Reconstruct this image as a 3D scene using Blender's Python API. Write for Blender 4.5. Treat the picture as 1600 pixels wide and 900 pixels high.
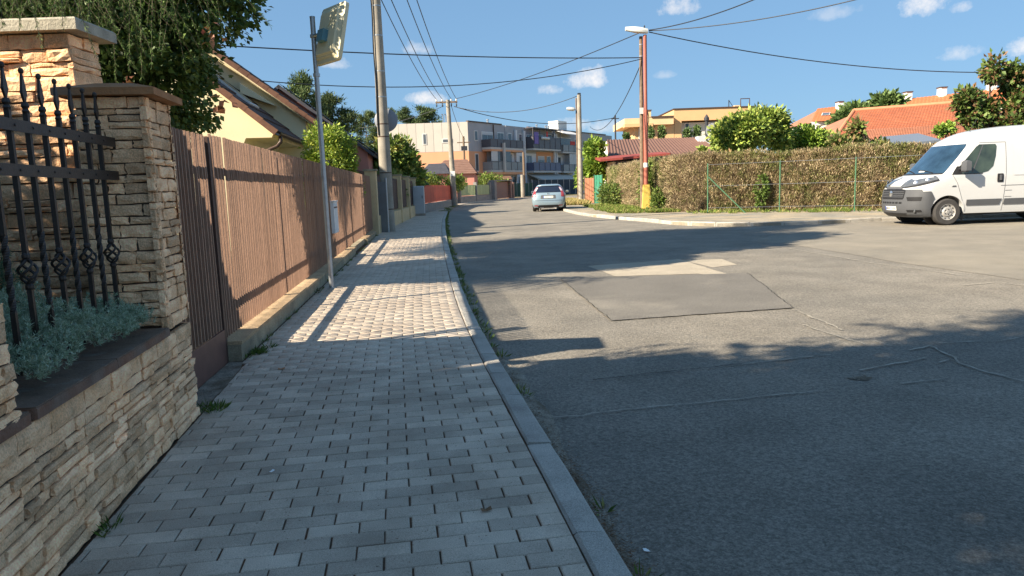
import bpy, bmesh, math, random
import numpy as np
from mathutils import Vector, Matrix

# ---------------------------------------------------------------- scene, camera, sky, sun
scene = bpy.context.scene
for o in list(bpy.data.objects):
    bpy.data.objects.remove(o, do_unlink=True)
COL = scene.collection
R = math.radians

CAM_F, CAM_PITCH, CAM_ROLL, CAM_H = 1120.0, 0.139, -0.034, 1.3     # focal in pixels of a 1600 wide frame
def _axes():
    f = np.array([0, math.cos(CAM_PITCH), -math.sin(CAM_PITCH)])
    u = np.array([0, math.sin(CAM_PITCH), math.cos(CAM_PITCH)])
    x = np.array([1.0, 0, 0]); c, s = math.cos(CAM_ROLL), math.sin(CAM_ROLL)
    return x*c + u*s, u*c - x*s, f
AX, AU, AF = _axes()
EYE = np.array([0, 0, CAM_H])
def ray(px, py): return (px-800)/CAM_F*AX - (py-450)/CAM_F*AU + AF
def ground(px, py, z=0.0):
    d = ray(px, py); return EYE + d*((z-CAM_H)/d[2])
def at_depth(px, py, Y):
    d = ray(px, py); return EYE + d*(Y/d[1])
def on_plane(px, py, p0, n):
    d = ray(px, py); p0 = np.array(p0, float); n = np.array(n, float)
    return EYE + d*(((p0-EYE) @ n)/(d @ n))

cam_d = bpy.data.cameras.new('camera'); cam = bpy.data.objects.new('camera', cam_d); COL.objects.link(cam)
cam_d.sensor_fit = 'HORIZONTAL'; cam_d.sensor_width = 36.0; cam_d.lens = CAM_F/1600*36
cam_d.clip_start = 0.05; cam_d.clip_end = 3000
M4 = Matrix.Identity(4)
for k in range(3):
    M4[k][0] = AX[k]; M4[k][1] = AU[k]; M4[k][2] = -AF[k]; M4[k][3] = EYE[k]
cam.matrix_world = M4
scene.camera = cam

SUN_EL = R(33.6)
SUN_DIR = np.array([-1.0, -0.52, 0]); SUN_DIR /= np.linalg.norm(SUN_DIR)      # horizontal, towards the sun
SUN_VEC = np.array([SUN_DIR[0]*math.cos(SUN_EL), SUN_DIR[1]*math.cos(SUN_EL), math.sin(SUN_EL)])
sun_d = bpy.data.lights.new('sun', 'SUN'); sun = bpy.data.objects.new('sun', sun_d); COL.objects.link(sun)
sun_d.energy = 4.5; sun_d.angle = R(0.53); sun_d.color = (1.0, 0.88, 0.70)
sun.rotation_euler = Vector(SUN_VEC).to_track_quat('Z', 'Y').to_euler()
sun.location = (-20, -10, 30)

world = bpy.data.worlds.new('World'); scene.world = world; world.use_nodes = True
wn, wl = world.node_tree.nodes, world.node_tree.links
wn.clear()
w_out = wn.new('ShaderNodeOutputWorld'); w_bg = wn.new('ShaderNodeBackground'); sky = wn.new('ShaderNodeTexSky')
sky.sky_type = 'NISHITA'; sky.sun_disc = False; sky.sun_elevation = SUN_EL
sky.sun_rotation = math.atan2(SUN_VEC[0], SUN_VEC[1]); sky.altitude = 400; sky.air_density = 1.0; sky.dust_density = 0.5; sky.ozone_density = 3.0
w_bg.inputs['Strength'].default_value = 0.15
def wmath(op, a, b=None, c=None):
    n = wn.new('ShaderNodeMath'); n.operation = op
    for i, v in enumerate((a, b, c)):
        if v is None: continue
        if isinstance(v, (int, float)): n.inputs[i].default_value = v
        else: wl.new(v, n.inputs[i])
    return n.outputs[0]
tc = wn.new('ShaderNodeTexCoord')
cn = wn.new('ShaderNodeTexNoise'); cn.inputs['Scale'].default_value = 26; cn.inputs['Detail'].default_value = 9; cn.inputs['Roughness'].default_value = 0.68
wl.new(tc.outputs['Generated'], cn.inputs['Vector'])
cnf = cn.outputs['Fac']
acc = None
#          px    py   half-w half-h density
CLOUDS = [(1066, 10, 34, 22, .75), (1440, 14, 48, 24, .85), (1498, 14, 22, 13, .6), (1508, 84, 46, 16, .5), (1598, 76, 34, 24, .8), (920, 126, 42, 20, .85),
          (852, 142, 28, 13, .7), (655, 76, 28, 15, .55), (668, 156, 34, 13, .8), (520, 98, 36, 15, .5), (1303, 22, 44, 14, .28), (888, 196, 38, 15, .7), (950, 200, 34, 16, .55), (1040, 118, 18, 8, .3),
          (-220, 60, 60, 26, .7), (1850, 20, 60, 26, .8), (2100, 150, 70, 24, .7), (-700, 120, 70, 24, .7), (300, -420, 70, 34, .6), (1100, -520, 60, 34, .7)]
for px, py, hw, hh, den in CLOUDS:
    c = ray(px, py); ln = np.linalg.norm(c); c = c/ln
    e1 = ray(px+hw, py); e1 = e1/np.linalg.norm(e1) - c
    e2 = ray(px, py-hh); e2 = e2/np.linalg.norm(e2) - c
    sb = wn.new('ShaderNodeVectorMath'); sb.operation = 'SUBTRACT'; wl.new(tc.outputs['Generated'], sb.inputs[0]); sb.inputs[1].default_value = c
    ds = []
    for e in (e1, e2):
        dt = wn.new('ShaderNodeVectorMath'); dt.operation = 'DOT_PRODUCT'; wl.new(sb.outputs[0], dt.inputs[0]); dt.inputs[1].default_value = e/(e @ e)
        ds.append(dt.outputs['Value'])
    q = wmath('MULTIPLY', ds[1], wmath('ADD', 1.0, wmath('MULTIPLY', wmath('LESS_THAN', ds[1], 0.0), 0.6)))
    rr = wmath('ADD', wmath('MULTIPLY', ds[0], ds[0]), wmath('MULTIPLY', q, q))
    v = wmath('SUBTRACT', wmath('ADD', 1.0, wmath('MULTIPLY', wmath('SUBTRACT', cnf, 0.52), 5.0)), rr)
    v = wmath('MULTIPLY', wmath('MINIMUM', wmath('MAXIMUM', wmath('MULTIPLY', v, 0.7), 0.0), 1.0), den)
    acc = v if acc is None else wmath('MAXIMUM', acc, v)
w_mix = wn.new('ShaderNodeMixRGB'); w_mix.inputs[2].default_value = (2.6, 2.5, 2.45, 1)
wl.new(acc, w_mix.inputs[0]); w_tint = wn.new('ShaderNodeMixRGB'); w_tint.blend_type = 'MULTIPLY'; w_tint.inputs[0].default_value = 1.0; w_tint.inputs[2].default_value = (0.46, 0.72, 0.99, 1)
w_gam = wn.new('ShaderNodeGamma'); w_gam.inputs[1].default_value = 0.36
wl.new(sky.outputs[0], w_gam.inputs[0]); wl.new(w_gam.outputs[0], w_tint.inputs[1]); wl.new(w_tint.outputs[0], w_mix.inputs[1])
wl.new(w_mix.outputs[0], w_bg.inputs['Color']); wl.new(w_bg.outputs[0], w_out.inputs[0])

scene.render.engine = 'CYCLES'
scene.cycles.max_bounces = 6; scene.cycles.transparent_max_bounces = 8; scene.cycles.caustics_reflective = False; scene.cycles.caustics_refractive = False
vs = scene.view_settings
vs.view_transform = 'Standard'; vs.look = 'None'; vs.gamma = 1.0; vs.use_curve_mapping = False; vs.exposure = 1.47

# ---------------------------------------------------------------- helpers
def rng(s): return random.Random(s)
_mats = {}
def mat(name, col, rough=0.8, spec=0.3, metal=0.0, var=0.12, scale=6.0, col2=None, mix_scale=None, mix_lo=0.4, mix_hi=0.6, bump=0.0, bump_scale=60.0,
        speck=0.0, speck_scale=300.0, rnd=0.0, chips=0.0, chip_scale=140.0, attr=False, trans=0.0, coat=0.0, alpha=None, emission=None):
    """one procedural material: base colour, large scale variation, optional second colour in patches, specks, bump, per object variation"""
    if name in _mats: return _mats[name]
    m = bpy.data.materials.new(name); m.use_nodes = True; nt = m.node_tree; N, L = nt.nodes, nt.links
    b = N['Principled BSDF']; out = N['Material Output']
    b.inputs['Roughness'].default_value = rough; b.inputs['Metallic'].default_value = metal
    b.inputs['Specular IOR Level'].default_value = spec
    if coat: b.inputs['Coat Weight'].default_value = coat; b.inputs['Coat Roughness'].default_value = 0.06
    geo = N.new('ShaderNodeNewGeometry'); pos = geo.outputs['Position']
    def noise(sc, det=4.0, ro=0.55):
        n = N.new('ShaderNodeTexNoise'); n.inputs['Scale'].default_value = sc; n.inputs['Detail'].default_value = det; n.inputs['Roughness'].default_value = ro
        L.new(pos, n.inputs['Vector']); return n.outputs['Fac']
    def ramp(f, a, c, lo, hi):
        r = N.new('ShaderNodeMapRange'); L.new(f, r.inputs[0]); r.inputs[1].default_value = a; r.inputs[2].default_value = c; r.inputs[3].default_value = lo; r.inputs[4].default_value = hi
        return r.outputs[0]
    def mixc(f, a, c):
        x = N.new('ShaderNodeMixRGB')
        if isinstance(f, (int, float)): x.inputs[0].default_value = f
        else: L.new(f, x.inputs[0])
        for i, v in ((1, a), (2, c)):
            if isinstance(v, tuple): x.inputs[i].default_value = (*v, 1)
            else: L.new(v, x.inputs[i])
        return x.outputs[0]
    def scalec(c, f):
        x = N.new('ShaderNodeVectorMath'); x.operation = 'SCALE'
        if isinstance(c, tuple): x.inputs[0].default_value = c
        else: L.new(c, x.inputs[0])
        L.new(f, x.inputs['Scale']); return x.outputs[0]
    c = col
    if attr:
        a = N.new('ShaderNodeAttribute'); a.attribute_name = 'tint'; c = a.outputs['Color']
    if col2 is not None:
        c = mixc(ramp(noise(mix_scale or scale*0.5), mix_lo, mix_hi, 0, 1), c, col2)
    if rnd:
        oi = N.new('ShaderNodeObjectInfo'); c = scalec(c, ramp(oi.outputs['Random'], 0, 1, 1-rnd, 1+rnd))
    if var: c = scalec(c, ramp(noise(scale), 0.25, 0.75, 1-var, 1+var))
    if speck: c = scalec(c, ramp(noise(speck_scale, 2.0, 0.7), 0.3, 0.7, 1-speck, 1+speck))
    if chips:
        vo = N.new('ShaderNodeTexVoronoi'); vo.inputs['Scale'].default_value = chip_scale; L.new(pos, vo.inputs['Vector']); sp_ = N.new('ShaderNodeSeparateColor'); L.new(vo.outputs['Color'], sp_.inputs[0])
        c = scalec(c, ramp(sp_.outputs[0], 0, 1, 1-chips, 1+chips))
    if isinstance(c, tuple): b.inputs['Base Color'].default_value = (*c, 1)
    else: L.new(c, b.inputs['Base Color'])
    if bump:
        bp = N.new('ShaderNodeBump'); bp.inputs['Strength'].default_value = min(1.0, bump); bp.inputs['Distance'].default_value = 0.02
        L.new(noise(bump_scale, 6.0, 0.65), bp.inputs['Height']); L.new(bp.outputs[0], b.inputs['Normal'])
    if trans:
        t = N.new('ShaderNodeBsdfTranslucent'); mx = N.new('ShaderNodeMixShader'); mx.inputs[0].default_value = trans
        if isinstance(c, tuple): t.inputs[0].default_value = (*c, 1)
        else: L.new(c, t.inputs[0])
        L.new(b.outputs[0], mx.inputs[1]); L.new(t.outputs[0], mx.inputs[2]); L.new(mx.outputs[0], out.inputs[0])
    if alpha is not None: b.inputs['Alpha'].default_value = alpha
    _mats[name] = m
    return m

def tag(o, label=None, cat=None, group=None, kind=None):
    if label: o['label'] = label
    if cat: o['category'] = cat
    if group: o['group'] = group
    if kind: o['kind'] = kind
    return o
def empty(name, loc=(0, 0, 0), rz=0.0, label=None, cat=None, group=None):
    o = bpy.data.objects.new(name, None); COL.objects.link(o); o.location = loc; o.rotation_euler = (0, 0, rz); o.empty_display_size = 0.2
    return tag(o, label, cat, group)
def link(name, me, parent=None, m=None):
    o = bpy.data.objects.new(name, me); COL.objects.link(o)
    if m is not None and not me.materials: me.materials.append(m)
    if parent is not None: o.parent = parent
    return o
class MB:
    """collects simple shapes and links them as one mesh object"""
    def __init__(s): s.v = []; s.f = []
    def add(s, vs, fs):
        k = len(s.v); s.v += [tuple(map(float, p)) for p in vs]; s.f += [tuple(i+k for i in f) for f in fs]; return s
    def box(s, a, b, M=None):
        x0, y0, z0 = a; x1, y1, z1 = b
        vs = [(x0,y0,z0),(x1,y0,z0),(x1,y1,z0),(x0,y1,z0),(x0,y0,z1),(x1,y0,z1),(x1,y1,z1),(x0,y1,z1)]
        if M is not None: vs = [M @ Vector(p) for p in vs]
        return s.add(vs, [(0,3,2,1),(4,5,6,7),(0,1,5,4),(1,2,6,5),(2,3,7,6),(3,0,4,7)])
    def cbox(s, a, b, c=0.01, M=None):
        """box with its top edges chamfered"""
        x0, y0, z0 = a; x1, y1, z1 = b
        vs = [(x0,y0,z0),(x1,y0,z0),(x1,y1,z0),(x0,y1,z0),(x0,y0,z1-c),(x1,y0,z1-c),(x1,y1,z1-c),(x0,y1,z1-c),(x0+c,y0+c,z1),(x1-c,y0+c,z1),(x1-c,y1-c,z1),(x0+c,y1-c,z1)]
        if M is not None: vs = [M @ Vector(p) for p in vs]
        fs = [(0,3,2,1),(8,9,10,11)] + [(i,(i+1)%4,4+(i+1)%4,4+i) for i in range(4)] + [(4+i,4+(i+1)%4,8+(i+1)%4,8+i) for i in range(4)]
        return s.add(vs, fs)
    def tube(s, pts, rad, n=8, caps=True):
        pts = [Vector(p) for p in pts]; rs = rad if isinstance(rad, (list, tuple)) else [rad]*len(pts)
        rings = []; up = None
        for i, p in enumerate(pts):
            t = (pts[min(i+1, len(pts)-1)] - pts[max(i-1, 0)]).normalized()
            if up is None: up = Vector((1, 0, 0)) if abs(t.x) < 0.8 else Vector((0, 1, 0))
            a = (up - t*up.dot(t)).normalized(); bb = t.cross(a); up = a
            rings.append([p + (a*math.cos(2*math.pi*k/n) + bb*math.sin(2*math.pi*k/n))*rs[i] for k in range(n)])
        vs = [q for r_ in rings for q in r_]; fs = []
        for i in range(len(pts)-1):
            for k in range(n): fs.append((i*n+k, i*n+(k+1)%n, (i+1)*n+(k+1)%n, (i+1)*n+k))
        if caps: fs += [tuple(range(n-1, -1, -1)), tuple((len(pts)-1)*n+k for k in range(n))]
        return s.add(vs, fs)
    def lathe(s, prof, n=16, M=None, caps=True):
        """prof: (radius, z) pairs, bottom to top"""
        vs = []; fs = []
        for r_, z in prof:
            for k in range(n):
                p = Vector((r_*math.cos(2*math.pi*k/n), r_*math.sin(2*math.pi*k/n), z)); vs.append(M @ p if M is not None else p)
        for i in range(len(prof)-1):
            for k in range(n): fs.append((i*n+k, i*n+(k+1)%n, (i+1)*n+(k+1)%n, (i+1)*n+k))
        if caps: fs += [tuple(range(n-1, -1, -1)), tuple((len(prof)-1)*n+k for k in range(n))]
        return s.add(vs, fs)
    def prism(s, poly, z0, z1):
        n = len(poly); vs = [(x, y, z0) for x, y in poly] + [(x, y, z1) for x, y in poly]
        return s.add(vs, [tuple(range(n-1, -1, -1)), tuple(range(n, 2*n))] + [(i, (i+1)%n, n+(i+1)%n, n+i) for i in range(n)])
    def grid(s, P):
        """P: rows of points"""
        h, w = len(P), len(P[0]); vs = [p for r_ in P for p in r_]
        return s.add(vs, [(i*w+j, i*w+j+1, (i+1)*w+j+1, (i+1)*w+j) for i in range(h-1) for j in range(w-1)])
    def mesh(s, name):
        me = bpy.data.meshes.new(name); me.from_pydata(s.v, [], s.f); me.update(); return me
    def build(s, name, m, parent=None, smooth=False, recalc=True):
        me = s.mesh(name)
        if recalc:
            bm = bmesh.new(); bm.from_mesh(me); bmesh.ops.recalc_face_normals(bm, faces=bm.faces[:]); bm.to_mesh(me); bm.free()
        if smooth is True: me.polygons.foreach_set('use_smooth', [True]*len(me.polygons))
        elif smooth:                                                     # smooth below this angle
            me.polygons.foreach_set('use_smooth', [True]*len(me.polygons)); me.set_sharp_from_angle(angle=smooth)
        return link(name, me, parent, m)

def npmesh(name, V, F, m, parent=None, tint=None, smooth=False):
    """V (n,3), F (k,3|4) arrays; tint (k,3) colour of each face"""
    V = np.asarray(V, np.float32); F = np.asarray(F, np.int32); k, w = F.shape
    me = bpy.data.meshes.new(name); me.vertices.add(len(V)); me.vertices.foreach_set('co', V.ravel())
    me.loops.add(k*w); me.loops.foreach_set('vertex_index', F.ravel()); me.polygons.add(k)
    me.polygons.foreach_set('loop_start', np.arange(0, k*w, w, dtype=np.int32)); me.polygons.foreach_set('loop_total', np.full(k, w, np.int32))
    if smooth: me.polygons.foreach_set('use_smooth', np.ones(k, bool))
    me.update(calc_edges=True)
    if tint is not None:
        a = me.attributes.new('tint', 'FLOAT_COLOR', 'FACE'); c = np.ones((k, 4), np.float32); c[:, :3] = tint; a.data.foreach_set('color', c.ravel())
    return link(name, me, parent, m)

def unit(a): return a/np.maximum(1e-9, np.linalg.norm(a, axis=-1, keepdims=True))
def leaves(rs, C, D, size, width=0.55, fold=0.25):
    """leaf blades at centres C growing along D: 4-vert diamonds folded along the midrib -> V, F (tris)"""
    n = len(C); D = unit(D); side = unit(np.cross(D, rs.normal(size=(n, 3)))); nrm = np.cross(side, D)
    L = size*(0.6 + 0.8*rs.random((n, 1))); W = L*width*0.5
    a = C; tip = C + D*L; l = C + D*L*0.45 + side*W + nrm*L*fold*0.4; r_ = C + D*L*0.45 - side*W + nrm*L*fold*0.4
    V = np.stack([a, l, tip, r_], 1).reshape(-1, 3); b = np.arange(n)[:, None]*4
    F = np.concatenate([b+np.array([[0, 1, 2]]), b+np.array([[0, 2, 3]])], 1).reshape(-1, 3)
    return V, F
def tints(rs, n, cols, var=0.25, per=2):
    cols = np.array(cols); c = cols[rs.integers(0, len(cols), n)]*(1 + var*(rs.random((n, 1))*2-1))
    return np.repeat(c, per, 0)
def crown(name, parent, seed, blobs, n_clump, per, size, cols, m, clump_r=0.35, width=0.6, droop=0.0, shell=0.55, flat=1.0):
    """leafy crown: clumps spread through ellipsoids (cx,cy,cz,rx,ry,rz), more near their surface; each clump a puff of leaves"""
    rs = np.random.default_rng(seed); B = np.array(blobs, float)
    vol = (B[:, 3]*B[:, 4]*B[:, 5])**0.75; pick = rs.choice(len(B), n_clump, p=vol/vol.sum())
    d = unit(rs.normal(size=(n_clump, 3))); rad = (shell + (1-shell)*rs.random((n_clump, 1))**0.6)*(0.86 + 0.28*rs.random((n_clump, 1)))
    cc = B[pick, :3] + d*rad*B[pick, 3:]
    csz = clump_r*(0.6 + 0.8*rs.random((n_clump, 1))); ctone = 0.75 + 0.5*rs.random((n_clump, 1))
    C = np.repeat(cc, per, 0); out = np.repeat(d, per, 0)
    off = unit(rs.normal(size=C.shape))*(rs.random((len(C), 1))**0.45)*np.repeat(csz, per, 0); off[:, 2] *= flat
    P = C + off; D = unit(off)*0.7 + out*0.6 + rs.normal(size=C.shape)*0.45; D[:, 2] -= droop
    V, F = leaves(rs, P, D, size, width)
    t = tints(rs, len(P), cols)*np.repeat(np.repeat(ctone, per, 0), 2, 0)
    return npmesh(name, V, F, m, parent, t)
def limbs(parent, m, base, top, r0, n, spread, seed, name='trunk', r1=None, lo=0.35):
    """tapered trunk with side limbs in one mesh"""
    r_ = rng(seed); mb = MB(); base = Vector(base); top = Vector(top)
    pts = [base.lerp(top, k/6) + Vector((r_.uniform(-.03, .03), r_.uniform(-.03, .03), 0))*(k > 0)*(top-base).length*0.3 for k in range(7)]
    mb.tube(pts, [r0*(1-0.85*k/6) for k in range(7)], 8)
    for k in range(n):
        t = r_.uniform(lo, 0.92); p = base.lerp(top, t); a = r_.uniform(0, 2*math.pi); ln = spread*(1.1-t)*r_.uniform(.6, 1.1) + 0.15
        q = p + Vector((math.cos(a)*ln, math.sin(a)*ln, ln*r_.uniform(.25, .8))); mid = p.lerp(q, .5) + Vector((0, 0, ln*.06))
        mb.tube([p, mid, q], [r0*(1-.8*t)*.5, r0*(1-.8*t)*.35, r0*.06], 5)
    return mb.build(name, m, parent, smooth=True)
# ---------------------------------------------------------------- materials of the setting
M_GROUND = mat('earth_and_grass', (0.13, 0.13, 0.055), 0.95, 0.1, var=0.3, scale=0.8, col2=(0.24, 0.19, 0.11), mix_scale=0.35, bump=0.5, bump_scale=20)
M_ASPH = mat('old_asphalt', (0.252, 0.224, 0.182), 0.82, 0.28, var=0.22, scale=1.3, col2=(0.195, 0.178, 0.15), mix_scale=0.4, mix_lo=0.35, mix_hi=0.7, speck=0.35, speck_scale=45, chips=0.27, chip_scale=165, bump=0.8, bump_scale=90)
M_ASPH_D = mat('dark_asphalt_patch', (0.165, 0.151, 0.13), 0.8, 0.3, var=0.14, scale=1.6, col2=(0.25, 0.226, 0.187), mix_scale=0.7, mix_lo=0.52, mix_hi=0.72, speck=0.25, speck_scale=60, chips=0.2, chip_scale=170, bump=0.5, bump_scale=110)
M_ASPH_L = mat('pale_worn_asphalt', (0.27, 0.238, 0.188), 0.85, 0.25, var=0.14, scale=1.4, col2=(0.235, 0.21, 0.17), mix_scale=0.6, speck=0.4, speck_scale=110, bump=0.6, bump_scale=80)
M_PATCH_L = mat('pale_repair_asphalt', (0.40, 0.345, 0.265), 0.85, 0.25, var=0.12, scale=2, speck=0.4, speck_scale=110, bump=0.6, bump_scale=80)
M_DIRT = mat('gutter_dirt', (0.19, 0.155, 0.115), 0.95, 0.1, var=0.35, scale=9, col2=(0.30, 0.27, 0.22), mix_scale=4, speck=0.5, speck_scale=140, bump=0.9, bump_scale=60)
M_CRACK = mat('pale_crack_dust', (0.37, 0.335, 0.275), 0.95, 0.1, var=0.35, scale=12)
M_CRACKD = mat('open_crack', (0.035, 0.034, 0.032), 0.95, 0.1, var=0.2, scale=12)
M_PAVER = mat('grey_concrete_paver', (0.55, 0.465, 0.37), 0.85, 0.25, var=0.13, scale=5, rnd=0.17, speck=0.32, speck_scale=260, bump=0.45, bump_scale=240, col2=(0.44, 0.365, 0.285), mix_scale=2.2)
M_PAVERF = mat('grey_concrete_paver_far', (0.55, 0.465, 0.37), 0.85, 0.25, var=0.2, scale=7, speck=0.2, speck_scale=60, col2=(0.46, 0.38, 0.30), mix_scale=1.2)
M_SAND = mat('joint_sand', (0.12, 0.088, 0.062), 0.97, 0.05, var=0.4, scale=14, col2=(0.17, 0.095, 0.06), mix_scale=6, bump=0.8, bump_scale=150)
M_KERB = mat('kerb_concrete', (0.44, 0.41, 0.36), 0.85, 0.25, var=0.16, scale=4, speck=0.35, speck_scale=220, rnd=0.07, bump=0.6, bump_scale=150, col2=(0.34, 0.31, 0.27), mix_scale=3, mix_lo=.5, mix_hi=.7)
M_VERGE = mat('sandy_verge', (0.36, 0.30, 0.215), 0.95, 0.1, var=0.25, scale=1.6, col2=(0.25, 0.235, 0.20), mix_scale=0.7, speck=0.3, speck_scale=40, bump=0.6, bump_scale=25)

# ---------------------------------------------------------------- street lines
_ky = [-8, 0, 2.5, 3.5, 4.5, 5.5, 6.57, 8.74, 11, 13.36, 18.5, 24, 32.65, 44.3, 52, 58, 64, 72, 80, 88, 95, 102]
_kx = [1.95, .72, .34, .185, .02, -.13, -.30, -.58, -.83, -1.09, -1.62, -2.15, -2.92, -3.77, -4.2, -4.35, -4.15, -3.2, -1.4, 1.2, 4.8, 10]
_yy = np.arange(-8, 102, 0.25); _xx = np.interp(_yy, _ky, _kx)
_k = np.exp(-0.5*(np.arange(-8, 9)/3.0)**2); _k /= _k.sum()
_xx[8:-8] = np.convolve(_xx, _k, 'valid')
def kerb_x(y): return float(np.interp(y, _yy, _xx))              # road side edge of the left kerb
def wall_x(y): return -1.62 - 0.157*(y-2.38)                     # street face of the low stone wall
def fence_x(y): return -2.3 - 0.117*(y-5.6)                      # middle of the picket fence
def left_x(y):                                                   # left edge of the paving
    if y < 5.55: return wall_x(y) - 0.012
    return fence_x(y) + 0.135
Z_ROAD = -0.06

g = MB().add([(-900, -500, -0.10), (900, -500, -0.10), (900, 2200, -0.10), (-900, 2200, -0.10)], [(0, 1, 2, 3)]).build('ground', M_GROUND)
tag(g, kind='structure')
RK = [(60, 20.2), (30, 20.9), (20, 21.15), (11.2, 21.3), (9.4, 21.0), (7.6, 21.0), (6.6, 21.2), (5.9, 21.8), (5.3, 23.0), (4.75, 25.8), (4.1, 28.2), (3.6, 30.6), (3.2, 34), (3.0, 38), (2.85, 46), (3.4, 56), (5.2, 66), (9, 76), (16, 85), (34, 96)]
left = [(kerb_x(y), y) for y in np.arange(-8, 101.6, 0.8)]
poly = left + [(34, 106)] + RK[::-1] + [(60, -8)]
road = MB().add([(x, y, Z_ROAD) for x, y in poly], [tuple(range(len(poly)))]).build('road', M_ASPH, recalc=False)
tag(road, kind='structure')
def sheet(name, pts, z, m, parent=None):
    n = len(pts); me = MB().add([(p[0], p[1], z) for p in pts], [tuple(range(n))]).build(name, m, parent, recalc=False)
    if me.data.polygons[0].normal.z < 0: me.data.flip_normals()
    return me
def wob(pts, amp, step, seed):
    r_ = rng(seed); out = []
    for i in range(len(pts)):
        a = np.array(pts[i][:2]); b = np.array(pts[(i+1) % len(pts)][:2]); k = max(1, int(np.linalg.norm(b-a)/step))
        for j in range(k): out.append(a + (b-a)*j/k + np.array([r_.uniform(-amp, amp), r_.uniform(-amp, amp)]))
    return out
gp = lambda pts, z=Z_ROAD: [ground(x, y, z) for x, y in pts]
side = gp([(1172, 378), (1225, 381), (1280, 389), (1400, 410), (1500, 424), (1600, 438)]) + [np.array([30, 8.0, 0]), np.array([58, 6, 0]), np.array([58, 19.9, 0]), np.array([20, 20.9, 0]), np.array([11.2, 21.0, 0]), np.array([8.4, 20.4, 0])]
sheet('pale_surface', wob(side, 0.03, 0.5, 3), Z_ROAD+0.004, M_ASPH_L, road)
sheet('repair_patch', wob(gp([(918, 416), (1062, 405), (1085, 412), (1062, 405), (1128, 405), (1152, 414), (1105, 419), (1165, 437), (1090, 428), (962, 432)][:2] + [(1105, 419), (1165, 437), (1090, 428), (962, 432)]), 0.012, 0.2, 5), Z_ROAD+0.004, M_PATCH_L, road)
sheet('repair_patch', wob(gp([(1068, 407), (1128, 405), (1152, 414), (1112, 418)]), 0.012, 0.2, 6), Z_ROAD+0.004, M_PATCH_L, road)
sheet('repair_patch', wob(gp([(875, 437), (1170, 427), (1240, 482), (955, 502)]), 0.014, 0.08, 7), Z_ROAD+0.008, M_ASPH_D, road)
def crack(pts, w, seed, m=None, z=Z_ROAD+0.013):
    r_ = rng(seed); P = []
    for i in range(len(pts)-1):
        a = np.array(pts[i][:2]); b = np.array(pts[i+1][:2]); k = max(1, int(np.linalg.norm(b-a)/0.07))
        for j in range(k): P.append(a + (b-a)*j/k + np.array([r_.gauss(0, .007), r_.gauss(0, .007)]))
    P.append(np.array(pts[-1][:2])); rows = []
    for i, p in enumerate(P):
        t = P[min(i+1, len(P)-1)] - P[max(0, i-1)]; n = np.array([-t[1], t[0]])/max(1e-6, np.linalg.norm(t)); hw = w*r_.uniform(.25, .95)*.5
        rows.append([(*(p-n*hw), z), (*(p+n*hw), z)])
    return MB().grid(rows).build('crack', m or M_CRACK, road, recalc=True)
zc = lambda L: gp([(1220+x/3.46, 360+y/3.46) for x, y in L])
for i, (L, w) in enumerate([([(70,430),(150,470),(240,500),(330,545)], .022), ([(120,515),(250,560),(460,625)], .02), ([(500,600),(610,635)], .016), ([(690,655),(810,630),(930,690),(970,725),(1120,775),(1315,825),(1420,850)], .026),
        ([(860,615),(1080,605),(1180,605),(1315,580),(1400,570)], .018), ([(430,765),(520,745),(670,720),(780,695)], .022), ([(850,720),(920,705),(970,725)], .018), ([(0,710),(130,690),(270,680)], .02),
        ([(650,835),(780,820),(890,810)], .016), ([(40,100),(330,150),(500,180),(740,210),(960,245)], .03), ([(990,300),(1160,285),(1315,300)], .025)]):
    crack(zc(L), w, 40+i)
crack(gp([(868, 655), (1000, 640), (1150, 626), (1290, 612)]), .016, 71); crack(gp([(925, 596), (1040, 583), (1160, 571)]), .016, 72, M_CRACKD); crack(gp([(1160, 571), (1290, 556)]), .014, 73)
crack(gp([(848, 375), (868, 383)]), .03, 76)
for i, e in enumerate((((877, 437), (955, 501)), ((957, 502), (1239, 482)), ((1168, 427), (1238, 481)))): crack(gp(list(e)), .012, 80+i, M_CRACKD, Z_ROAD+.010)
# broken hole in the tarmac with a loose stone
hc = ground(1345, 592, Z_ROAD)
sheet('pothole', [(hc[0]+math.cos(a)*.075*(1+.3*math.sin(3*a)), hc[1]+math.sin(a)*.05*(1+.2*math.cos(5*a))) for a in np.linspace(0, 6.1, 16)], Z_ROAD+0.005, M_DIRT, road)
r_ = rng(9); mb = MB()
for k in range(14):
    a, q = r_.uniform(0, 6.28), r_.uniform(0, .09); s_ = r_.uniform(.006, .022)
    c = Vector((hc[0]+math.cos(a)*q, hc[1]+math.sin(a)*q*.7, Z_ROAD+.005+s_*.4)); mb.add([c+Vector((r_.uniform(-1,1), r_.uniform(-1,1), r_.uniform(-.5,.8)))*s_ for _ in range(4)] , [(0,1,2),(0,2,3),(0,3,1),(1,3,2)])
o = mb.build('rubble', M_DIRT, road); o['kind'] = 'stuff'

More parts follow.
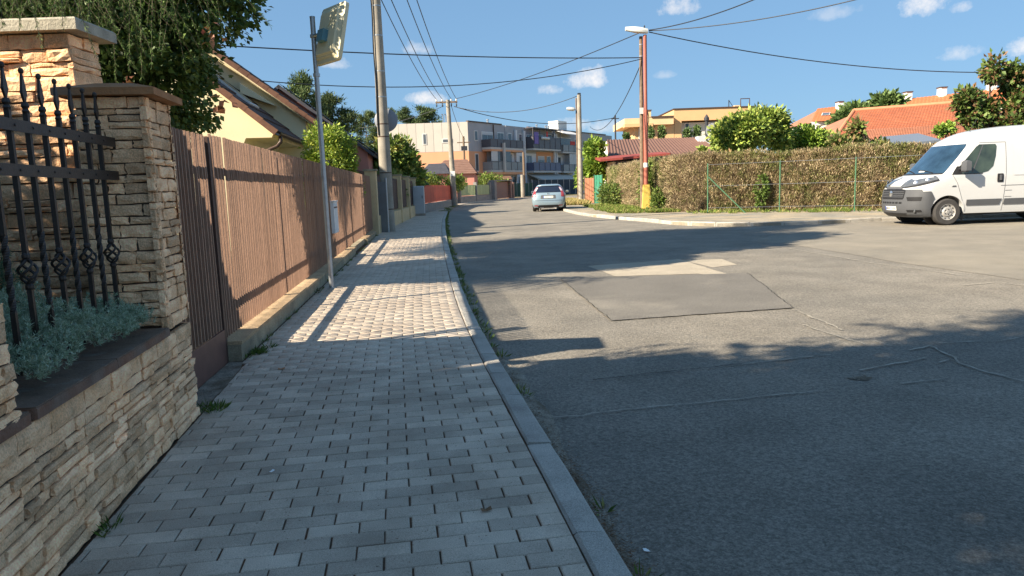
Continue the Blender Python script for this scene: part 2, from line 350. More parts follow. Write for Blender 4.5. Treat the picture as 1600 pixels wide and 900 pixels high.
# ---------------------------------------------------------------- paved footway on the left
pave = sheet('pavement', [(kerb_x(y)-.06, y) for y in np.arange(-4, 100, .8)] + [(left_x(y)-.14 if y > 4.2 else wall_x(y)-.02, y) for y in np.arange(99.2, -4, -.8)], -0.007, M_SAND)
tag(pave, kind='structure')
def paver_mesh(l, w, name):
    return MB().cbox((-l/2, -w/2, -.05), (l/2, w/2, 0), .004).mesh(name)
KW = 0.13
pts = []; y = 0.9
PV = []     # x, y, angle, length
s_y = []; yc = 1.4
while yc < 46:
    dx = (kerb_x(yc+.05)-kerb_x(yc-.05))/.1; s_y.append((yc, dx)); yc += 0.1/math.sqrt(1+dx*dx)*1.0
rr = rng(21)
for i, (y0, dx) in enumerate(s_y):
    dxs = (kerb_x(y0+1)-kerb_x(y0-1))/2; n = np.array([-1, dxs])/math.hypot(1, dxs); ang = math.atan2(n[1], n[0])
    p0 = np.array([kerb_x(y0)-KW-.006, y0]); d = 0.0; first = True
    while True:
        l = (0.1 if (i % 2 and first) else 0.2); first = False
        a = p0 + n*d; b = p0 + n*(d+l); lim = left_x(b[1])
        if b[0] < lim:
            l = l*(a[0]-lim)/max(1e-6, a[0]-b[0])
            if l > 0.012: c = p0 + n*(d+l/2); PV.append((c[0], c[1], ang, l))
            break
        c = p0 + n*(d+l/2); PV.append((c[0], c[1], ang, l)); d += l
PV.sort(key=lambda q: q[1])
def in_frame(x, y, z=0):
    v = np.array([x, y, z])-EYE; dd = v @ AF
    return dd > 0.1 and abs((v @ AX)/dd*CAM_F) < 815 and abs((v @ AU)/dd*CAM_F) < 465
near, far = [], []
for q in PV: (near if len(near) < 300 and in_frame(q[0], q[1]) else far).append(q)
_pm = {}
for x, y, a, l in near:
    key = round(l, 2)
    if key not in _pm: _pm[key] = paver_mesh(key-.0065, .0955, 'paver')
    o = link('paver', _pm[key], pave, M_PAVER); o.location = (x+rr.gauss(0, .0008), y+rr.gauss(0, .0008), rr.gauss(0, .0012)); o.rotation_euler = (rr.gauss(0, .008), rr.gauss(0, .008), a+rr.gauss(0, .006))
V, F = [], []
for x, y, a, l in far:
    ca, sa = math.cos(a), math.sin(a); k = len(V); z = rr.gauss(0, .001); hl, hw, c = (l-.006)/2, .048, .002
    for (u, v, zz) in [(-hl,-hw,z-.012),(hl,-hw,z-.012),(hl,hw,z-.012),(-hl,hw,z-.012),(-hl,-hw,z-c),(hl,-hw,z-c),(hl,hw,z-c),(-hl,hw,z-c),(-hl+c,-hw+c,z),(hl-c,-hw+c,z),(hl-c,hw-c,z),(-hl+c,hw-c,z)]:
        V.append((x+u*ca-v*sa, y+u*sa+v*ca, zz))
    F += [(k+8,k+9,k+10,k+11)] + [(k+4+j, k+4+(j+1)%4, k+8+(j+1)%4, k+8+j) for j in range(4)] + [(k+j, k+(j+1)%4, k+4+(j+1)%4, k+4+j) for j in range(4)]
o = npmesh('far_pavers', V, F, M_PAVERF, pave); o['kind'] = 'stuff'
# far end of the footway: plain slabs
sheet('far_paving', [(kerb_x(y)-KW, y) for y in np.arange(45.8, 100, 1.0)] + [(left_x(y)+.1 if y < 60 else kerb_x(y)-2.6, y) for y in np.arange(99, 45.7, -1.0)], -0.004, M_PAVERF, pave)
# kerb stones
kerb = empty('kerb', (0, 0, 0)); tag(kerb, kind='structure')
cuts = [-1.2, -.2, .8, 1.6, 2.55, 3.52, 4.40, 4.95, 5.55]; y = 5.55
while y < 40: y += 1.0; cuts.append(y)
for a, b in zip(cuts, cuts[1:]):
    rows = []
    P0 = []; ks = [a+.008+(b-a-.016)*t for t in (0, .34, .67, 1)]; j = rng(int(a*100)); dz = j.gauss(0, .004); c = .012
    prof = [(-.004, -.12), (-.004, -.006), (-.004-c, .004), (-KW+c, .006), (-KW, -.004), (-KW, -.12)]
    P0 = [[(kerb_x(y)+px_+j.gauss(0, .0015), y, pz+dz+j.gauss(0, .0015)) for px_, pz in prof] for y in ks]
    mb = MB().grid(P0); nvr = len(prof); mb.f += [tuple(range(nvr)), tuple(range(3*nvr+nvr-1, 3*nvr-1, -1))]
    mb.build('kerb_stone', M_KERB, kerb)
rows = [[(kerb_x(y)+px_, y, pz) for px_, pz in ((0, -.12), (0, 0), (-KW, .003))] for y in np.arange(40.6, 100, 1.5)]
o = MB().grid(rows).build('far_kerb_stones', M_KERB, kerb); o['kind'] = 'stuff'
# dirt gathered in the gutter
r_ = rng(4); rows = []
for y in np.arange(1.0, 40, .12):
    w = .05 + .07*max(0, math.sin(y*1.7)+.4*math.sin(y*5.1)) + r_.uniform(0, .03); x = kerb_x(y)
    rows.append([(x-.002, y, Z_ROAD+.014), (x+w*.5, y, Z_ROAD+.013), (x+w, y, Z_ROAD+.0035)])
MB().grid(rows).build('gutter_dirt', M_DIRT, road)
# bare strip between paving and gate sill
sheet('bare_strip', wob([(left_x(y)+.0, y) for y in np.linspace(4.25, 5.6, 8)] + [(fence_x(y)+.02, y) for y in np.linspace(5.6, 4.25, 8)], .006, .1, 8), -0.004, M_DIRT, pave)

# ---------------------------------------------------------------- footway and verge at the far right corner
vp = [(x, y) for x, y in RK[2:19]]
verge = MB().prism(vp + [(30, 90), (30, 22.5)], -0.3, 0.035).build('verge', M_VERGE); tag(verge, kind='structure')
kr = empty('corner_kerb', (0, 0, 0)); tag(kr, kind='structure')
def resample(P, st):
    P = [np.array(p, float) for p in P]; out = [P[0]]; acc_ = 0
    for a, b in zip(P, P[1:]):
        L_ = np.linalg.norm(b-a); t = st-acc_
        while t < L_: out.append(a+(b-a)*t/L_); t += st
        acc_ = (acc_+L_) % st
    return out
kp = resample(RK[2:16], 1.0)
for i, (a, b) in enumerate(zip(kp, kp[1:])):
    t = (b-a)/np.linalg.norm(b-a); n = np.array([t[1], -t[0]]); 
    if n[1] < 0 and abs(t[0]) > abs(t[1]): n = -n
    if abs(t[1]) > abs(t[0]) and n[0] < 0: n = -n
    a2 = a+t*.01; b2 = b-t*.01; dz = rng(i+900).gauss(0, .008); q = [a2-n*.01, b2-n*.01, b2+n*.13, a2+n*.13]
    z1 = .055+dz; ins = [q[0]+n*.015, q[1]+n*.015, q[2], q[3]]
    mb = MB().add([(p[0], p[1], -.2) for p in q] + [(p[0], p[1], z1-.018) for p in q] + [(p[0], p[1], z1) for p in ins], [(8,9,10,11)] + [(k,(k+1)%4,4+(k+1)%4,4+k) for k in range(4)] + [(4+k,4+(k+1)%4,8+(k+1)%4,8+k) for k in range(4)])
    mb.build('kerb_stone', M_KERB, kr)
# worn strip of sand beyond the bend on the left
# ---------------------------------------------------------------- stone walls, planter, railing
M_STONE = mat('split_sandstone', (1.0, 0.64, 0.38), 0.9, 0.2, var=0.28, scale=9, rnd=0.3, col2=(0.86, 0.50, 0.265), mix_scale=5, mix_lo=.42, mix_hi=.68, speck=0.25, speck_scale=120, bump=0.65, bump_scale=60)
M_MORTAR = mat('wall_joint', (0.10, 0.075, 0.055), 0.95, 0.1, var=0.3, scale=20)
M_SLAB = mat('weathered_brown_slab', (0.17, 0.115, 0.082), 0.75, 0.3, var=0.3, scale=7, col2=(0.20, 0.19, 0.175), mix_scale=9, mix_lo=.55, mix_hi=.8, bump=0.5, bump_scale=50)
M_SLABE = mat('slab_edge_terracotta', (0.24, 0.12, 0.075), 0.8, 0.3, var=0.3, scale=10, col2=(0.19, 0.13, 0.10), mix_scale=5, bump=0.5, bump_scale=60)
M_CAPO = mat('terracotta_coping', (0.40, 0.19, 0.085), 0.85, 0.25, var=0.25, scale=8, col2=(0.25, 0.17, 0.12), mix_scale=4, mix_lo=.5, mix_hi=.7, bump=0.5, bump_scale=60)
M_CAPG = mat('pale_concrete_coping', (0.42, 0.38, 0.30), 0.85, 0.25, var=0.25, scale=10, speck=.2, speck_scale=150, bump=0.5, bump_scale=70)
M_IRON = mat('brown_wrought_iron', (0.042, 0.032, 0.028), 0.42, 0.5, metal=0.35, var=0.2, scale=30, bump=0.15, bump_scale=120)
M_SOIL = mat('planter_soil', (0.06, 0.045, 0.03), 0.97, 0.1, var=0.3, scale=15, bump=0.9, bump_scale=60)

def stone(parent, O, U, Wd, N, u0, u1, z0, z1, seed, jut=(.012, .04)):
    """one split stone on the plane O+u*U+z*Z with outward normal N"""
    r_ = rng(seed); O, U, N = Vector(O), Vector(U), Vector(N); Z = Vector((0, 0, 1)); g = .0035
    w, h = u1-u0-2*g, z1-z0-2*g; d = r_.uniform(*jut); nu = 4 if w > .14 else 3; nz = 3
    P = []
    for j in range(nz+1):
        row = []
        for i in range(nu+1):
            fu, fz = i/nu, j/nz; ed = (i in (0, nu)) or (j in (0, nz))
            u = u0+g+w*fu + (r_.uniform(-.006, .006) if ed else r_.uniform(-.25, .25)*w/nu); z = z0+g+h*fz + (r_.uniform(-.004, .004) if ed else r_.uniform(-.25, .25)*h/nz)
            dd = d*(r_.uniform(.62, .9) if ed else r_.uniform(.85, 1.2))
            row.append(O+U*u+Z*z+N*dd)
        P.append(row)
    mb = MB().grid(P); W_ = nu+1
    ring = [(0, i) for i in range(nu+1)] + [(j, nu) for j in range(1, nz+1)] + [(nz, i) for i in range(nu-1, -1, -1)] + [(j, 0) for j in range(nz-1, 0, -1)]
    k = len(mb.v); idx = [j*W_+i for j, i in ring]
    back = [O+U*(u0+g+w*i/nu)+Z*(z0+g+h*j/nz)-N*.01 for j, i in ring]; mb.v += [tuple(p) for p in back]; m_ = len(ring)
    mb.f += [(idx[(q+1)%m_], idx[q], k+q, k+(q+1)%m_) for q in range(m_)]
    me = mb.mesh('stone'); me.polygons.foreach_set('use_smooth', [False]*len(me.polygons))
    return link('stone', me, parent, M_STONE)
def clad(parent, O, U, N, width, z0, z1, seed, rows=(.032, .075), lens=(.07, .32), jut=(.012, .032), top=None):
    r_ = rng(seed); z = z0; n = 0
    while z < z1-.02:
        h = min(r_.uniform(*rows), z1-z)
        if z1-(z+h) < .025: h = z1-z
        u = 0.0
        while u < width-.01:
            l = min(r_.uniform(*lens), width-u)
            if width-(u+l) < .05: l = width-u
            if l > .2 and h > .062 and r_.random() < .3:
                c = h*r_.uniform(.4, .6); stone(parent, O, U, 0, N, u, u+l, z, z+c, seed*1000+n, jut); n += 1; stone(parent, O, U, 0, N, u, u+l, z+c, z+h, seed*1000+n, jut)
            else: stone(parent, O, U, 0, N, u, u+l, z, z+h, seed*1000+n, jut)
            n += 1; u += l
        z += h
    return n
sd = np.array([-0.157, 1.0]); sd /= np.linalg.norm(sd); SU = Vector((sd[0], sd[1], 0)); SN = Vector((sd[1], -sd[0], 0))       # along the wall, out to the street
def wp(y, off=0.0, z=0.0):
    p = np.array([wall_x(y), y]) + np.array([SN.x, SN.y])*off; return Vector((p[0], p[1], z))
T = .03     # cladding thickness allowance
# low planter wall
lw = empty('planter_wall', wp(2.4), 0, 'low split-stone planter wall with brown coping slab beside the paving', 'stone wall')
def at(o, *a): o.parent = lw; return o
def child_keep(o, p):
    o.parent = p; o.matrix_parent_inverse = Matrix.Translation(-Vector(p.location)); return o
def core(parent, y0, y1, o0, o1, z0, z1, name='wall_core', m=None):
    a, b, c, d = wp(y0, o0), wp(y1, o0), wp(y1, o1), wp(y0, o1)
    o = MB().prism([(p.x, p.y) for p in (a, b, c, d)], z0, z1).build(name, m or M_MORTAR); return child_keep(o, parent)
core(lw, -1.0, 4.19, -.30, -.03, -.1, .57)
before = set(bpy.data.objects)
clad(lw, wp(1.55, -.035), SU, SN, (4.22-1.55)/SU.y, 0.0, .575, 11)
for o in set(bpy.data.objects)-before: child_keep(o, lw)
before = set(bpy.data.objects)
O_ = wp(4.21, -.035); clad(lw, O_ , -SN, SU, .30, 0.0, .575, 12, lens=(.08, .2), jut=(.008, .025))
for o in set(bpy.data.objects)-before: child_keep(o, lw)
# coping slabs: three lengths, top worn dark, edge terracotta
for a, b in ((-.9, 1.0), (1.005, 2.3), (2.345, 3.05), (3.056, 3.78)):
    P = [wp(a, .0), wp(b, .0), wp(b, -.40), wp(a, -.40)]
    o = MB().prism([(p.x, p.y) for p in P], .578, .616).build('coping_edge', M_SLABE); child_keep(o, lw)
    P = [wp(a+.002, -.004), wp(b-.002, -.004), wp(b-.002, -.40), wp(a+.002, -.40)]
    o = MB().prism([(p.x, p.y) for p in P], .616, .622).build('coping_slab', M_SLAB); child_keep(o, lw)
# low pier close to the camera
pier = empty('stone_pier', wp(2.0), 0, 'short stone pier at the left picture edge on the planter wall', 'stone pier')
core(pier, 1.6, 2.27, -.36, -.03, .624, .99)
before = set(bpy.data.objects)
clad(pier, wp(1.6, -.035, 0), SU, SN, .68, .60, .99, 13); clad(pier, wp(2.265, -.03), -SN, SU, .32, .60, .99, 14, lens=(.08, .2), jut=(.01, .03))
for o in set(bpy.data.objects)-before: child_keep(o, pier)
P = [wp(1.55, .03), wp(2.33, .03), wp(2.33, -.40), wp(1.55, -.40)]
# tall pillar at the end of the railing
pil = empty('stone_pillar', wp(3.95), 0, 'tall square split-stone pillar with terracotta coping at the end of the railing', 'stone pillar')
core(pil, 3.83, 4.18, -.36, -.03, .625, 1.83)
before = set(bpy.data.objects)
clad(pil, wp(3.80, -.035), SU, SN, .42, .60, 1.83, 15, lens=(.08, .24)); clad(pil, wp(3.835, -.005), -SN, -SU, .38, .625, 1.83, 16, lens=(.08, .24)); clad(pil, wp(4.18, -.005), -SN, SU, .38, .60, 1.83, 17, lens=(.09, .24))
for o in set(bpy.data.objects)-before: child_keep(o, pil)
a, b, c, d = wp(3.76, .045), wp(4.26, .045), wp(4.26, -.44), wp(3.76, -.44); ctr = (a+b+c+d)/4
mb = MB(); q = [a, b, c, d]; mb.add([(p.x, p.y, 1.835) for p in q] + [(p.x, p.y, 1.872) for p in q] + [(p.x*.35+ctr.x*.65, p.y*.35+ctr.y*.65, 1.915) for p in q], [(3,2,1,0),(8,9,10,11)] + [(k,(k+1)%4,4+(k+1)%4,4+k) for k in range(4)] + [(4+k,4+(k+1)%4,8+(k+1)%4,8+k) for k in range(4)])
child_keep(mb.build('coping', M_CAPO), pil)
# tall yard wall running away from the street
yw = empty('yard_wall', (-2.9, 4.45, 0), 0, 'tall split-stone wall with pale concrete coping behind the railing', 'stone wall')
child_keep(MB().box((-6.3, 4.335, -.1), (-2.53, 4.575, 2.27)).build('wall_core', M_MORTAR), yw)
before = set(bpy.data.objects)
clad(yw, (-4.05, 4.33, 0), (1, 0, 0), (0, -1, 0), 1.54, .45, 2.27, 18, lens=(.10, .40), rows=(.05, .10), jut=(.012, .045)); clad(yw, (-2.525, 4.31, 0), (0, 1, 0), (1, 0, 0), .30, .0, 2.27, 19, lens=(.10, .3), rows=(.05, .10))
for o in set(bpy.data.objects)-before: child_keep(o, yw)
child_keep(MB().cbox((-6.35, 4.24, 2.275), (-2.42, 4.67, 2.345), .012).build('coping', M_CAPG), yw)
# lower link wall between the yard wall and the pillar
lk = empty('link_wall', (-2.45, 4.2, 0), 0, 'lower stone wall between the yard wall and the square pillar', 'stone wall')
child_keep(MB().box((-2.52, 4.25, -.1), (-2.27, 4.33, 1.72)).build('wall_core', M_MORTAR), lk)
before = set(bpy.data.objects)
clad(lk, (-2.505, 4.245, 0), (1, 0, 0), (0, -1, 0), .24, .55, 1.72, 20, lens=(.12, .3))
for o in set(bpy.data.objects)-before: child_keep(o, lk)
# soil in the planter
P = [wp(-.9, -.405), wp(3.8, -.405), wp(3.8, -.8)]
sb = MB().prism([(wp(-.9, -.402).x, -.9), (wp(3.79, -.402).x, 3.79), (-2.27, 4.17), (-4.3, 4.28), (-4.3, -.9)], -.09, .50).build('planter_soil', M_SOIL); tag(sb, kind='structure')

# wrought iron railing
rail_off = -.20
ir = empty('iron_railing', wp(3.0, rail_off), 0, 'brown wrought-iron railing with spear tips and twisted basket bars above the planter', 'railing')
def flat_bar(name, y0, y1, z, h, t):
    P = [wp(y0, rail_off+.012), wp(y1, rail_off+.012), wp(y1, rail_off+.012+t), wp(y0, rail_off+.012+t)]
    return child_keep(MB().prism([(p.x, p.y) for p in P], z-h/2, z+h/2).build(name, M_IRON), ir)
flat_bar('rail', .6, 3.81, 1.60, .046, .008); flat_bar('rail', .6, 3.81, 1.43, .046, .008)
def bar(y, kind):
    mb = MB(); r0 = .0092
    def sq(z0, z1, tw=0.0, n=1, rad=r0):
        P = []
        for i in range(n+1):
            a = math.pi/4 + tw*i/n; P.append([(math.cos(a+k*math.pi/2)*rad*1.41, math.sin(a+k*math.pi/2)*rad*1.41, z0+(z1-z0)*i/n) for k in range(5)])
        mb.grid(P)
    if kind == 0:
        sq(.66, .90); sq(.90, 1.19, math.pi*3, 30); sq(1.19, 1.66)
    else:
        sq(.66, .995); sq(1.085, 1.66)
        mb.lathe([(.009, .965), (.016, .975), (.016, .985), (.009, .995)], 8); mb.lathe([(.009, 1.085), (.016, 1.095), (.016, 1.105), (.009, 1.115)], 8)
        for k in range(4):
            P = []
            for i in range(13):
                t = i/12; a = k*math.pi/2 + t*math.pi*1.1; q = .005+.028*math.sin(math.pi*t)**.8; P.append((math.cos(a)*q, math.sin(a)*q, .992+.096*t))
            mb.tube(P, .0058, 5)
    # spear tip
    mb.lathe([(.010, 1.655), (.015, 1.665), (.010, 1.675), (.016, 1.685), (.011, 1.70)], 8)
    mb.add([(-.004, -.004, 1.70), (.004, -.004, 1.70), (.004, .004, 1.70), (-.004, .004, 1.70), (-.019, -.005, 1.735), (.019, -.005, 1.735), (.019, .005, 1.735), (-.019, .005, 1.735), (-.004, -.004, 1.81), (.004, -.004, 1.81), (.004, .004, 1.81), (-.004, .004, 1.81)],
           [(k,(k+1)%4,4+(k+1)%4,4+k) for k in range(4)] + [(4+k,4+(k+1)%4,8+(k+1)%4,8+k) for k in range(4)] + [(8,9,10,11)])
    mb.lathe([(.003, 1.808), (.0095, 1.815), (.011, 1.823), (.008, 1.831), (.002, 1.834)], 8)
    return mb.mesh('bar')
bars = []
for k in (0, 1):
    mb_ = bar(0, k); bmm = bmesh.new(); bmm.from_mesh(mb_); bmesh.ops.recalc_face_normals(bmm, faces=bmm.faces[:]); bmm.to_mesh(mb_); bmm.free(); bars.append(mb_)
yb = 3.66; i = 0
rivet = MB().lathe([(.006, 0), (.0055, .003), (.003, .005)], 8).mesh('rivet')
while yb > 1.0:
    o = link('bar', bars[(i+1) % 2], ir, M_IRON); p = wp(yb, rail_off); o.location = p - Vector(ir.location); o.location.z = 0; o.rotation_euler = (0, 0, math.atan2(SU.y, SU.x))
    for z in (1.60, 1.43):
        q = link('rivet', rivet, ir, M_IRON); pp = wp(yb, rail_off+.0195); q.location = (pp.x-ir.location.x, pp.y-ir.location.y, z); q.rotation_euler = (0, math.pi/2, math.atan2(SN.y, SN.x))
    yb -= .14; i += 1

# blue spreading conifer in the planter: many short needled shoots
M_BLUE = mat('blue_conifer', (0.2, 0.3, 0.3), 0.7, 0.3, var=0.0, attr=True, trans=0.1)
rs = np.random.default_rng(31)
def shoots(n_sh, place, length, needle, per, seed):
    rs = np.random.default_rng(seed); Cs, Ds = [], []
    for _ in range(n_sh):
        p, d = place(rs); d = d/np.linalg.norm(d); L_ = length*(.6+.8*rs.random()); t = rs.random((per, 1))**.7
        C = p + d*t*L_; D = unit(rs.normal(size=(per, 3)))*.9 + d*.9
        Cs.append(C); Ds.append(D)
    return np.concatenate(Cs), np.concatenate(Ds)
def pl(rs):
    y = 2.30 + 1.42*rs.random(); u = rs.random(); mound = .05+.19*math.sin(math.pi*min(1, (y-2.15)/1.75))*(.75+.25*math.sin(y*9)); off = -.05-.57*u
    if y < 2.5: off -= .1
    p = wp(y, off); zz = .625 + mound*(math.sin(math.pi*(.08+.8*u))**.6)*(.5+.75*rs.random()); return np.array([p.x, p.y, zz]), np.array([.35*rs.normal()+.5*(.5-u), .4*rs.normal(), .55+.3*rs.random()])
C, D = shoots(2300, pl, .05, .02, 40, 5)
V, F = leaves(rs, C, D, .018, .14, 0); t = tints(rs, len(C), [(.29, .38, .26), (.38, .47, .34), (.20, .29, .17), (.48, .56, .43)], .2)
bc = empty('blue_spruce_cushion', wp(3.0, -.3, .6), 0, 'low blue-green conifer cushion spilling over the planter coping', 'conifer shrub')
o = npmesh('foliage', V, F, M_BLUE, None, t); child_keep(o, bc)
M_TWIG = mat('twig_bark', (0.07, 0.05, 0.035), 0.9, 0.1, var=.2)
rw = rng(8); mb = MB()
for k in range(26):
    y = rw.uniform(2.5, 3.6); p = wp(y, -.42, .53); q = wp(y+rw.uniform(-.2, .2), rw.uniform(-.6, -.15), .66+rw.uniform(0, .07)); mb.tube([p, p.lerp(q, .5)+Vector((0, 0, .05)), q], [.008, .006, .003], 5)
child_keep(mb.build('stems', M_TWIG), bc)
# upright juniper behind the railing
M_NEED = mat('green_conifer', (0.1, 0.15, 0.06), 0.75, 0.25, var=0.0, attr=True, trans=0.12)
def pl2(rs):
    a = rs.random()*6.28; z = rs.random(); q = .38*(1-z)**.6*(.5+.5*rs.random()); return np.array([-2.78+math.cos(a)*q*1.1, 3.45+math.sin(a)*q, .6+.62*z]), np.array([math.cos(a)*.7, math.sin(a)*.7, .6])
C, D = shoots(700, pl2, .10, .03, 26, 6); V, F = leaves(rs, C, D, .032, .14, 0)
ju = empty('juniper_shrub', (-2.78, 3.45, .5), 0, 'grey-green juniper shrub behind the iron railing', 'juniper')
child_keep(npmesh('foliage', V, F, M_NEED, None, tints(rs, len(C), [(.10, .17, .10), (.16, .24, .15), (.08, .13, .06)], .25)), ju)
child_keep(MB().tube([(-2.78, 3.45, .48), (-2.76, 3.46, .8), (-2.78, 3.44, 1.1)], [.025, .016, .005], 6).build('stem', M_TWIG), ju)
# ---------------------------------------------------------------- brown picket fence and gate
M_PICK = mat('brown_stained_picket', (0.34, 0.205, 0.142), 0.62, 0.35, var=0.12, scale=12, rnd=0.14, bump=0.25, bump_scale=90)
M_RAILB = mat('dark_brown_rail', (0.09, 0.05, 0.038), 0.6, 0.35, var=0.15, scale=12)
M_SILL = mat('brown_steel_sill', (0.155, 0.075, 0.058), 0.55, 0.4, var=0.15, scale=9, bump=.1)
M_PLINTH = mat('stained_plinth_concrete', (0.36, 0.31, 0.215), 0.9, 0.2, var=0.3, scale=5, col2=(0.24, 0.20, 0.14), mix_scale=3, mix_lo=.48, mix_hi=.7, speck=.25, speck_scale=90, bump=.7, bump_scale=50)
M_PTOP = mat('sandstone_plinth_top', (0.46, 0.33, 0.20), 0.9, 0.2, var=0.25, scale=6, speck=.25, speck_scale=90, rnd=.12, bump=.6, bump_scale=50)
fd = Vector((-0.117, 1, 0)).normalized(); FN = Vector((fd.y, -fd.x, 0)); FANG = math.atan2(fd.y, fd.x)
def fp(y, off=0.0, z=0.0): return Vector((fence_x(y), y, z)) + FN*off
PITCH, PW, PT = .074, .015, .022
def picket_mesh(z0, z1):
    # flat-sided slat with a slanted top
    l, t = PW/2, PT/2
    return MB().add([(-l,-t,z0),(l,-t,z0),(l,t,z0),(-l,t,z0),(-l,-t,z1),(l,-t,z1-.012),(l,t,z1-.012),(-l,t,z1)], [(0,3,2,1),(4,5,6,7),(0,1,5,4),(1,2,6,5),(2,3,7,6),(3,0,4,7)]).mesh('picket')
def beam(parent, name, y0, y1, o0, o1, z0, z1, m):
    P = [fp(y0, o0), fp(y1, o0), fp(y1, o1), fp(y0, o1)]
    return child_keep(MB().prism([(p.x, p.y) for p in P], z0, z1).build(name, m), parent)
gate = empty('picket_gate', fp(5.1), 0, 'brown slatted gate leaf over a steel sill next to the stone pillar', 'gate')
fen = empty('picket_fence', fp(14), 0, 'long brown picket fence with dark rails on a concrete plinth', 'fence')
me_g, me_f = picket_mesh(.27, 1.77), picket_mesh(.185, 1.79)
rr = rng(77)
y = 4.50
while y < 22.3:
    par, me = (gate, me_g) if y < 5.62 else (fen, me_f)
    if not (15.95 < y < 16.05 or 18.9 < y < 18.99):
        o = link('picket', me, par, M_PICK); p = fp(y); o.location = p-Vector(par.location); o.rotation_euler = (rr.gauss(0, .003), rr.gauss(0, .003), FANG+rr.gauss(0, .012))
    y += PITCH*fd.y
RB0, RB1 = -PT/2-.04, -PT/2-.002
for z0, z1 in ((.40, .45), (1.48, 1.545)):
    beam(gate, 'rail', 4.45, 5.60, RB0, RB1, z0, z1, M_RAILB)
    for a, b in ((5.66, 10.4), (10.41, 15.9), (16.05, 18.85), (19.0, 22.3)): beam(fen, 'rail', a, b, RB0, RB1, z0, z1, M_RAILB)
beam(gate, 'sill', 4.3, 5.60, -.012, .012, -.02, .262, M_SILL); beam(gate, 'sill_flange', 4.3, 5.60, -.03, -.012, .225, .264, M_SILL)
beam(gate, 'gate_post', 5.555, 5.60, RB0-.045, RB0-.002, 0, 1.76, M_RAILB)
beam(gate, 'gate_stile', 5.585, 5.635, -.028, .013, -.02, 1.762, M_RAILB)
for yq in (5.66, 8.2, 10.7, 13.2, 15.9, 16.06, 18.85, 19.0, 20.8, 22.25):
    beam(fen, 'post', yq-.027, yq+.027, RB0-.056, RB0-.002, 0, 1.765, M_RAILB)
y = 5.62; i = 0
while y < 21.8:
    l = 1.62; b = min(y+l, 22.4); dz = rng(i+5).uniform(-.012, .012)
    if not (15.2 < y < 17.8):
        beam(fen, 'plinth_block', y+.003, b-.003, -.13, .118, -.1, .125+dz, M_PLINTH); beam(fen, 'plinth_top', y+.004, b-.004, -.13, .126, .1255+dz, .155+dz, M_PTOP)
    else:
        beam(fen, 'plinth_block', y+.003, b-.003, -.13, .04, -.1, .12+dz, M_PLINTH)
    y = b; i += 1
# white notice box on the fence
wb = empty('letter_box', fp(12.75, .06, .95), 0, 'white flat letter box hung on the shaded picket fence', 'letter box')
P = [fp(12.42, .02), fp(12.98, .02), fp(12.98, .075), fp(12.42, .075)]
M_WHITE = mat('white_enamel', (0.78, 0.78, 0.76), 0.4, 0.5, var=.04)
child_keep(MB().prism([(p.x, p.y) for p in P], .62, 1.16).build('box_body', M_WHITE), wb)
P = [fp(12.40, .018), fp(13.0, .018), fp(13.0, .09), fp(12.40, .09)]
child_keep(MB().prism([(p.x, p.y) for p in P], 1.162, 1.18).build('lid', M_WHITE), wb)
P = [fp(12.48, .0755), fp(12.92, .0755), fp(12.92, .078), fp(12.48, .078)]
child_keep(MB().prism([(p.x, p.y) for p in P], 1.05, 1.075).build('letter_slot', M_RAILB), wb)
# weeds, grass and litter along the edges
M_GRASS = mat('grass_blade', (0.1, 0.14, 0.03), 0.8, 0.2, var=0.0, attr=True, trans=0.25)
def tufts(name, spots, seed, cols, label, h=.06, n=26, cat='grass'):
    rs = np.random.default_rng(seed); Cs, Ds = [], []
    for (x, y, z, s) in spots:
        k = max(4, int(n*s)); a = rs.random(k)*6.283; q = rs.random(k)**.6*.05*s
        Cs.append(np.stack([x+np.cos(a)*q, y+np.sin(a)*q, np.full(k, z)], 1)); Ds.append(np.stack([np.cos(a)*(.3+.8*rs.random(k)), np.sin(a)*(.3+.8*rs.random(k)), .35+.7*rs.random(k)], 1))
    C, D = np.concatenate(Cs), np.concatenate(Ds); V, F = leaves(rs, C, D, h, .16, .1)
    o = npmesh(name, V, F, M_GRASS, None, tints(rs, len(C), cols, .3)); tag(o, label, cat, kind='stuff'); return o
GREENS = [(.10, .16, .03), (.16, .22, .05), (.07, .12, .03), (.24, .24, .08)]
rq = rng(55); sp = []
for y in np.concatenate([np.arange(5.7, 12, .16), np.arange(12, 45, .2)]):
    if rq.random() < (.85 if y > 6 else .3): sp.append((kerb_x(y)+rq.uniform(.0, .06), y+rq.uniform(-.08, .08), Z_ROAD+.01, rq.uniform(.35, 1.0)*(1 if y < 20 else 1.6)))
sp += [(kerb_x(4.55)+.04, 4.55, Z_ROAD, .9), (kerb_x(4.7)+.03, 4.68, Z_ROAD, .6), (kerb_x(2.35)+.05, 2.3, Z_ROAD, .8), (kerb_x(2.8)+.06, 2.85, Z_ROAD, .5)]
for y in np.arange(44, 62, .35): sp.append((kerb_x(y)+rq.uniform(-.5, .1), y, 0, rq.uniform(1.5, 3.5)))
tufts('kerb_weeds', sp, 1, GREENS, 'thin green weeds growing in the gutter along the left kerb', .06)
sp = []
for y in np.arange(5.7, 22, .22):
    if rq.random() < .35: sp.append((left_x(y)+rq.uniform(-.01, .03), y, -.005, rq.uniform(.3, .9)))
for k in range(9): sp.append((fence_x(6.05)+.17+rq.uniform(-.02, .08), 5.95+rq.uniform(-.2, .25), -.005, rq.uniform(.6, 1.2)))
for k in range(7): sp.append((left_x(4.35)+rq.uniform(-.06, .14), 4.32+rq.uniform(-.09, .1), -.005, rq.uniform(.4, 1)))
for k in range(4): sp.append((wall_x(2.75)+rq.uniform(.02, .05), 2.7+rq.uniform(-.05, .1), -.005, rq.uniform(.2, .5)))
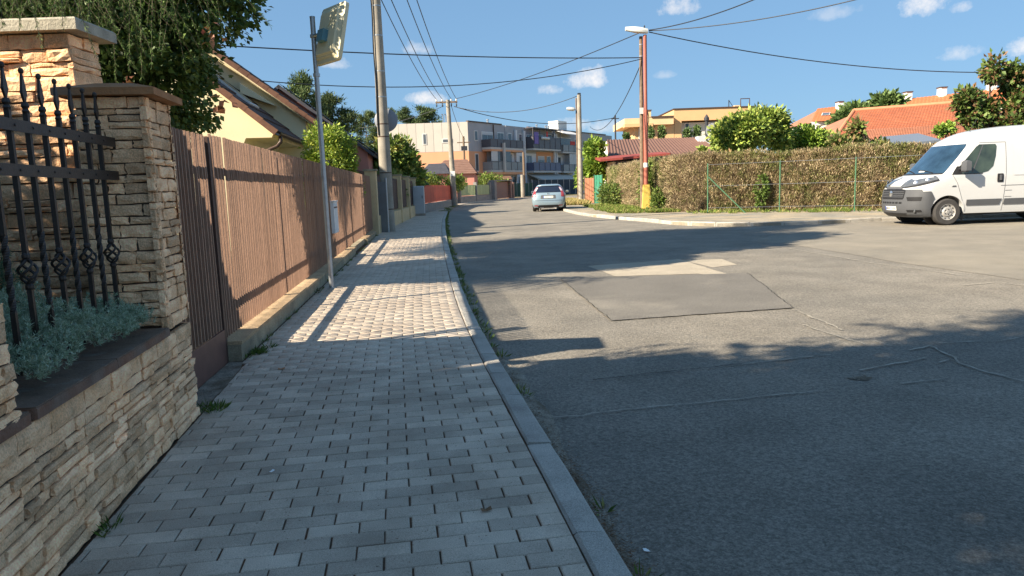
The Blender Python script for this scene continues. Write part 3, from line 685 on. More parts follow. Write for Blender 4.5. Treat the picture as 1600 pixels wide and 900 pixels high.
tufts('wall_foot_weeds', sp, 2, GREENS[:3], 'small dark weeds at the foot of wall and plinth', .05)
# brown needles and crumbs in the gutter and paving joints
rs = np.random.default_rng(12); n = 2600; yy = np.concatenate([rs.normal(3.05, .35, 900), rs.normal(2.45, .2, 500), rs.uniform(2, 6, 1200)])
xx = np.array([kerb_x(v) for v in yy]) + np.abs(rs.normal(0, .045, n)) + .004
a = rs.random(n)*6.28; C = np.stack([xx, yy, np.full(n, Z_ROAD+.016)], 1); D = np.stack([np.cos(a), np.sin(a), .12*rs.random(n)], 1)
V, F = leaves(rs, C, D, .016, .14, 0); o = npmesh('needle_litter', V, F, M_GRASS, None, tints(rs, n, [(.20, .10, .055), (.14, .08, .05), (.27, .17, .10)], .3)); tag(o, 'brown fallen needles gathered in the gutter beside the kerb', 'litter', kind='stuff')
n = 1500; yy = rs.uniform(2.3, 5.4, n); ux = rs.random(n)**.8; xx = np.array([left_x(v) for v in yy])*(1-ux)+ux*np.array([kerb_x(v)-.15 for v in yy]); a = rs.random(n)*6.28
C = np.stack([xx, yy, np.full(n, .002)], 1); D = np.stack([np.cos(a), np.sin(a), .1*rs.random(n)], 1); V, F = leaves(rs, C, D, .009, .2, 0)
o = npmesh('paving_litter', V, F, M_GRASS, None, tints(rs, n, [(.16, .08, .05), (.1, .07, .05), (.22, .15, .1)], .3)); tag(o, 'fine brown crumbs scattered over the paving', 'litter', kind='stuff')
def scrap(name, px, py, z, l, w, m, label, cat, curl=.3):
    p = ground(px, py, z); r_ = rng(int(px)); a = r_.uniform(0, 3); ca, sa = math.cos(a), math.sin(a); rows = []
    for i in range(5):
        u = (i/4-.5)*l; rows.append([(p[0]+u*ca-v*sa*w, p[1]+u*sa+v*ca*w, z+.003+curl*abs(u)*(.5+v)) for v in (-.5*(1-abs(i-2)*.12), 0, .5*(1-abs(i-2)*.12))])
    o = MB().grid(rows).build(name, m); return tag(o, label, cat)
scrap('paper_scrap', 1010, 861, Z_ROAD+.002, .028, .02, M_WHITE, 'white paper scrap lying on the asphalt near the kerb', 'paper scrap')
scrap('foil_scrap', 425, 737, .002, .03, .016, M_WHITE, 'small white scrap lying on the paving near the wall', 'scrap')
M_DRY = mat('dry_leaf', (0.17, 0.10, 0.055), .8, .2, var=.2, scale=40)
scrap('dry_leaf', 760, 798, .003, .045, .022, M_DRY, 'curled brown leaf lying on the paving', 'leaf', .55)
scrap('dry_leaf', 440, 577, .003, .05, .03, M_CAPO, 'orange fallen leaf on the paving at the shadow edge', 'leaf', .4)
# ---------------------------------------------------------------- trees and houses on the left
M_LEAF = mat('broad_leaf', (0.06, 0.1, 0.02), 0.55, 0.4, var=0.0, attr=True, trans=0.22)
M_BARK = mat('tree_bark', (0.13, 0.10, 0.075), 0.95, 0.1, var=0.35, scale=9, bump=0.9, bump_scale=30)
# tall dense leafy tree behind the fence
tt = empty('tall_leafy_tree', (-5.7, 9.9, -.1), 0, 'tall dense dark-green leafy tree rising behind the picket fence', 'tree')
blobs = [(-5.0, 9.5, 2.9, 1.25, 1.2, .95), (-5.9, 9.4, 2.7, 1.3, 1.2, .9), (-4.15, 9.7, 4.05, .85, 1.0, .8), (-4.4, 9.6, 4.6, 1.0, 1.1, .8), (-6.0, 9.6, 4.2, 1.7, 1.4, 1.1), (-7.2, 9.3, 3.4, 1.5, 1.2, 1.4), (-5.9, 10.6, 5.8, 2.0, 1.9, 1.3), (-5.9, 10.6, 7.2, 1.7, 1.6, 1.2), (-5.9, 10.6, 8.5, 1.1, 1.1, 1.2)]
MULT = [(.065, .115, .025), (.09, .15, .035), (.05, .09, .02), (.13, .20, .045)]
o = crown('crown', tt, 3, blobs[:6], 1700, 64, .078, MULT, M_LEAF, clump_r=.22, width=.72, droop=.35); o.matrix_parent_inverse = Matrix.Translation(-Vector(tt.location))
o = crown('upper_crown', tt, 4, blobs[6:], 1000, 30, .17, MULT[:3], M_LEAF, clump_r=.34, width=.75, droop=.2, shell=.3); o.matrix_parent_inverse = Matrix.Translation(-Vector(tt.location))
limbs(tt, M_BARK, (0, 0, 0), (.05, .1, 8.5), .22, 16, 2.0, 5, lo=.2)
# a few withered leaf bunches
rs = np.random.default_rng(61); C = []
for px, py, dy in ((330, 55, 8.4), (205, 130, 8.3), (345, 160, 8.5)):
    c = at_depth(px, py, dy); C.append(c + rs.normal(size=(9, 3))*np.array([.05, .05, .08]))
C = np.concatenate(C); V, F = leaves(rs, C, rs.normal(size=C.shape)+np.array([0, 0, -.8]), .10, .7, .3)
child_keep(npmesh('withered_leaves', V, F, M_LEAF, None, tints(rs, len(C), [(.30, .09, .06), (.22, .11, .05), (.38, .17, .10)], .3)), tt)

def needle_spray(rs, A, B, n_tw, tw_len, needle, hang=1.0):
    """drooping conifer bough from A to B: side twigs that hang, closely needled -> C, D and twig polylines"""
    Cs, Ds, tw = [], [], []
    A, B = np.array(A, float), np.array(B, float); ax = B-A
    for k in range(n_tw):
        t = (k+rs.random())/n_tw; p = A + ax*t; L_ = tw_len*(.5+.8*rs.random())
        sdw = rs.normal(size=3)*np.array([.55, .55, .12]) + ax/np.linalg.norm(ax)*.35; sdw[2] -= hang*(.5+.7*rs.random()); sdw /= np.linalg.norm(sdw)
        m_ = int(L_/needle*9); tt_ = rs.random((m_, 1)); bend = np.array([0, 0, -.3])*tt_**2*L_
        C = p + sdw*tt_*L_ + bend; D = unit(rs.normal(size=(m_, 3)))*.75 + sdw*1.0; Cs.append(C); Ds.append(D); tw.append([p, p+sdw*L_*.5+np.array([0, 0, -.075*L_]), p+sdw*L_+np.array([0, 0, -.3*L_])])
    return np.concatenate(Cs), np.concatenate(Ds), tw
# weeping larch: trunk left of the picture, boughs hanging in from the top left
la = empty('weeping_larch', (-7.6, 8.3, -.1), 0, 'weeping larch boughs hanging in from the top left corner', 'larch tree')
rs = np.random.default_rng(71); Cs, Ds, TW = [], [], []; mb = MB()
mb.tube([(-7.6, 8.3, -.1), (-7.6, 8.3, 2), (-7.55, 8.3, 4.2), (-7.6, 8.3, 6.4)], [.16, .13, .08, .02], 8)
boughs = []
for px, py, dy in ((30, -40, 7.6), (90, -45, 7.7), (140, -25, 7.5), (190, -30, 7.6), (235, -50, 7.8), (270, -20, 7.7), (315, -40, 7.8), (360, -25, 8.0), (290, 0, 8.1), (60, -5, 8.0), (200, 5, 8.0)):
    q = at_depth(px, py, dy); boughs.append(((-7.6, 8.3, min(6.0, q[2]+.7+rs.random()*.6)), q))
for A, B in boughs:
    S = np.array(A)*.4+np.array(B)*.6; c, d, t = needle_spray(rs, S, B, 17, .62, .04); Cs.append(c); Ds.append(d); TW += t; mb.tube([A, (np.array(A)+np.array(B))/2+np.array([0, 0, -.05]), np.array(B)], [.03, .016, .005], 5)
for t in TW: mb.tube(t, [.004, .003, .0015], 3, caps=False)
child_keep(mb.build('trunk', M_BARK, None, smooth=True), la)
C, D = np.concatenate(Cs), np.concatenate(Ds); V, F = leaves(rs, C, D, .042, .10, 0)
child_keep(npmesh('foliage', V, F, M_NEED, None, tints(rs, len(C), [(.08, .145, .035), (.11, .185, .045), (.06, .11, .03), (.15, .22, .06)], .25)), la)
# spruce in the front garden, left of the camera: shades the pavement
spz = empty('garden_spruce', (-5.2, .3, -.1), 0, 'dense garden spruce left of the footway shading the street', 'spruce tree')
Cs, Ds = [], []; mb = MB(); mb.tube([(0, 0, 0), (0, .02, 5), (0, 0, 10)], [.19, .12, .02], 8)
rs = np.random.default_rng(81)
for k in range(230):
    z = 1.3 + 8.4*rs.random()**.9; a = rs.random()*6.28; L_ = 2.35*(1-(z/10.2)**1.6)*(.65+.4*rs.random())+.15; e = np.array([math.cos(a)*L_, math.sin(a)*L_, z-.22*L_]); mb.tube([(0, 0, z), e*np.array([.5, .5, 1])+np.array([0, 0, .12*L_]), e], [.03, .02, .006], 4)
    m_ = int(60+90*L_); t = rs.random((m_, 1))**.7; C = np.array([0, 0, z])*(1-t)+e*t + rs.normal(size=(m_, 3))*np.array([.16, .16, .07])*(.4+t); Cs.append(C); Ds.append(rs.normal(size=(m_, 3))+np.array([math.cos(a), math.sin(a), -.7]))
mb.build('trunk', M_BARK, spz, smooth=True); C, D = np.concatenate(Cs), np.concatenate(Ds); V, F = leaves(rs, C, D, .22, .30, .1)
npmesh('foliage', V, F, M_NEED, spz, tints(rs, len(C), [(.05, .09, .03), (.07, .12, .04)], .25))
Cs, Ds, mb = [], [], MB()
for px, py, A in ((55, -5, (-4.2, 1.9, 3.5)), (125, 0, (-4.0, 2.0, 3.4)), (160, -20, (-3.9, 2.1, 3.5)), (95, -35, (-4.0, 1.9, 3.6))):
    q = at_depth(px, py, 4.12); c, d, t = needle_spray(rs, np.array(A)*.2+q*.8, q, 7, .22, .024); Cs.append(c); Ds.append(d); mb.tube([A, q], [.012, .004], 5)
    for k in t: mb.tube(k, [.0025, .002, .001], 3, caps=False)
C, D = np.concatenate(Cs), np.concatenate(Ds); V, F = leaves(rs, C, D, .026, .10, 0)
child_keep(mb.build('drooping_twigs', M_BARK), spz); child_keep(npmesh('drooping_needles', V, F, M_NEED, None, tints(rs, len(C), [(.10, .17, .05), (.15, .22, .07)], .25)), spz)

# unseen pine added left of view; its high crown shades the road ahead
hp = empty('shade_pine', (-13.0, 9.6, -.1), 0, 'added tall bare-stemmed pine, out of view, shading the road', 'pine tree')
limbs(hp, M_BARK, (0, 0, 0), (0, 0, 16.0), .24, 20, 3.0, 12, lo=.6)
crown('crown', hp, 13, [(0, 0, 10.6, 2.6, 2.6, 1.5), (0, 0, 12.3, 2.2, 2.2, 1.5), (0, 0, 13.9, 1.5, 1.5, 1.4), (0, 0, 15.4, .8, .8, 1.2)], 1200, 30, .2, MULT[:3], M_NEED, clump_r=.4, width=.35, shell=.25)
# unseen shrub added left of view to shade the lower yard wall
gsb = empty('shade_shrub', (-5.1, 3.15, -.1), 0, 'added rounded evergreen shrub, out of view, shading the yard wall', 'shrub')
crown('crown', gsb, 19, [(0, 0, 1.4, .95, .75, 1.4), (0, 0, 2.5, .8, .65, .9)], 560, 30, .09, MULT[:3], M_LEAF, clump_r=.2, width=.5, shell=.5); limbs(gsb, M_BARK, (0, 0, 0), (0, 0, 2.2), .06, 12, .7, 16, lo=.1)
M_YEL = mat('cream_yellow_render', (0.86, 0.74, 0.48), 0.9, 0.2, var=0.06, scale=2, speck=.06, speck_scale=80, bump=.12, bump_scale=120)
M_TILE_D = mat('dark_brown_tile', (0.075, 0.048, 0.04), 0.75, 0.3, var=0.25, scale=5, rnd=.1)
M_TILE_E = mat('brown_verge_tile', (0.17, 0.085, 0.055), 0.75, 0.3, var=0.25, scale=8, rnd=.12)
M_GUT = mat('dark_brown_gutter', (0.085, 0.05, 0.036), 0.45, 0.4, var=.1)
M_GLASS = mat('dark_window_glass', (0.03, 0.04, 0.05), 0.06, 0.6, var=.05, scale=.6)
M_FRAME = mat('white_window_frame', (0.72, 0.71, 0.68), 0.5, 0.4, var=.04)
M_PLASTER = mat('pale_house_render', (0.62, 0.56, 0.46), 0.9, 0.2, var=.08, scale=1.5)
def frame_mat(p, ang): return Matrix.Translation(Vector(p)) @ Matrix.Rotation(ang, 4, 'Z')
FA = math.atan2(0.117, 1)      # street direction turns left by this much
# yellow house: local x to the street (+), y along the street; gable faces the camera
yh = empty('yellow_house', (-6.04, 23.4, 0), FA, 'cream yellow house with steep dark tiled roof behind the picket fence', 'house')
SL = .766; EZ = 3.53; HWD = 11.0
def gable(mb, y0, y1, x0, x1, ez, sl, zb=-.1):
    xm = (x0+x1)/2; zr = ez+sl*(x1-x0)/2
    pr = [(x0, zb), (x1, zb), (x1, ez), (xm, zr), (x0, ez)]; n = 5
    mb.add([(x, y0, z) for x, z in pr] + [(x, y1, z) for x, z in pr], [tuple(range(n)), tuple(range(2*n-1, n-1, -1))] + [(i, n+i, n+(i+1)%n, (i+1)%n) for i in range(n)])
mb = MB(); gable(mb, 0, 11, -HWD+.35, -.35, EZ+SL*.35-.16, SL); mb.build('wall', M_YEL, yh)
def roof_plane(parent, xe, ze, xr, zr, y0, y1, m, th=.10, name='roof', rows=14, cols=0):
    """roof slope from eave (xe, ze) to ridge (xr, zr): overlapping courses of tile, wavy along y"""
    mb = MB(); L_ = math.hypot(xr-xe, zr-ze); ux, uz = (xr-xe)/L_, (zr-ze)/L_; nx, nz = -uz*(1 if xe < xr else -1), abs(ux)
    if xe > xr: nx, nz = uz, -ux
    step = L_/rows; cols = cols or int((y1-y0)/.30)
    for r_ in range(rows):
        a, b = r_*step, (r_+1)*step+.03; P = []
        for s_, h in ((a, .045), (a, .060), (b, .022)):
            row = []
            for c in range(cols*2+1):
                y = y0+(y1-y0)*c/(cols*2); hh = h + (.018 if c % 2 else 0) - (.035 if (s_ == a and h == .045) else 0)
                row.append((xe+ux*s_+nx*hh, y, ze+uz*s_+nz*hh))
            P.append(row)
        mb.grid(P)
    return mb.build(name, m, parent, recalc=False)
def slab(parent, xe, ze, xr, zr, y0, y1, th, m, name):
    L_ = math.hypot(xr-xe, zr-ze); ux, uz = (xr-xe)/L_, (zr-ze)/L_; nx, nz = (-uz, ux) if xe < xr else (uz, -ux)
    mb = MB(); q = [(xe, ze), (xr, zr), (xr-nx*th, zr-nz*th), (xe-nx*th, ze-nz*th)]
    mb.add([(x, y0, z) for x, z in q] + [(x, y1, z) for x, z in q], [(0,1,2,3), (7,6,5,4)] + [(i, 4+i, 4+(i+1)%4, (i+1)%4) for i in range(4)])
    return mb.build(name, m, parent)
XR = -HWD/2; ZR = EZ+SL*HWD/2
slab(yh, 0, EZ, XR, ZR, -.25, 11.25, .12, M_YEL, 'roof_underside'); roof_plane(yh, .0, EZ, XR, ZR, -.28, 11.28, M_TILE_D)
slab(yh, -HWD, EZ, XR, ZR, -.25, 11.25, .12, M_YEL, 'roof_underside'); roof_plane(yh, -HWD, EZ, XR, ZR, -.28, 11.28, M_TILE_D)
def verge_tiles(parent, xe, ze, xr, zr, y, m, n=14, w=.09):
    L_ = math.hypot(xr-xe, zr-ze); ux, uz = (xr-xe)/L_, (zr-ze)/L_; nx, nz = (-uz, ux) if xe < xr else (uz, -ux)
    me = None
    for k in range(n):
        a, b = L_*k/n, L_*(k+1)/n+.02; h0, h1 = .085, .06
        q = [(xe+ux*a, ze+uz*a), (xe+ux*b, ze+uz*b), (xe+ux*b+nx*h1, ze+uz*b+nz*h1), (xe+ux*a+nx*h0, ze+uz*a+nz*h0)]; q = [(x-nx*.08, z-nz*.08) if i < 2 else (x, z) for i, (x, z) in enumerate(q)]
        mb = MB(); mb.add([(x, y-.012, z) for x, z in q] + [(x, y+w, z) for x, z in q], [(0,1,2,3), (7,6,5,4)] + [(i, 4+i, 4+(i+1)%4, (i+1)%4) for i in range(4)]); mb.build('verge_tile', m, parent)
verge_tiles(yh, 0, EZ, XR, ZR, -.29, M_TILE_E, 20); 
# small triangular vent hood on the gable
vh = MB(); vx, vz = -1.75, 4.42
vh.add([(vx-.45, -.02, vz+.40), (vx+.55, -.02, vz-.30), (vx-.45, -.34, vz+.36), (vx+.55, -.34, vz-.34), (vx-.45, -.34, vz+.06), (vx-.45, -.02, vz+.0)], [(0,2,3,1), (2,4,3), (0,5,4,2), (5,1,3,4), (0,1,5)]); vh.build('gable_hood', M_YEL, yh)
# porch wing in front with its own roof
pw = yh
PX, PZ, PY0, WS = -.47, 2.91, -4.37, .86
mb = MB(); pr = [(-6.0, -.1), (PX-.95, -.1), (PX-.95, 2.40), (PX-.75, 2.80), (PX-.10, 2.80), (PX-.06, PZ-.03), (-6.0, PZ+WS*(6.0+PX)-.12)]; n = len(pr)
mb.add([(x, PY0, z) for x, z in pr] + [(x, -.02, z) for x, z in pr], [tuple(range(n)), tuple(range(2*n-1, n-1, -1))] + [(i, n+i, n+(i+1)%n, (i+1)%n) for i in range(n)]); mb.build('wing_wall', M_YEL, yh)
slab(yh, PX+.02, PZ, -6.0, PZ+WS*(6.02+PX), PY0-.08, -.02, .07, M_YEL, 'wing_roof_underside'); roof_plane(yh, PX+.04, PZ, -6.0, PZ+WS*(6.04+PX), PY0-.10, -.02, M_TILE_D, rows=12, name='wing_roof'); verge_tiles(yh, PX+.04, PZ, -6.0, PZ+WS*(6.04+PX), PY0-.11, M_TILE_E, 16, .07)
gt = MB(); rows = []
for y in (PY0-.16, -.02):
    rows.append([(PX+.10+.075*math.cos(a), y, PZ-.005+.075*math.sin(a)) for a in np.linspace(math.pi, 2*math.pi, 8)])
gt.grid(rows); gt.grid([[(PX+.10+.068*math.cos(a), y, PZ-.005+.068*math.sin(a)) for a in np.linspace(math.pi, 2*math.pi, 8)] for y in (PY0-.16, -.02)]); gt.build('gutter', M_GUT, yh, recalc=False)
MB().tube([(PX+.10, PY0+.1, PZ-.08), (PX+.10, PY0+.1, PZ-.22), (PX, PY0+.06, PZ-.34), (PX-.62, PY0-.02, PZ-.60), (PX-.80, PY0-.06, PZ-.72), (PX-.80, PY0-.06, 0)], .05, 8).build('downpipe', M_GUT, yh, smooth=True)
# roof window in the wing
ln_ = math.hypot(1, WS); nx, nz = WS/ln_, 1/ln_
def wroof(x, y, h): return (x+nx*h, y, PZ-WS*(x-PX)+nz*h)
P = [(-2.6, -2.6), (-1.5, -2.6), (-1.5, -1.5), (-2.6, -1.5)]
rw_ = MB().add([wroof(x, y, .03) for x, y in P] + [wroof(x, y, .13) for x, y in P], [(4,5,6,7)] + [(i, (i+1)%4, 4+(i+1)%4, 4+i) for i in range(4)]).build('roof_window', M_FRAME, yh)
P = [(-2.52, -2.52), (-1.58, -2.52), (-1.58, -1.58), (-2.52, -1.58)]; MB().add([wroof(x, y, .135) for x, y in P], [(0,1,2,3)]).build('pane', M_GLASS, rw_)
MB().box((PX-.62, -1.2, 2.0), (PX-.5, -1.1, 2.5)).build('wall_vent', M_GUT, yh)

# unseen house added left of the camera so its shade lies on the road
nh = empty('shade_house', (-10.5, -8.95, 0), 0, 'added pale rendered gable house, out of view, shading the road', 'house')
mb = MB(); gable(mb, -8, 8.0, -4.2, 4.2, 5.6, .75); mb.build('wall', M_PLASTER, nh)
for sx in (-1, 1):
    slab(nh, sx*4.7, 5.3, 0, 5.3+.75*4.7, -8.4, 8.4, .14, M_FRAME, 'roof_underside'); roof_plane(nh, sx*4.7, 5.35, 0, 5.35+.75*4.7, -8.42, 8.42, M_TILE_D, rows=12)
for y in (-5, -1, 3.5):
    f = MB().box((4.18, y, 1.2), (4.24, y+1.4, 2.6)).build('window', M_FRAME, nh); MB().box((4.236, y+.07, 1.27), (4.245, y+1.33, 2.53)).build('pane', M_GLASS, f)

# ---------------------------------------------------------------- hedge-like thuja, pines and shrubs behind the fence
M_PINE = mat('pine_needles', (0.08, 0.13, 0.04), 0.7, 0.25, var=0.0, attr=True, trans=0.1)
th = empty('golden_thuja', (-4.80, 19.8, -.1), 0, 'rounded yellow-green thuja bush clipped above the picket fence', 'thuja bush')
o = crown('crown', th, 9, [(0, 0, 1.5, .68, .66, 1.4), (-.02, 0, 2.3, .63, .62, .95)], 620, 34, .085, [(.22, .32, .04), (.29, .39, .05), (.14, .23, .035), (.37, .41, .07)], M_LEAF, clump_r=.17, width=.45, shell=.8)
limbs(th, M_BARK, (0, 0, 0), (0, 0, 2.4), .06, 12, .6, 6, lo=.1)
def pine(px, top_y, Y, label, seed, w=1.7, base_z=3.0, dark=1.0, n=34):
    t = at_depth(px, top_y, Y); H = t[2]; rs = np.random.default_rng(seed)
    e = empty('pine_tree', (t[0], Y, -.1), 0, label, 'pine tree', 'pines beyond the houses'); mb = MB(); mb.tube([(0, 0, 0), (.05, 0, H*.5), (0, 0, H-.1)], [.2, .13, .03], 6); Cs, Ds = [], []
    for k in range(n):
        z = base_z + (H-base_z)*((k+rs.random())/n); a = rs.random()*6.28; f = (H-z)/(H-base_z); L_ = w*(.25+.9*f**.75)*(.55+.6*rs.random()); q = np.array([math.cos(a)*L_, math.sin(a)*L_, z+.16*L_]); mb.tube([(0, 0, z), q], [.05, .012], 4)
        for j in range(5):
            c = np.array([0, 0, z])*(1-(.4+.15*j))+q*(.4+.15*j) + rs.normal(size=3)*.12; m_ = 60; Cs.append(c+rs.normal(size=(m_, 3))*np.array([.17, .17, .11])*max(1, w/2.3)); Ds.append(rs.normal(size=(m_, 3))*.8+np.array([math.cos(a)*.5, math.sin(a)*.5, .7]))
    mb.build('trunk', M_BARK, e, smooth=True); C, D = np.concatenate(Cs), np.concatenate(Ds); V, F = leaves(rs, C, D, .30*max(1, w/2.6), .20, 0)
    npmesh('crown', V, F, M_PINE, e, tints(rs, len(C), np.array([(.10, .15, .05), (.15, .19, .07), (.06, .10, .04)])*dark, .25))
pine(470, 122, 52, 'tall pine with bushy top above the yellow house roof', 1, 2.3, 4.5)
pine(517, 150, 55, 'dark pine right of the tallest pine, left of the round concrete pole', 2, 1.9, 4.5, .75)
pine(418, 147, 50, 'pine tip peeping over the yellow house ridge', 3, 1.7, 4.5)
pine(570, 176, 112, 'small pine tip just left of the round concrete pole', 4, 3.2, 7, .9)
pine(603, 172, 114, 'pine tip hidden half behind the round concrete pole', 5, 3.2, 7, .9)
pine(634, 172, 128, 'pine top right of the round concrete pole above the apartment roof', 6, 3.8, 9, .9)
pine(662, 170, 130, 'rightmost pine top above the left end of the apartment roof', 7, 4.2, 9, .85)
# leafy ornamental tree beyond the concrete pole
ot = empty('magnolia_tree', (-6.3, 39.5, -.1), 0, 'leafy green tree with yellowing leaves right of the concrete pole', 'tree')
crown('crown', ot, 14, [(0, 0, 2.6, 1.5, 1.5, 1.2), (.2, 0, 3.3, 1.1, 1.2, .9), (-.7, 0, 2.0, 1.1, 1.1, .9), (.8, -.2, 2.1, .9, 1, .8)], 430, 20, .27, [(.15, .23, .045), (.23, .31, .06), (.10, .16, .04), (.32, .30, .07), (.20, .26, .05)], M_LEAF, clump_r=.32, width=.5, shell=.55)
limbs(ot, M_BARK, (0, 0, 0), (.1, 0, 3.6), .09, 14, 1.2, 7, lo=.3)
gs = empty('low_green_bush', (-5.7, 34.5, -.1), 0, 'light green bush between the thuja and the concrete pole', 'bush')
crown('crown', gs, 15, [(0, 0, 1.6, .8, .8, .75)], 110, 24, .16, [(.18, .24, .05), (.25, .28, .07)], M_LEAF, clump_r=.2, width=.5); limbs(gs, M_BARK, (0, 0, 0), (0, 0, 1.9), .05, 8, .5, 8)
# ---------------------------------------------------------------- poles, mirror, lamps, wires
M_GALV = mat('galvanised_steel', (0.42, 0.44, 0.46), 0.42, 0.5, metal=0.75, var=0.12, scale=14)
M_CONC = mat('pole_concrete', (0.36, 0.325, 0.27), 0.88, 0.2, var=0.18, scale=3, speck=.2, speck_scale=120, bump=.4, bump_scale=60, col2=(.29, .26, .215), mix_scale=1.2)
M_CREAM = mat('cream_plastic', (0.66, 0.60, 0.40), 0.5, 0.4, var=.06, scale=4)
M_BLACK = mat('black_cable', (0.018, 0.018, 0.02), 0.6, 0.3, var=.1)
M_WIRE = mat('overhead_wire', (0.03, 0.033, 0.04), 0.5, 0.4, var=.1)
M_MIRR = mat('mirror_face', (0.8, 0.82, 0.84), 0.04, 0.8, metal=1.0, var=0)
M_TEAL = mat('teal_bracket', (0.10, 0.24, 0.30), 0.5, 0.4, var=.1)
M_WOODP = mat('weathered_pole_wood', (0.20, 0.145, 0.10), 0.9, 0.2, var=0.3, scale=7, bump=.5, bump_scale=40)
M_RED = mat('faded_red_paint', (0.34, 0.105, 0.07), 0.55, 0.4, var=.15, scale=6)
M_YELP = mat('yellow_painted_concrete', (0.66, 0.46, 0.10), 0.75, 0.3, var=.16, scale=5, col2=(.5, .36, .12), mix_scale=4, mix_lo=.55, mix_hi=.7)
M_LAMP = mat('pale_lamp_housing', (0.62, 0.62, 0.58), 0.45, 0.4, var=.06)
M_LENS = mat('frosted_lamp_lens', (0.45, 0.44, 0.40), 0.25, 0.5, var=.1)
def helper_tube(name, pts, rad, m, parent, n=10): return MB().tube(pts, rad, n).build(name, m, parent, smooth=R(50))
# traffic mirror on a steel post, seen from behind
sp_ = Vector((-2.51, 9.91, 0)); tm = empty('traffic_mirror', sp_, 0, 'rectangular traffic mirror seen from behind on a galvanised post', 'traffic mirror')
helper_tube('post', [(0, 0, -.05), (-.005, 0, 1.8), (-.012, 0, 3.62)], .034, M_GALV, tm, 14)
MB().lathe([(.036, 3.615), (.036, 3.632), (.01, 3.64)], 14, Matrix.Translation((-.012, 0, 0))).build('post_cap', M_GALV, tm)
cen = at_depth(519, 54, 9.78); cm = Vector(cen)-sp_
mr = MB()
tilt = R(-13); yaw = R(-47)
MM = Matrix.Translation(cm) @ Matrix.Rotation(yaw, 4, 'Z') @ Matrix.Rotation(tilt, 4, 'X')       # local x: width, z: height, -y: the back we see
def rrect(w, h, r_, n=5):
    P = []
    for cx, cz, a0 in ((w-r_, h-r_, 0), (-w+r_, h-r_, 90), (-w+r_, -h+r_, 180), (w-r_, -h+r_, 270)):
        for k in range(n+1): a = R(a0+90*k/n); P.append((cx+r_*math.cos(a), cz+r_*math.sin(a)))
    return P
def loop_loft(loops, M, caps=(True, True)):
    mb = MB(); n = len(loops[0][0]); vs = []
    for P, y in loops: vs += [M @ Vector((x, y, z)) for x, z in P]
    fs = [(i*n+k, i*n+(k+1)%n, (i+1)*n+(k+1)%n, (i+1)*n+k) for i in range(len(loops)-1) for k in range(n)]
    if caps[0]: fs.append(tuple(range(n)))
    if caps[1]: fs.append(tuple((len(loops)-1)*n+k for k in range(n)))
    return mb.add(vs, fs)
W_, H_ = .31, .38
back = loop_loft([(rrect(W_*.70, H_*.72, .03), -.085), (rrect(W_*.76, H_*.78, .03), -.06), (rrect(W_*.80, H_*.82, .03), -.058), (rrect(W_*.88, H_*.88, .04), -.035), (rrect(W_, H_, .05), -.03), (rrect(W_, H_, .05), .02)], MM).build('mirror_back', M_CREAM, tm, smooth=R(35))
loop_loft([(rrect(W_-.03, H_-.03, .045), .0205), (rrect(W_-.10, H_-.10, .04), .04)], MM, (False, True)).build('mirror_face', M_MIRR, tm, smooth=R(35))
mb = MB(); mb.box((-.10, -.16, -.13), (.05, -.086, .02), MM); mb.build('bracket', M_TEAL, tm)
a = MM @ Vector((-.05, -.13, -.03)); helper_tube('arm', [(-.012, -.02, 3.38), tuple(a)], .022, M_GALV, tm, 8)
MB().lathe([(.047, 3.36), (.047, 3.40)], 12, Matrix.Translation((-.012, 0, 0))).build('clamp', M_GALV, tm); MB().lathe([(.047, 2.86), (.047, 2.90)], 12, Matrix.Translation((-.008, 0, 0))).build('clamp', M_GALV, tm)
for sgn in (-1, 1): mb = MB(); mb.tube([MM @ Vector((.02, -.09, .05*sgn)), MM @ Vector((.17*1, -.087, .25*sgn))], .004, 4); mb.build('back_rib', M_CREAM, tm)

# round concrete pole
cp = Vector((-3.99, 23.68, 0)); po = empty('concrete_pole', cp, 0, 'tall round tapering concrete pole at the edge of the paving', 'utility pole')
MB().lathe([(.215, -.1), (.21, .3), (.20, 2.0), (.16, 6.0), (.13, 9.4)], 20).build('shaft', M_CONC, po, smooth=R(50))
for z, r_ in ((.72, .212), (1.9, .205), (3.05, .194), (3.45, .19), (4.3, .181), (5.1, .173), (6.2, .161), (7.1, .155)): MB().lathe([(r_, z), (r_, z+.035)], 20).build('steel_band', M_GUT if z < 4 else M_GALV, po, smooth=R(50))
helper_tube('cable', [(-.12+.01*math.sin(z*3), -.19+.004*z, z) for z in np.linspace(3.1, 9, 24)], .022, M_BLACK, po, 6)
helper_tube('cable_guard', [(.03, -.235, 0), (.03, -.225, 1.75)], .035, M_GALV, po, 8)
MB().box((-.75, -.06, 9.12), (.75, .06, 9.24)).build('crossarm', M_CONC, po)
for x in (-.68, -.3, .3, .68): MB().lathe([(.03, 9.24), (.05, 9.27), (.05, 9.33), (.03, 9.38)], 8, Matrix.Translation((x, 0, 0))).build('insulator', M_LAMP, po)
MB().box((-.30, -.26, -.05), (.02, -.15, 1.62)).build('meter_panel', mat('grey_meter_panel', (.20, .20, .20), .6, .3, var=.1), po)
rm = empty('round_mirror', (cp.x+.06, cp.y+.26, 3.62), 0, 'round mirror mounted on the far side of the concrete pole', 'round mirror')
MB().lathe([(.05, 0), (.36, .03), (.38, .05), (.38, .07), (.35, .09), (.2, .13), (.05, .15)], 28, Matrix.Rotation(R(-90), 4, 'X')).build('disc', mat('grey_mirror_back', (.25, .27, .31), .5, .4, var=.05), rm, smooth=R(40))
MB().box((-.03, -.06, -.05), (.03, .02, .05)).build('bracket', M_GALV, rm)

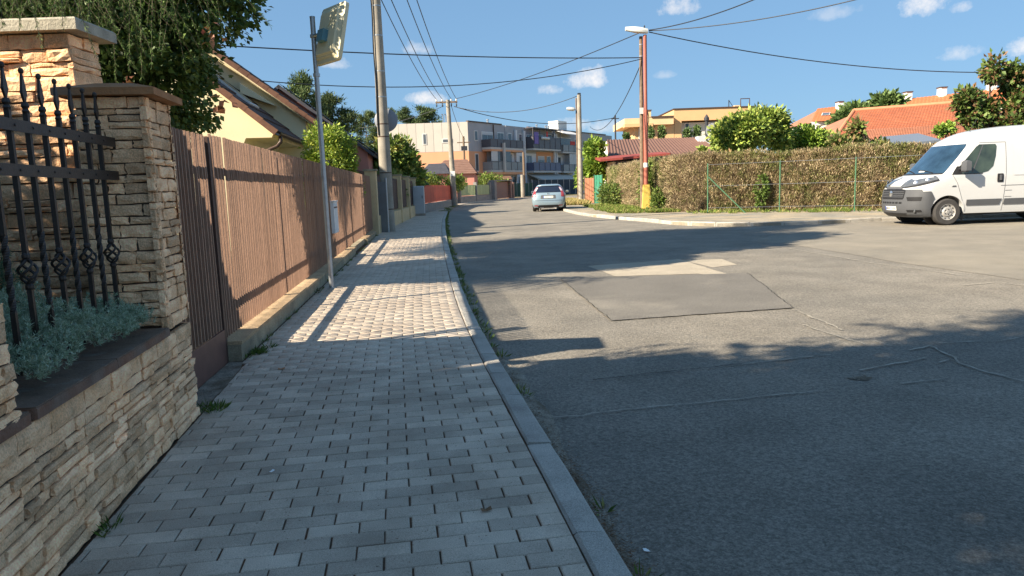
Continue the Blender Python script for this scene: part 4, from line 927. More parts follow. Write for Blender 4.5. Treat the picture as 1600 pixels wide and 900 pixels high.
# far pole with crossarm
fpv = Vector((-4.35, 57.5, 0)); fo = empty('crossarm_pole', fpv, 0, 'far concrete pole with crossarm and insulators beside the red fence', 'utility pole')
MB().lathe([(.24, -.1), (.20, 3.5), (.155, 8.25)], 14, Matrix.Rotation(R(-1.2), 4, 'Y')).build('shaft', M_CONC, fo, smooth=R(50))
MB().box((-.95-.17, -.07, 8.02), (.75-.17, .07, 8.14)).build('crossarm', M_WOODP, fo)
for x in (-1.05, -.6, .1, .5): MB().lathe([(.03, 8.14), (.06, 8.17), (.06, 8.27), (.03, 8.33)], 8, Matrix.Translation((x, 0, 0))).build('insulator', M_LAMP, fo); MB().lathe([(.02, 7.72), (.05, 7.78), (.05, 7.9), (.02, 8.02)], 8, Matrix.Translation((x, 0, 0))).build('hanger', M_WIRE, fo)
MB().box((-.20, -.30, 2.35), (.16, -.19, 2.75)).build('plate', M_FRAME, fo)
# street lamp: steel tube on a yellow stub next to a wooden pole
lp = Vector((6.25, 32.88, .03)); lo = empty('street_lamp', lp, 0, 'red street lamp post with yellow concrete foot and pale lamp head', 'street lamp')
MB().add([(sx*w, sy*w, z) for z, w in ((-.1, .22), (1.2, .135)) for sx, sy in ((-1,-1),(1,-1),(1,1),(-1,1))], [(4,5,6,7)] + [(i,(i+1)%4,4+(i+1)%4,4+i) for i in range(4)]).build('foot', M_YELP, lo)
MB().lathe([(.105, 1.2), (.10, 4.5), (.085, 4.55), (.078, 7.75)], 14).build('post', M_RED, lo, smooth=R(50))
MB().lathe([(.108, 1.98), (.108, 2.18)], 14).build('white_band', M_FRAME, lo, smooth=R(50))
hd = MB(); rows = []
for t in np.linspace(0, 1, 9):
    x = .12 - .98*t; w = .10+.09*math.sin(math.pi*min(1, t*1.15+.05))*(1 if t < .9 else .7); h = .10+.07*math.sin(math.pi*(.15+.8*t)); zc = 7.88+.13*t
    rows.append([(x, w*math.cos(a), zc+h*max(math.sin(a), -.45)) for a in np.linspace(0, 2*math.pi, 15)])
hd.grid(rows); hd.f += [tuple(range(14)), tuple(range(8*15, 8*15+14))]; head = hd.build('lamp_head', M_LAMP, lo, smooth=R(60))
MB().grid([[(.0-.80*t, (.15*math.sin(math.pi*(.1+.85*t)))*s_, 7.835+.13*t-.03*math.sin(math.pi*t)) for s_ in (-1, -.5, 0, .5, 1)] for t in np.linspace(.1, 1, 8)]).build('lens', M_LENS, head, smooth=True)
MB().lathe([(.03, 8.06), (.035, 8.1), (.015, 8.16)], 8, Matrix.Translation((-.02, 0, 0))).build('photocell', M_BLACK, lo)
wo = empty('wooden_pole', (lp.x-.15, lp.y+.16, .03), 0, 'weathered wooden pole standing against the red lamp post', 'utility pole')
MB().lathe([(.105, -.1), (.095, 3), (.08, 7.72)], 12).build('shaft', M_WOODP, wo, smooth=R(50))
for z in (6.85, 7.35): MB().lathe([(.09, z), (.09, z+.04)], 12).build('steel_band', M_GALV, wo)
MB().box((-.10, -.15, 4.35), (.06, -.085, 4.62)).build('junction_box', M_LAMP, wo)
rk = rng(3)
for k in range(5):
    a0 = rk.uniform(0, 6); helper_tube('cable_loop', [(.15*rk.uniform(.9, 1.1)*math.sin(a)+.16, -.1+.02*k, 4.15+.42*math.cos(a)*rk.uniform(.9, 1.1)) for a in np.linspace(0, 6.2, 14)], .008, M_BLACK, wo, 4)
# pole beyond the car with a lamp
p3 = Vector((5.19, 52.0, .03)); o3 = empty('lamp_pole', p3, 0, 'pale concrete lamp pole standing on the verge behind the silver car', 'street lamp')
MB().lathe([(.19, -.1), (.17, 2), (.14, 7.6)], 14).build('shaft', M_CONC, o3, smooth=R(50)); MB().lathe([(.05, .3), (.05, 7.4)], 8, Matrix.Translation((-.2, .1, 0))).build('conduit', M_WOODP, o3, smooth=R(50))
helper_tube('arm', [(0, 0, 6.5), (-.35, 0, 6.6)], .03, M_GALV, o3, 6); MB().lathe([(.06, 0), (.13, .1), (.13, .45), (.08, .6)], 10, Matrix.Translation((-.3, 0, 6.6)) @ Matrix.Rotation(R(-82), 4, 'Y')).build('lamp_head', M_LAMP, o3, smooth=R(60))
for z in (1.2, 2.6, 3.9): MB().lathe([(.182-.006*z, z), (.182-.006*z, z+.04)], 14).build('steel_band', M_GUT, o3)
MB().box((-.10, -.1, 7.5), (.12, .1, 7.72)).build('pole_head', M_WIRE, o3)
# small far poles
def small_pole(name, px, by, ty, Y, label, rad, m, two=False):
    b = at_depth(px, by, Y); t = at_depth(px-1.5, ty, Y); e = empty(name, (b[0], Y, 0), 0, label, 'utility pole')
    if two: MB().lathe([(rad*1.25, -.1), (rad*1.2, t[2]*.5)], 10).build('concrete_stub', M_CONC, e); MB().lathe([(rad*.8, t[2]*.3), (rad*.7, t[2])], 10, Matrix.Translation((rad*1.2, .1, 0))).build('shaft', M_WOODP, e)
    else: MB().lathe([(rad, -.1), (rad*.8, t[2])], 10).build('shaft', m, e)
    return e, t
e, t = small_pole('stub_pole', 817, 306, 238, 96, 'far wooden pole on a concrete stub left of the silver car', .2, M_WOODP, True)
e, t = small_pole('thin_pole', 962, 240, 180, 68, 'thin grey pole behind the tall green tree', .09, M_WIRE); MB().box((-.35, -.04, t[2]-.35), (.35, .04, t[2]-.27)).build('crossarm', M_WIRE, e)
e, t = small_pole('wire_pole', 727, 285, 213, 84, 'far dark wooden pole with small crossarm in front of the orange gable', .15, M_WOODP); MB().box((-.75, -.05, t[2]-.75), (.75, .05, t[2]-.63)).build('crossarm', M_WOODP, e); MB().box((-.3, -.12, t[2]-1.6), (.4, .12, t[2]-1.1)).build('switch_box', M_WIRE, e)

def wire(label, p, q, sag=.4, r_=.014, n=26):
    p, q = np.array(p, float), np.array(q, float); P = [p+(q-p)*t - np.array([0, 0, 4*sag*t*(1-t)]) for t in np.linspace(0, 1, n)]
    o = MB().tube(P, r_, 5).build('overhead_wire', M_WIRE, None, smooth=True); return tag(o, label, 'wire', 'overhead wires')
AD = at_depth
rt = lambda px, py: AD(px, py, 32.95)
FT = [(fpv.x+x, fpv.y, 8.33) for x in (-1.05, -.6, .1, .5)]; CT = [(cp.x+x, cp.y, 9.38) for x in (-.68, -.3, .3, .68)]
for i, nm in enumerate(('leftmost', 'second from left', 'third from left', 'rightmost')): wire(f'{nm} of the four wires fanning from crossarm pole up to concrete pole', FT[i], CT[i], .55, .02)
wire('upper of two level wires crossing behind the mirror to the lamp post', AD(330, 70, 24), rt(1003, 90), .15, .022)
wire('lower of two level wires crossing behind the mirror to the lamp post', AD(330, 118, 26), rt(1003, 92), .75, .018)
wire('wire rising from the crossarm pole to the lamp post top', FT[3], rt(1002, 50), .25, .022)
wire('wire dropping steeply from the lamp post down to the left', rt(1003, 96), AD(922, 198, 66), 1.3, .022)
wire('long sagging wire from crossarm pole towards the thin pole', (fpv.x+.3, fpv.y, 7.75), AD(960, 184, 68), .9, .03)
wire('wire from crossarm pole to the top of the far lamp pole', (fpv.x+.35, fpv.y, 7.72), (p3.x, p3.y, 7.6), .75, .024)
wire('steep wire from lamp post rising to the upper right, left one', rt(1014, 47), AD(1260, -38, 24), .25, .022)
wire('shallower wire from lamp post rising to the upper right', rt(1014, 48), AD(1460, -34, 26), .35, .02)
wire('long wire sagging from lamp post to the right over the red roofs', rt(1014, 50), AD(1680, 108, 40), .75, .024)
wire('wire running left from the crossarm pole behind the concrete pole', (fpv.x-.5, fpv.y, 7.8), AD(560, 200, 62), .3, .022)
wire('wire from far dark pole to the crossarm pole', AD(727, 218, 84), (fpv.x+.1, fpv.y, 7.75), .4, .02)
# ---------------------------------------------------------------- fences along the far left side
M_CWALL = mat('cream_wall', (0.66, 0.50, 0.29), 0.9, 0.2, var=.14, scale=3, bump=.3, bump_scale=50)
M_DPAN = mat('dark_fence_slat', (0.075, 0.045, 0.038), 0.7, 0.3, var=.15, scale=9, rnd=.15)
M_CAB = mat('grey_cabinet', (0.44, 0.46, 0.47), 0.6, 0.3, var=.08, scale=3)
M_REDF = mat('red_painted_board', (0.50, 0.085, 0.05), 0.7, 0.3, var=.12, scale=4, rnd=.08)
M_GRNF = mat('pale_green_board', (0.40, 0.46, 0.24), 0.75, 0.3, var=.1, scale=4, rnd=.08)
M_GREYW = mat('grey_rough_wall', (0.27, 0.26, 0.245), 0.9, 0.2, var=.2, scale=3, bump=.4, bump_scale=30)
M_BRNG = mat('brown_gate_sheet', (0.24, 0.145, 0.115), 0.7, 0.3, var=.1, scale=4)
M_DKGRN = mat('dark_green_screen', (0.035, 0.075, 0.055), 0.8, 0.2, var=.2, scale=3)
M_DKBLU = mat('slate_blue_screen', (0.05, 0.065, 0.085), 0.8, 0.2, var=.2, scale=3)
def seg_box(name, parent, a, b, t, z0, z1, m, off=0.0):
    """upright slab from ground point a to b, thickness t"""
    a, b = np.array(a[:2], float), np.array(b[:2], float); d = (b-a)/np.linalg.norm(b-a); n = np.array([d[1], -d[0]])
    a, b = a+n*off, b+n*off; q = [a-n*t/2, b-n*t/2, b+n*t/2, a+n*t/2]
    o = MB().prism([tuple(p) for p in q], z0, z1).build(name, m); return child_keep(o, parent) if parent else o
lerp = lambda a, b, t: np.array(a[:2])*(1-t)+np.array(b[:2])*t
ca = np.array([fence_x(22.5)+.02, 22.5]); cb = ground(647, 337)[:2]
cw = empty('cream_post_fence', (ca[0], ca[1], 0), 0, 'cream wall with square posts and dark slatted panels beyond the concrete pole', 'fence')
npan = 4
for k in range(npan+1):
    p = lerp(ca, cb, k/npan); d = (cb-ca)/np.linalg.norm(cb-ca); seg_box('post', cw, p-d*.14, p+d*.14, .34, -.1, 1.95, M_CWALL); seg_box('post_cap', cw, p-d*.18, p+d*.18, .42, 1.952, 2.01, M_PLINTH)
    if k < npan:
        q = lerp(ca, cb, (k+1)/npan); a, b = p+d*.145, q-d*.145; seg_box('base_wall', cw, a, b, .24, -.1, .55, M_CWALL); L_ = np.linalg.norm(b-a)
        for z in (.72, 1.66): seg_box('rail', cw, a, b, .03, z, z+.05, M_DPAN, -.03)
        n = int(L_/.17)
        for j in range(n): seg_box('slat', cw, lerp(a, b, (j+.08)/n), lerp(a, b, (j+.92)/n), .02, .6, 1.82, M_DPAN)
eb = ground(656, 337); ec = empty('electric_cabinet', (eb[0], eb[1], 0), 0, 'grey electric cabinet standing at the end of the cream fence', 'cabinet')
MB().cbox((-.28, -.2, 0), (.28, .2, 1.55), .03).build('body', M_CAB, ec); MB().box((-.25, -.206, .35), (.25, -.201, 1.48)).build('door', M_CAB, ec); MB().box((.18, -.215, .9), (.21, -.207, 1.05)).build('handle', M_BLACK, ec); MB().box((-.3, -.22, -.05), (.3, .22, .12)).build('plinth', M_CONC, ec)
ra, rb = ground(662, 333)[:2], ground(713, 320)[:2]
rf = empty('red_fence', (ra[0], ra[1], 0), 0, 'red board fence on a grey base wall behind the far pole', 'fence')
seg_box('base_wall', rf, ra, rb, .25, -.1, .52, M_GREYW)
n = 34
for j in range(n): seg_box('board', rf, lerp(ra, rb, (j+.04)/n), lerp(ra, rb, (j+.96)/n), .03, .56, 1.62+.01*(j % 3), M_REDF, .03)
for j in range(7):
    p = lerp(ra, rb, j/6); d = (rb-ra)/np.linalg.norm(rb-ra); seg_box('post', rf, p-d*.06, p+d*.06, .08, -.1, 1.6, M_RED, -.05)
for z in (.8, 1.4): seg_box('rail', rf, ra, rb, .04, z, z+.07, M_RED, -.02)
def bush(name, px, py, Y, r_, zc, label, seed, cols, n=110, size=.2, per=20, cat='bush'):
    p = at_depth(px, py, Y); e = empty(name, (p[0], Y, -.1), 0, label, cat); b = [(0, 0, zc, r_[0], r_[1], r_[2])]
    crown('crown', e, seed, b, n, per, size, cols, M_LEAF, clump_r=min(r_)*.42, width=.55, shell=.6); limbs(e, M_BARK, (0, 0, 0), (0, 0, zc+r_[2]*.6), .05, 9, max(r_[:2])*.8, seed, lo=.2); return e
LG = [(.20, .28, .05), (.27, .34, .06), (.14, .21, .04)]
bush('hedge_bush', 690, 284, 58, (1.7, .6, .55), 1.85, 'clipped bright green hedge above the red fence', 21, LG, 150, .16, 18, 'hedge')
bush('hedge_bush', 668, 280, 53, (.7, .6, .7), 1.9, 'small light green bush at the left end of the red fence', 22, LG, 70, .16)
bush('garden_shrub', 712, 277, 64, (.8, .6, .6), 2.0, 'loose shrub behind the crossarm pole', 23, LG, 60, .18)
bush('clipped_hedge', 757, 281, 90, (2.6, 1.1, .85), 2.2, 'clipped light green hedge between green fence and apartment balcony', 24, LG, 170, .24, 18, 'hedge')
ga, gb = at_depth(718, 311, 70)[:2], at_depth(765, 308, 82)[:2]
gf = empty('green_fence', (ga[0], ga[1], 0), 0, 'pale green board fence on a grey base wall right of the far pole', 'fence')
seg_box('base_wall', gf, ga, gb, .25, -.1, .62, M_GREYW)
for j in range(22): seg_box('board', gf, lerp(ga, gb, (j+.05)/22), lerp(ga, gb, (j+.95)/22), .03, .66, 1.72, M_GRNF, .02)
for j in (0, .5, 1): p = lerp(ga, gb, j); d = (gb-ga)/np.linalg.norm(gb-ga); seg_box('post', gf, p-d*.16, p+d*.16, .34, -.1, 2.0, M_GREYW)
ba, bb = at_depth(769, 308, 83)[:2], at_depth(800, 306, 92)[:2]
bg = empty('brown_gateway', (ba[0], ba[1], 0), 0, 'brown sheet-metal gate between two square posts at the bend', 'gate')
d = (bb-ba)/np.linalg.norm(bb-ba); L_ = np.linalg.norm(bb-ba)
seg_box('gate_leaf', bg, ba+d*.9, bb-d*2.0, .06, .1, 2.05, M_BRNG)
for a, b, z in ((0, .85, 2.15), (L_-1.95, L_-1.2, 2.15), (L_-.6, L_, 2.0)): seg_box('post', bg, ba+d*a, ba+d*b, .7, -.1, z, M_GREYW if a == 0 else M_BRNG)
seg_box('side_panel', bg, bb-d*1.18, bb-d*.62, .05, .1, 2.0, M_GREYW)
seg_box('lintel', bg, ba+d*.0, bb-d*1.2, .8, 2.152, 2.24, M_GREYW)
M_SAND2 = mat('dry_sandy_bank', (0.48, 0.38, 0.2), .95, .1, var=.2, scale=1)
sheet('sandy_bank', [at_depth(px, py, Y) for px, py, Y in ((800, 310, 93), (838, 307, 106), (838, 303, 112), (800, 304, 99))], .01, M_SAND2, verge)
sa, sb_ = at_depth(801, 305, 101)[:2], at_depth(832, 303, 112)[:2]
sf = empty('green_screen_fence', (sa[0], sa[1], 0), 0, 'dark green screened fence beyond the bend left of the car', 'fence')
for j in range(5): seg_box('screen_panel', sf, lerp(sa, sb_, j/5+.005), lerp(sa, sb_, (j+1)/5-.005), .04, 0, 1.9, M_DKGRN); p = lerp(sa, sb_, j/5); seg_box('post', sf, p-np.array([.05, 0]), p+np.array([.05, 0]), .1, -.1, 2.0, M_GALV)
sa, sb_ = at_depth(832, 303, 112)[:2], at_depth(908, 300, 122)[:2]
sf = empty('slate_screen_fence', (sa[0], sa[1], 0), 0, 'slate blue screened fence in front of the apartments behind the car', 'fence')
for j in range(8): seg_box('screen_panel', sf, lerp(sa, sb_, j/8+.004), lerp(sa, sb_, (j+1)/8-.004), .04, 0, 2.35, M_DKBLU); p = lerp(sa, sb_, j/8); seg_box('post', sf, p-np.array([.05, 0]), p+np.array([.05, 0]), .1, -.1, 2.45, M_GALV)
# low brown roofed bungalow behind the red fence
def roof_house(name, label, px0, px1, Y, eave_py, ridge_py, depth, mw, mr, dx=0.0, z_wall=None, rows=8):
    a, b = at_depth(px0, eave_py, Y), at_depth(px1, eave_py, Y); xm = (a[0]+b[0])/2; rz_ = at_depth((px0+px1)/2, ridge_py, Y+depth/2)[2]; ez = (a[2]+b[2])/2; hw = (b[0]-a[0])/2
    e = empty(name, (xm, Y, 0), 0, label, 'house'); MB().box((-hw+.3, .3, -.1), (hw-.3, depth-.3, ez)).build('wall', mw, e)
    mb = MB()
    for y in (0, 1):
        pass
    for r_ in range(rows):
        t0, t1 = r_/rows, (r_+1)/rows; y0, y1 = depth/2*t0, depth/2*t1; z0, z1 = ez+(rz_-ez)*t0, ez+(rz_-ez)*t1
        mb.add([(-hw+dx*t0, y0, z0+.06), (hw-dx*t0, y0, z0+.06), (hw-dx*t1, y1+.02, z1+.02), (-hw+dx*t1, y1+.02, z1+.02), (-hw+dx*t0, y0, z0), (hw-dx*t0, y0, z0)], [(0,1,2,3), (4,5,1,0)])
    mb.add([(-hw, depth, ez), (hw, depth, ez), (hw-dx, depth/2, rz_+.02), (-hw+dx, depth/2, rz_+.02)], [(0,3,2,1)])
    mb.add([(-hw, 0, ez), (-hw+dx, depth/2, rz_+.02), (-hw, depth, ez)], [(0,1,2)]).add([(hw, 0, ez), (hw-dx, depth/2, rz_+.02), (hw, depth, ez)], [(0,2,1)])
    mb.build('roof', mr, e, recalc=False); return e, hw, ez, rz_
M_TILE_B = mat('brown_roof_tile', (0.20, 0.115, 0.085), .8, .25, var=.18, scale=3)
M_TILE_S = mat('slate_roof', (0.07, 0.07, 0.085), .75, .3, var=.2, scale=3)
M_PINK = mat('dusky_pink_render', (0.52, 0.235, 0.19), .9, .2, var=.08, scale=1.5)
M_WWALL = mat('off_white_render', (0.66, 0.63, 0.56), .9, .2, var=.08, scale=1.5)
roof_house('brown_roof_bungalow', 'low bungalow with brown roof behind the crossarm pole', 672, 745, 76, 272, 250, 9, M_PINK, M_TILE_B, 1.2)
roof_house('slate_roof_shed', 'small outbuilding with dark slate roof behind the red fence', 655, 702, 66, 272, 256, 6, M_PINK, M_TILE_S, .6)
roof_house('lean_to_carport', 'low dark carport between the green fence and the apartments', 735, 800, 97, 281, 276, 5, M_GUT, M_TILE_B, .2)
# pink gabled house behind the thuja
ph = empty('pink_house', (-6.4, 35.0, 0), FA, 'pink rendered house with slate gable roof behind the concrete pole', 'house')
mb = MB(); gable(mb, 0, 9, -8.0, -.3, 3.35, .78); mb.build('wall', M_PINK, ph)
slab(ph, .05, 3.12, -4.15, 3.12+.78*4.2, -.3, 9.3, .14, M_TILE_S, 'roof_underside'); roof_plane(ph, .05, 3.14, -4.15, 3.14+.78*4.2, -.32, 9.3, M_TILE_S, rows=9); slab(ph, -8.35, 3.12, -4.15, 3.12+.78*4.2, -.3, 9.3, .14, M_TILE_S, 'roof')
slab(ph, .5, 2.05, -3.5, 3.0, -2.2, -.02, .12, M_TILE_B, 'porch_roof')
MB().box((-3.3, -2.0, -.1), (.2, -.05, 2.05)).build('porch_wall', M_PINK, ph)
f = MB().box((-3.6, -.06, 3.5), (-2.7, .0, 4.5)).build('window', M_FRAME, ph); MB().box((-3.53, -.07, 3.57), (-2.77, -.061, 4.43)).build('pane', M_GLASS, f)

# ---------------------------------------------------------------- apartment block
M_AGREY = mat('dark_grey_cladding', (0.40, 0.40, 0.42), .8, .3, var=.07, scale=.6)
M_ALGREY = mat('light_grey_render', (0.74, 0.74, 0.76), .85, .2, var=.05, scale=.6)
M_APANEL = mat('beige_grey_panel', (0.56, 0.52, 0.46), .8, .25, var=.05, scale=.6, rnd=.03)
M_AORAN = mat('apricot_render', (0.74, 0.375, 0.215), .88, .2, var=.05, scale=.6)
M_ASLAB = mat('balcony_slab', (0.56, 0.53, 0.50), .85, .2, var=.06, scale=1)
M_RAILD = mat('smoked_balcony_panel', (0.09, 0.085, 0.10), .35, .4, var=.1, scale=1)
M_RAILG = mat('grey_balcony_panel', (0.25, 0.26, 0.27), .4, .4, var=.1, scale=1)
M_AGLASS = mat('apartment_glass', (0.10, 0.115, 0.13), .1, .6, var=.15, scale=.7)
M_CURT = mat('pale_blind', (0.58, 0.58, 0.58), .7, .2, var=.06)
M_PURP = mat('purple_cloth', (0.22, 0.17, 0.42), .9, .1, var=.1); M_REDC = mat('red_cloth', (0.55, 0.09, 0.08), .9, .1, var=.1)
A0 = at_depth(735, 297, 105)[:2]; A1 = at_depth(957, 290, 146)[:2]; ad = (A1-A0); AL = np.linalg.norm(ad); ad /= AL; an = np.array([ad[1], -ad[0]])
AH = at_depth(735, 190, 105)[2]
ap = empty('apartment_block', (A0[0], A0[1], 0), math.atan2(ad[1], ad[0]), 'three-storey grey and apricot apartment block with balconies at the street end', 'apartment block')
def fac(px, py):
    p = on_plane(px, py, (*A0, 0), (*an, 0)); return float((p[:2]-A0) @ ad), float(p[2])
def frect(x0, y0, x1, y1):
    u0, za = fac(x0, (y0+y1)/2); u1, zb = fac(x1, (y0+y1)/2); _, z1 = fac((x0+x1)/2, y0); _, z0 = fac((x0+x1)/2, y1); return u0, u1, z0, z1
GL = 11.2; gx, gy = -GL*ad[0], GL*ad[1]          # gable runs along world -X from the corner
ZM = fac(735, 236)[1]
foot = [(0, 0), (AL, 0), (AL, 14), (gx+3, 14), (gx, gy)]
MB().prism(foot, -.1, ZM).build('lower_wall', M_ALGREY, ap); MB().prism([(x*1.0, y) for x, y in foot], ZM+.002, AH).build('upper_wall', M_AGREY, ap)
gdir = np.array([gx, gy])/GL; gn = np.array([-gdir[1], gdir[0]])
if (gn @ np.array([ad[0]*0-ad[1]*0, 0])) == 0: pass
# outward normal of the gable in block coordinates (world -Y)
gn = np.array([-ad[1], -ad[0]])
def gpan(name, s0, s1, z0, z1, t, m, base=0.0, parent=None):
    q = [gdir*s0+gn*base, gdir*s1+gn*base, gdir*s1+gn*(base+t), gdir*s0+gn*(base+t)]; return MB().prism([tuple(p) for p in q], z0, z1).build(name, m, parent or ap)
for k in range(9): gpan('cladding_panel', GL*k/9+.02, GL*(k+1)/9-.02, ZM+.02, AH-.02, .05, M_APANEL)
gpan('gable_wall', 0.0, GL, -.1, ZM-.01, .06, M_AORAN)
def gwin(x0, y0, x1, y1):
    P = [on_plane(x, y, (*A0, 0), (0, -1, 0)) for x, y in ((x0, y0), (x1, y1))]; s0, s1 = sorted((A0[0]-P[0][0], A0[0]-P[1][0])); z1, z0 = P[0][2], P[1][2]
    f = gpan('window', s0, s1, z0, z1, .05, M_FRAME, .06); gpan('pane', s0+.1, s1-.1, z0+.12, z1-.1, .02, M_AGLASS, .112, f); return f
gwin(660, 209, 667, 226); gwin(691, 217, 707, 223); gwin(695, 251, 712, 257)
def fbox(name, u0, u1, z0, z1, o0, o1, m, parent=None): return MB().box((u0, -o1, z0), (u1, -o0, z1)).build(name, m, parent or ap)
u0, u1, _, _ = frect(736, 236, 761, 290); fbox('apricot_wall', .02, u1, -.1, ZM-.01, .001, .05, M_AORAN)
u0, u1, z0, z1 = frect(838, 238, 864, 268); fbox('apricot_wall', u0, u1, z0, z1, .001, .05, M_AORAN)
def fwin(x0, y0, x1, y1, o=.05, blind=0.0):
    u0, u1, z0, z1 = frect(x0, y0, x1, y1); f = fbox('window', u0, u1, z0, z1, o-.05, o+.03, M_FRAME); w = u1-u0; fr = min(.12, w*.12)
    n = 2 if w > 1.6 else 1
    for k in range(n): fbox('pane', u0+fr+(w-2*fr)*k/n+.03*(k > 0), u0+fr+(w-2*fr)*(k+1)/n-.03*(k < n-1), z0+fr, z1-fr-(z1-z0)*blind, o+.031, o+.04, M_AGLASS, f)
    if blind: fbox('blind', u0+fr, u1-fr, z1-fr-(z1-z0)*blind, z1-fr, o+.031, o+.045, M_CURT, f)
    return f
for w in ((740.7, 204, 746, 220), (742, 240, 747.5, 268), (752, 206, 770, 224, .05, .2), (776, 207, 787, 221), (793, 208, 799, 222), (810, 209, 815, 223), (811, 243, 816, 268), (790, 240, 800, 266), (822, 210, 830, 228), (838, 210, 848, 228), (852, 210, 862, 228),
          (822, 242, 831, 258, .05, .0), (840, 244, 850, 264, .07, .25), (854, 244, 860, 264, .07), (870, 245, 876, 262), (897, 217, 903, 229), (896, 247, 904, 268), (898, 278, 906, 289), (800, 275, 812, 288), (870, 215, 892, 230), (884, 280, 892, 290), (740, 276, 748, 288), (920, 225, 926, 240), (936, 226, 944, 240)): fwin(*w)
def balcony(x0, y_rail, x1, y_bot, depth, mp, label=None, split=None, ms=None):
    u0, u1, z0, z1 = frect(x0, y_rail, x1, y_bot); b = fbox('balcony', u0, u1, z0-.28, z0, .06, depth, ms or M_ASLAB)
    fbox('rail_panel', u0, u1 if split is None else split, z0+.05, z1, depth-.06, depth-.02, mp, b)
    if split is not None: fbox('rail_panel', split+.03, u1, z0+.05, z1, depth-.06, depth-.02, M_RAILG, b)
    fbox('handrail', u0-.03, u1+.03, z1+.002, z1+.07, depth-.08, depth, M_RAILD, b)
    for s_ in (u0, u1-.05): fbox('side_panel', s_, s_+.05, z0+.05, z1, .06, depth-.062, mp, b)
    n = max(2, int((u1-u0)/1.6))
    for k in range(n+1): u = u0+(u1-u0-.06)*k/n; fbox('post', u, u+.06, z0+.002, z1, depth-.018, depth+.03, M_RAILD, b)
    return b, (u0, u1, z0, z1)
b1, q1 = balcony(752, 220, 803, 232, 1.7, M_RAILD); b2, q2 = balcony(754, 254, 804, 266.5, 1.7, M_RAILG)
ua, ub = q2[0], q2[0]+(q2[1]-q2[0])*.60
for k in range(3): w = (ub-ua)/3; fbox('glazing', ua+w*k+.05, ua+w*(k+1)-.05, q2[3]+.12, q1[2]-.42, 1.60, 1.64, M_CURT if k == 0 else M_AGLASS, b2)
fbox('column', q2[0]+(q2[1]-q2[0])*.33, q2[0]+(q2[1]-q2[0])*.33+.35, q2[2]-.3, q1[2]+.7, 1.72, 2.05, M_ASLAB, b2)
fbox('fascia', q2[0], q2[1], q1[2]-.55, q1[2]-.29, .06, 1.72, M_AORAN, b1); fbox('fascia', q2[0], q2[1], q2[2]-.65, q2[2]-.285, .06, 1.72, M_AORAN, b2)
b3, q3 = balcony(820, 216, 863.5, 233.5, 1.6, M_RAILD); b4, q4 = balcony(821, 255, 864, 267.5, 1.6, mat('blue_balcony_panel', (.10, .12, .20), .4, .4, var=.1), split=None)
fbox('canopy', q3[0]-.1, q3[1]+.1, q3[3]+1.35, q3[3]+1.5, .06, 1.75, M_RAILD, b3)
for k in range(5): u = q3[0]+(q3[1]-q3[0]-.1)*k/4; fbox('canopy_post', u, u+.09, q3[3]+.08, q3[3]+1.345, 1.5, 1.59, M_RAILD, b3)
fbox('drying_cloth', q3[0]+.3, q3[0]+1.6, q3[2]+.7, q3[3]+.75, 1.62, 1.68, M_PURP, b3); fbox('drying_cloth', q3[0]+4.2, q3[0]+4.7, q3[3]+.1, q3[3]+.95, 1.62, 1.66, M_REDC, b3); 
for k in range(7): MB().lathe([(.12, 0), (.24, .15), (.22, .3), (.08, .42)], 8, Matrix.Translation((q3[0]+2.6+.36*k, -1.75, q3[3]-.35))).build('flower_pot', M_FRAME, b3)
b5, q5 = balcony(868, 228, 894, 238, 1.5, M_RAILG); b6, q6 = balcony(869, 258, 895, 268, 1.5, M_RAILG)
for k in range(3): w = (q6[1]-q6[0])*.2; fbox('glazing', q6[0]+(q6[1]-q6[0])*.38+w*k+.03, q6[0]+(q6[1]-q6[0])*.38+w*(k+1)-.03, q6[3]+.1, q5[2]-.35, 1.4, 1.44, M_CURT, b6)
fbox('drying_cloth', q5[0]+2.6, q5[0]+4.4, q5[3]+.08, q5[3]+.7, 1.5, 1.56, M_REDC, b5)
mb = MB(); z = q5[3]+2.6; mb.add([(q5[0]-.2, -.06, z), (q5[1]-.5, -.06, z), (q5[1]-.5, -2.2, z-.75), (q5[0]-.2, -2.2, z-.75), (q5[0]-.2, -.06, z-.08), (q5[1]-.5, -.06, z-.08), (q5[1]-.5, -2.2, z-.83), (q5[0]-.2, -2.2, z-.83)], [(0,1,2,3), (7,6,5,4), (3,2,6,7), (0,3,7,4), (1,5,6,2)]); mb.build('awning', M_CURT, b5)
u0, u1, z0, z1 = frect(823, 271, 884, 280); mb = MB(); mb.add([(u0, -.06, z1), (u1, -.06, z1), (u1+.4, -3.2, z0-.1), (u0-.2, -3.2, z0-.1), (u0, -.06, z1-.1), (u1, -.06, z1-.1), (u1+.4, -3.2, z0-.4), (u0-.2, -3.2, z0-.4)], [(0,1,2,3), (7,6,5,4), (3,2,6,7), (0,3,7,4), (1,5,6,2)]); mb.build('shop_awning', M_APANEL, ap)
for px in (864.5, 818, 805, 868, 905): u, _ = fac(px, 240); fbox('pier', u-.22, u+.22, -.1, AH-.6, .06, .35, M_ALGREY)
for u0 in (1.0, AL*.36, AL*.6, AL*.78): fbox('parapet', u0-1.0, u0+AL*.16, AH+.002, AH+.18, -.3, .1, M_GUT)
cu, _ = fac(880, 205); MB().box((cu, 1.0, AH), (cu+3.2, 3.0, AH+1.9)).build('lift_house', M_FRAME, ap)
for px in (783, 858, 872, 876, 884): u, _ = fac(px, 195); MB().lathe([(.16, AH-.2), (.16, AH+.9), (.24, AH+.92), (.24, AH+1.05)], 8, Matrix.Translation((u, 2.5, 0))).build('roof_vent', M_GALV, ap)
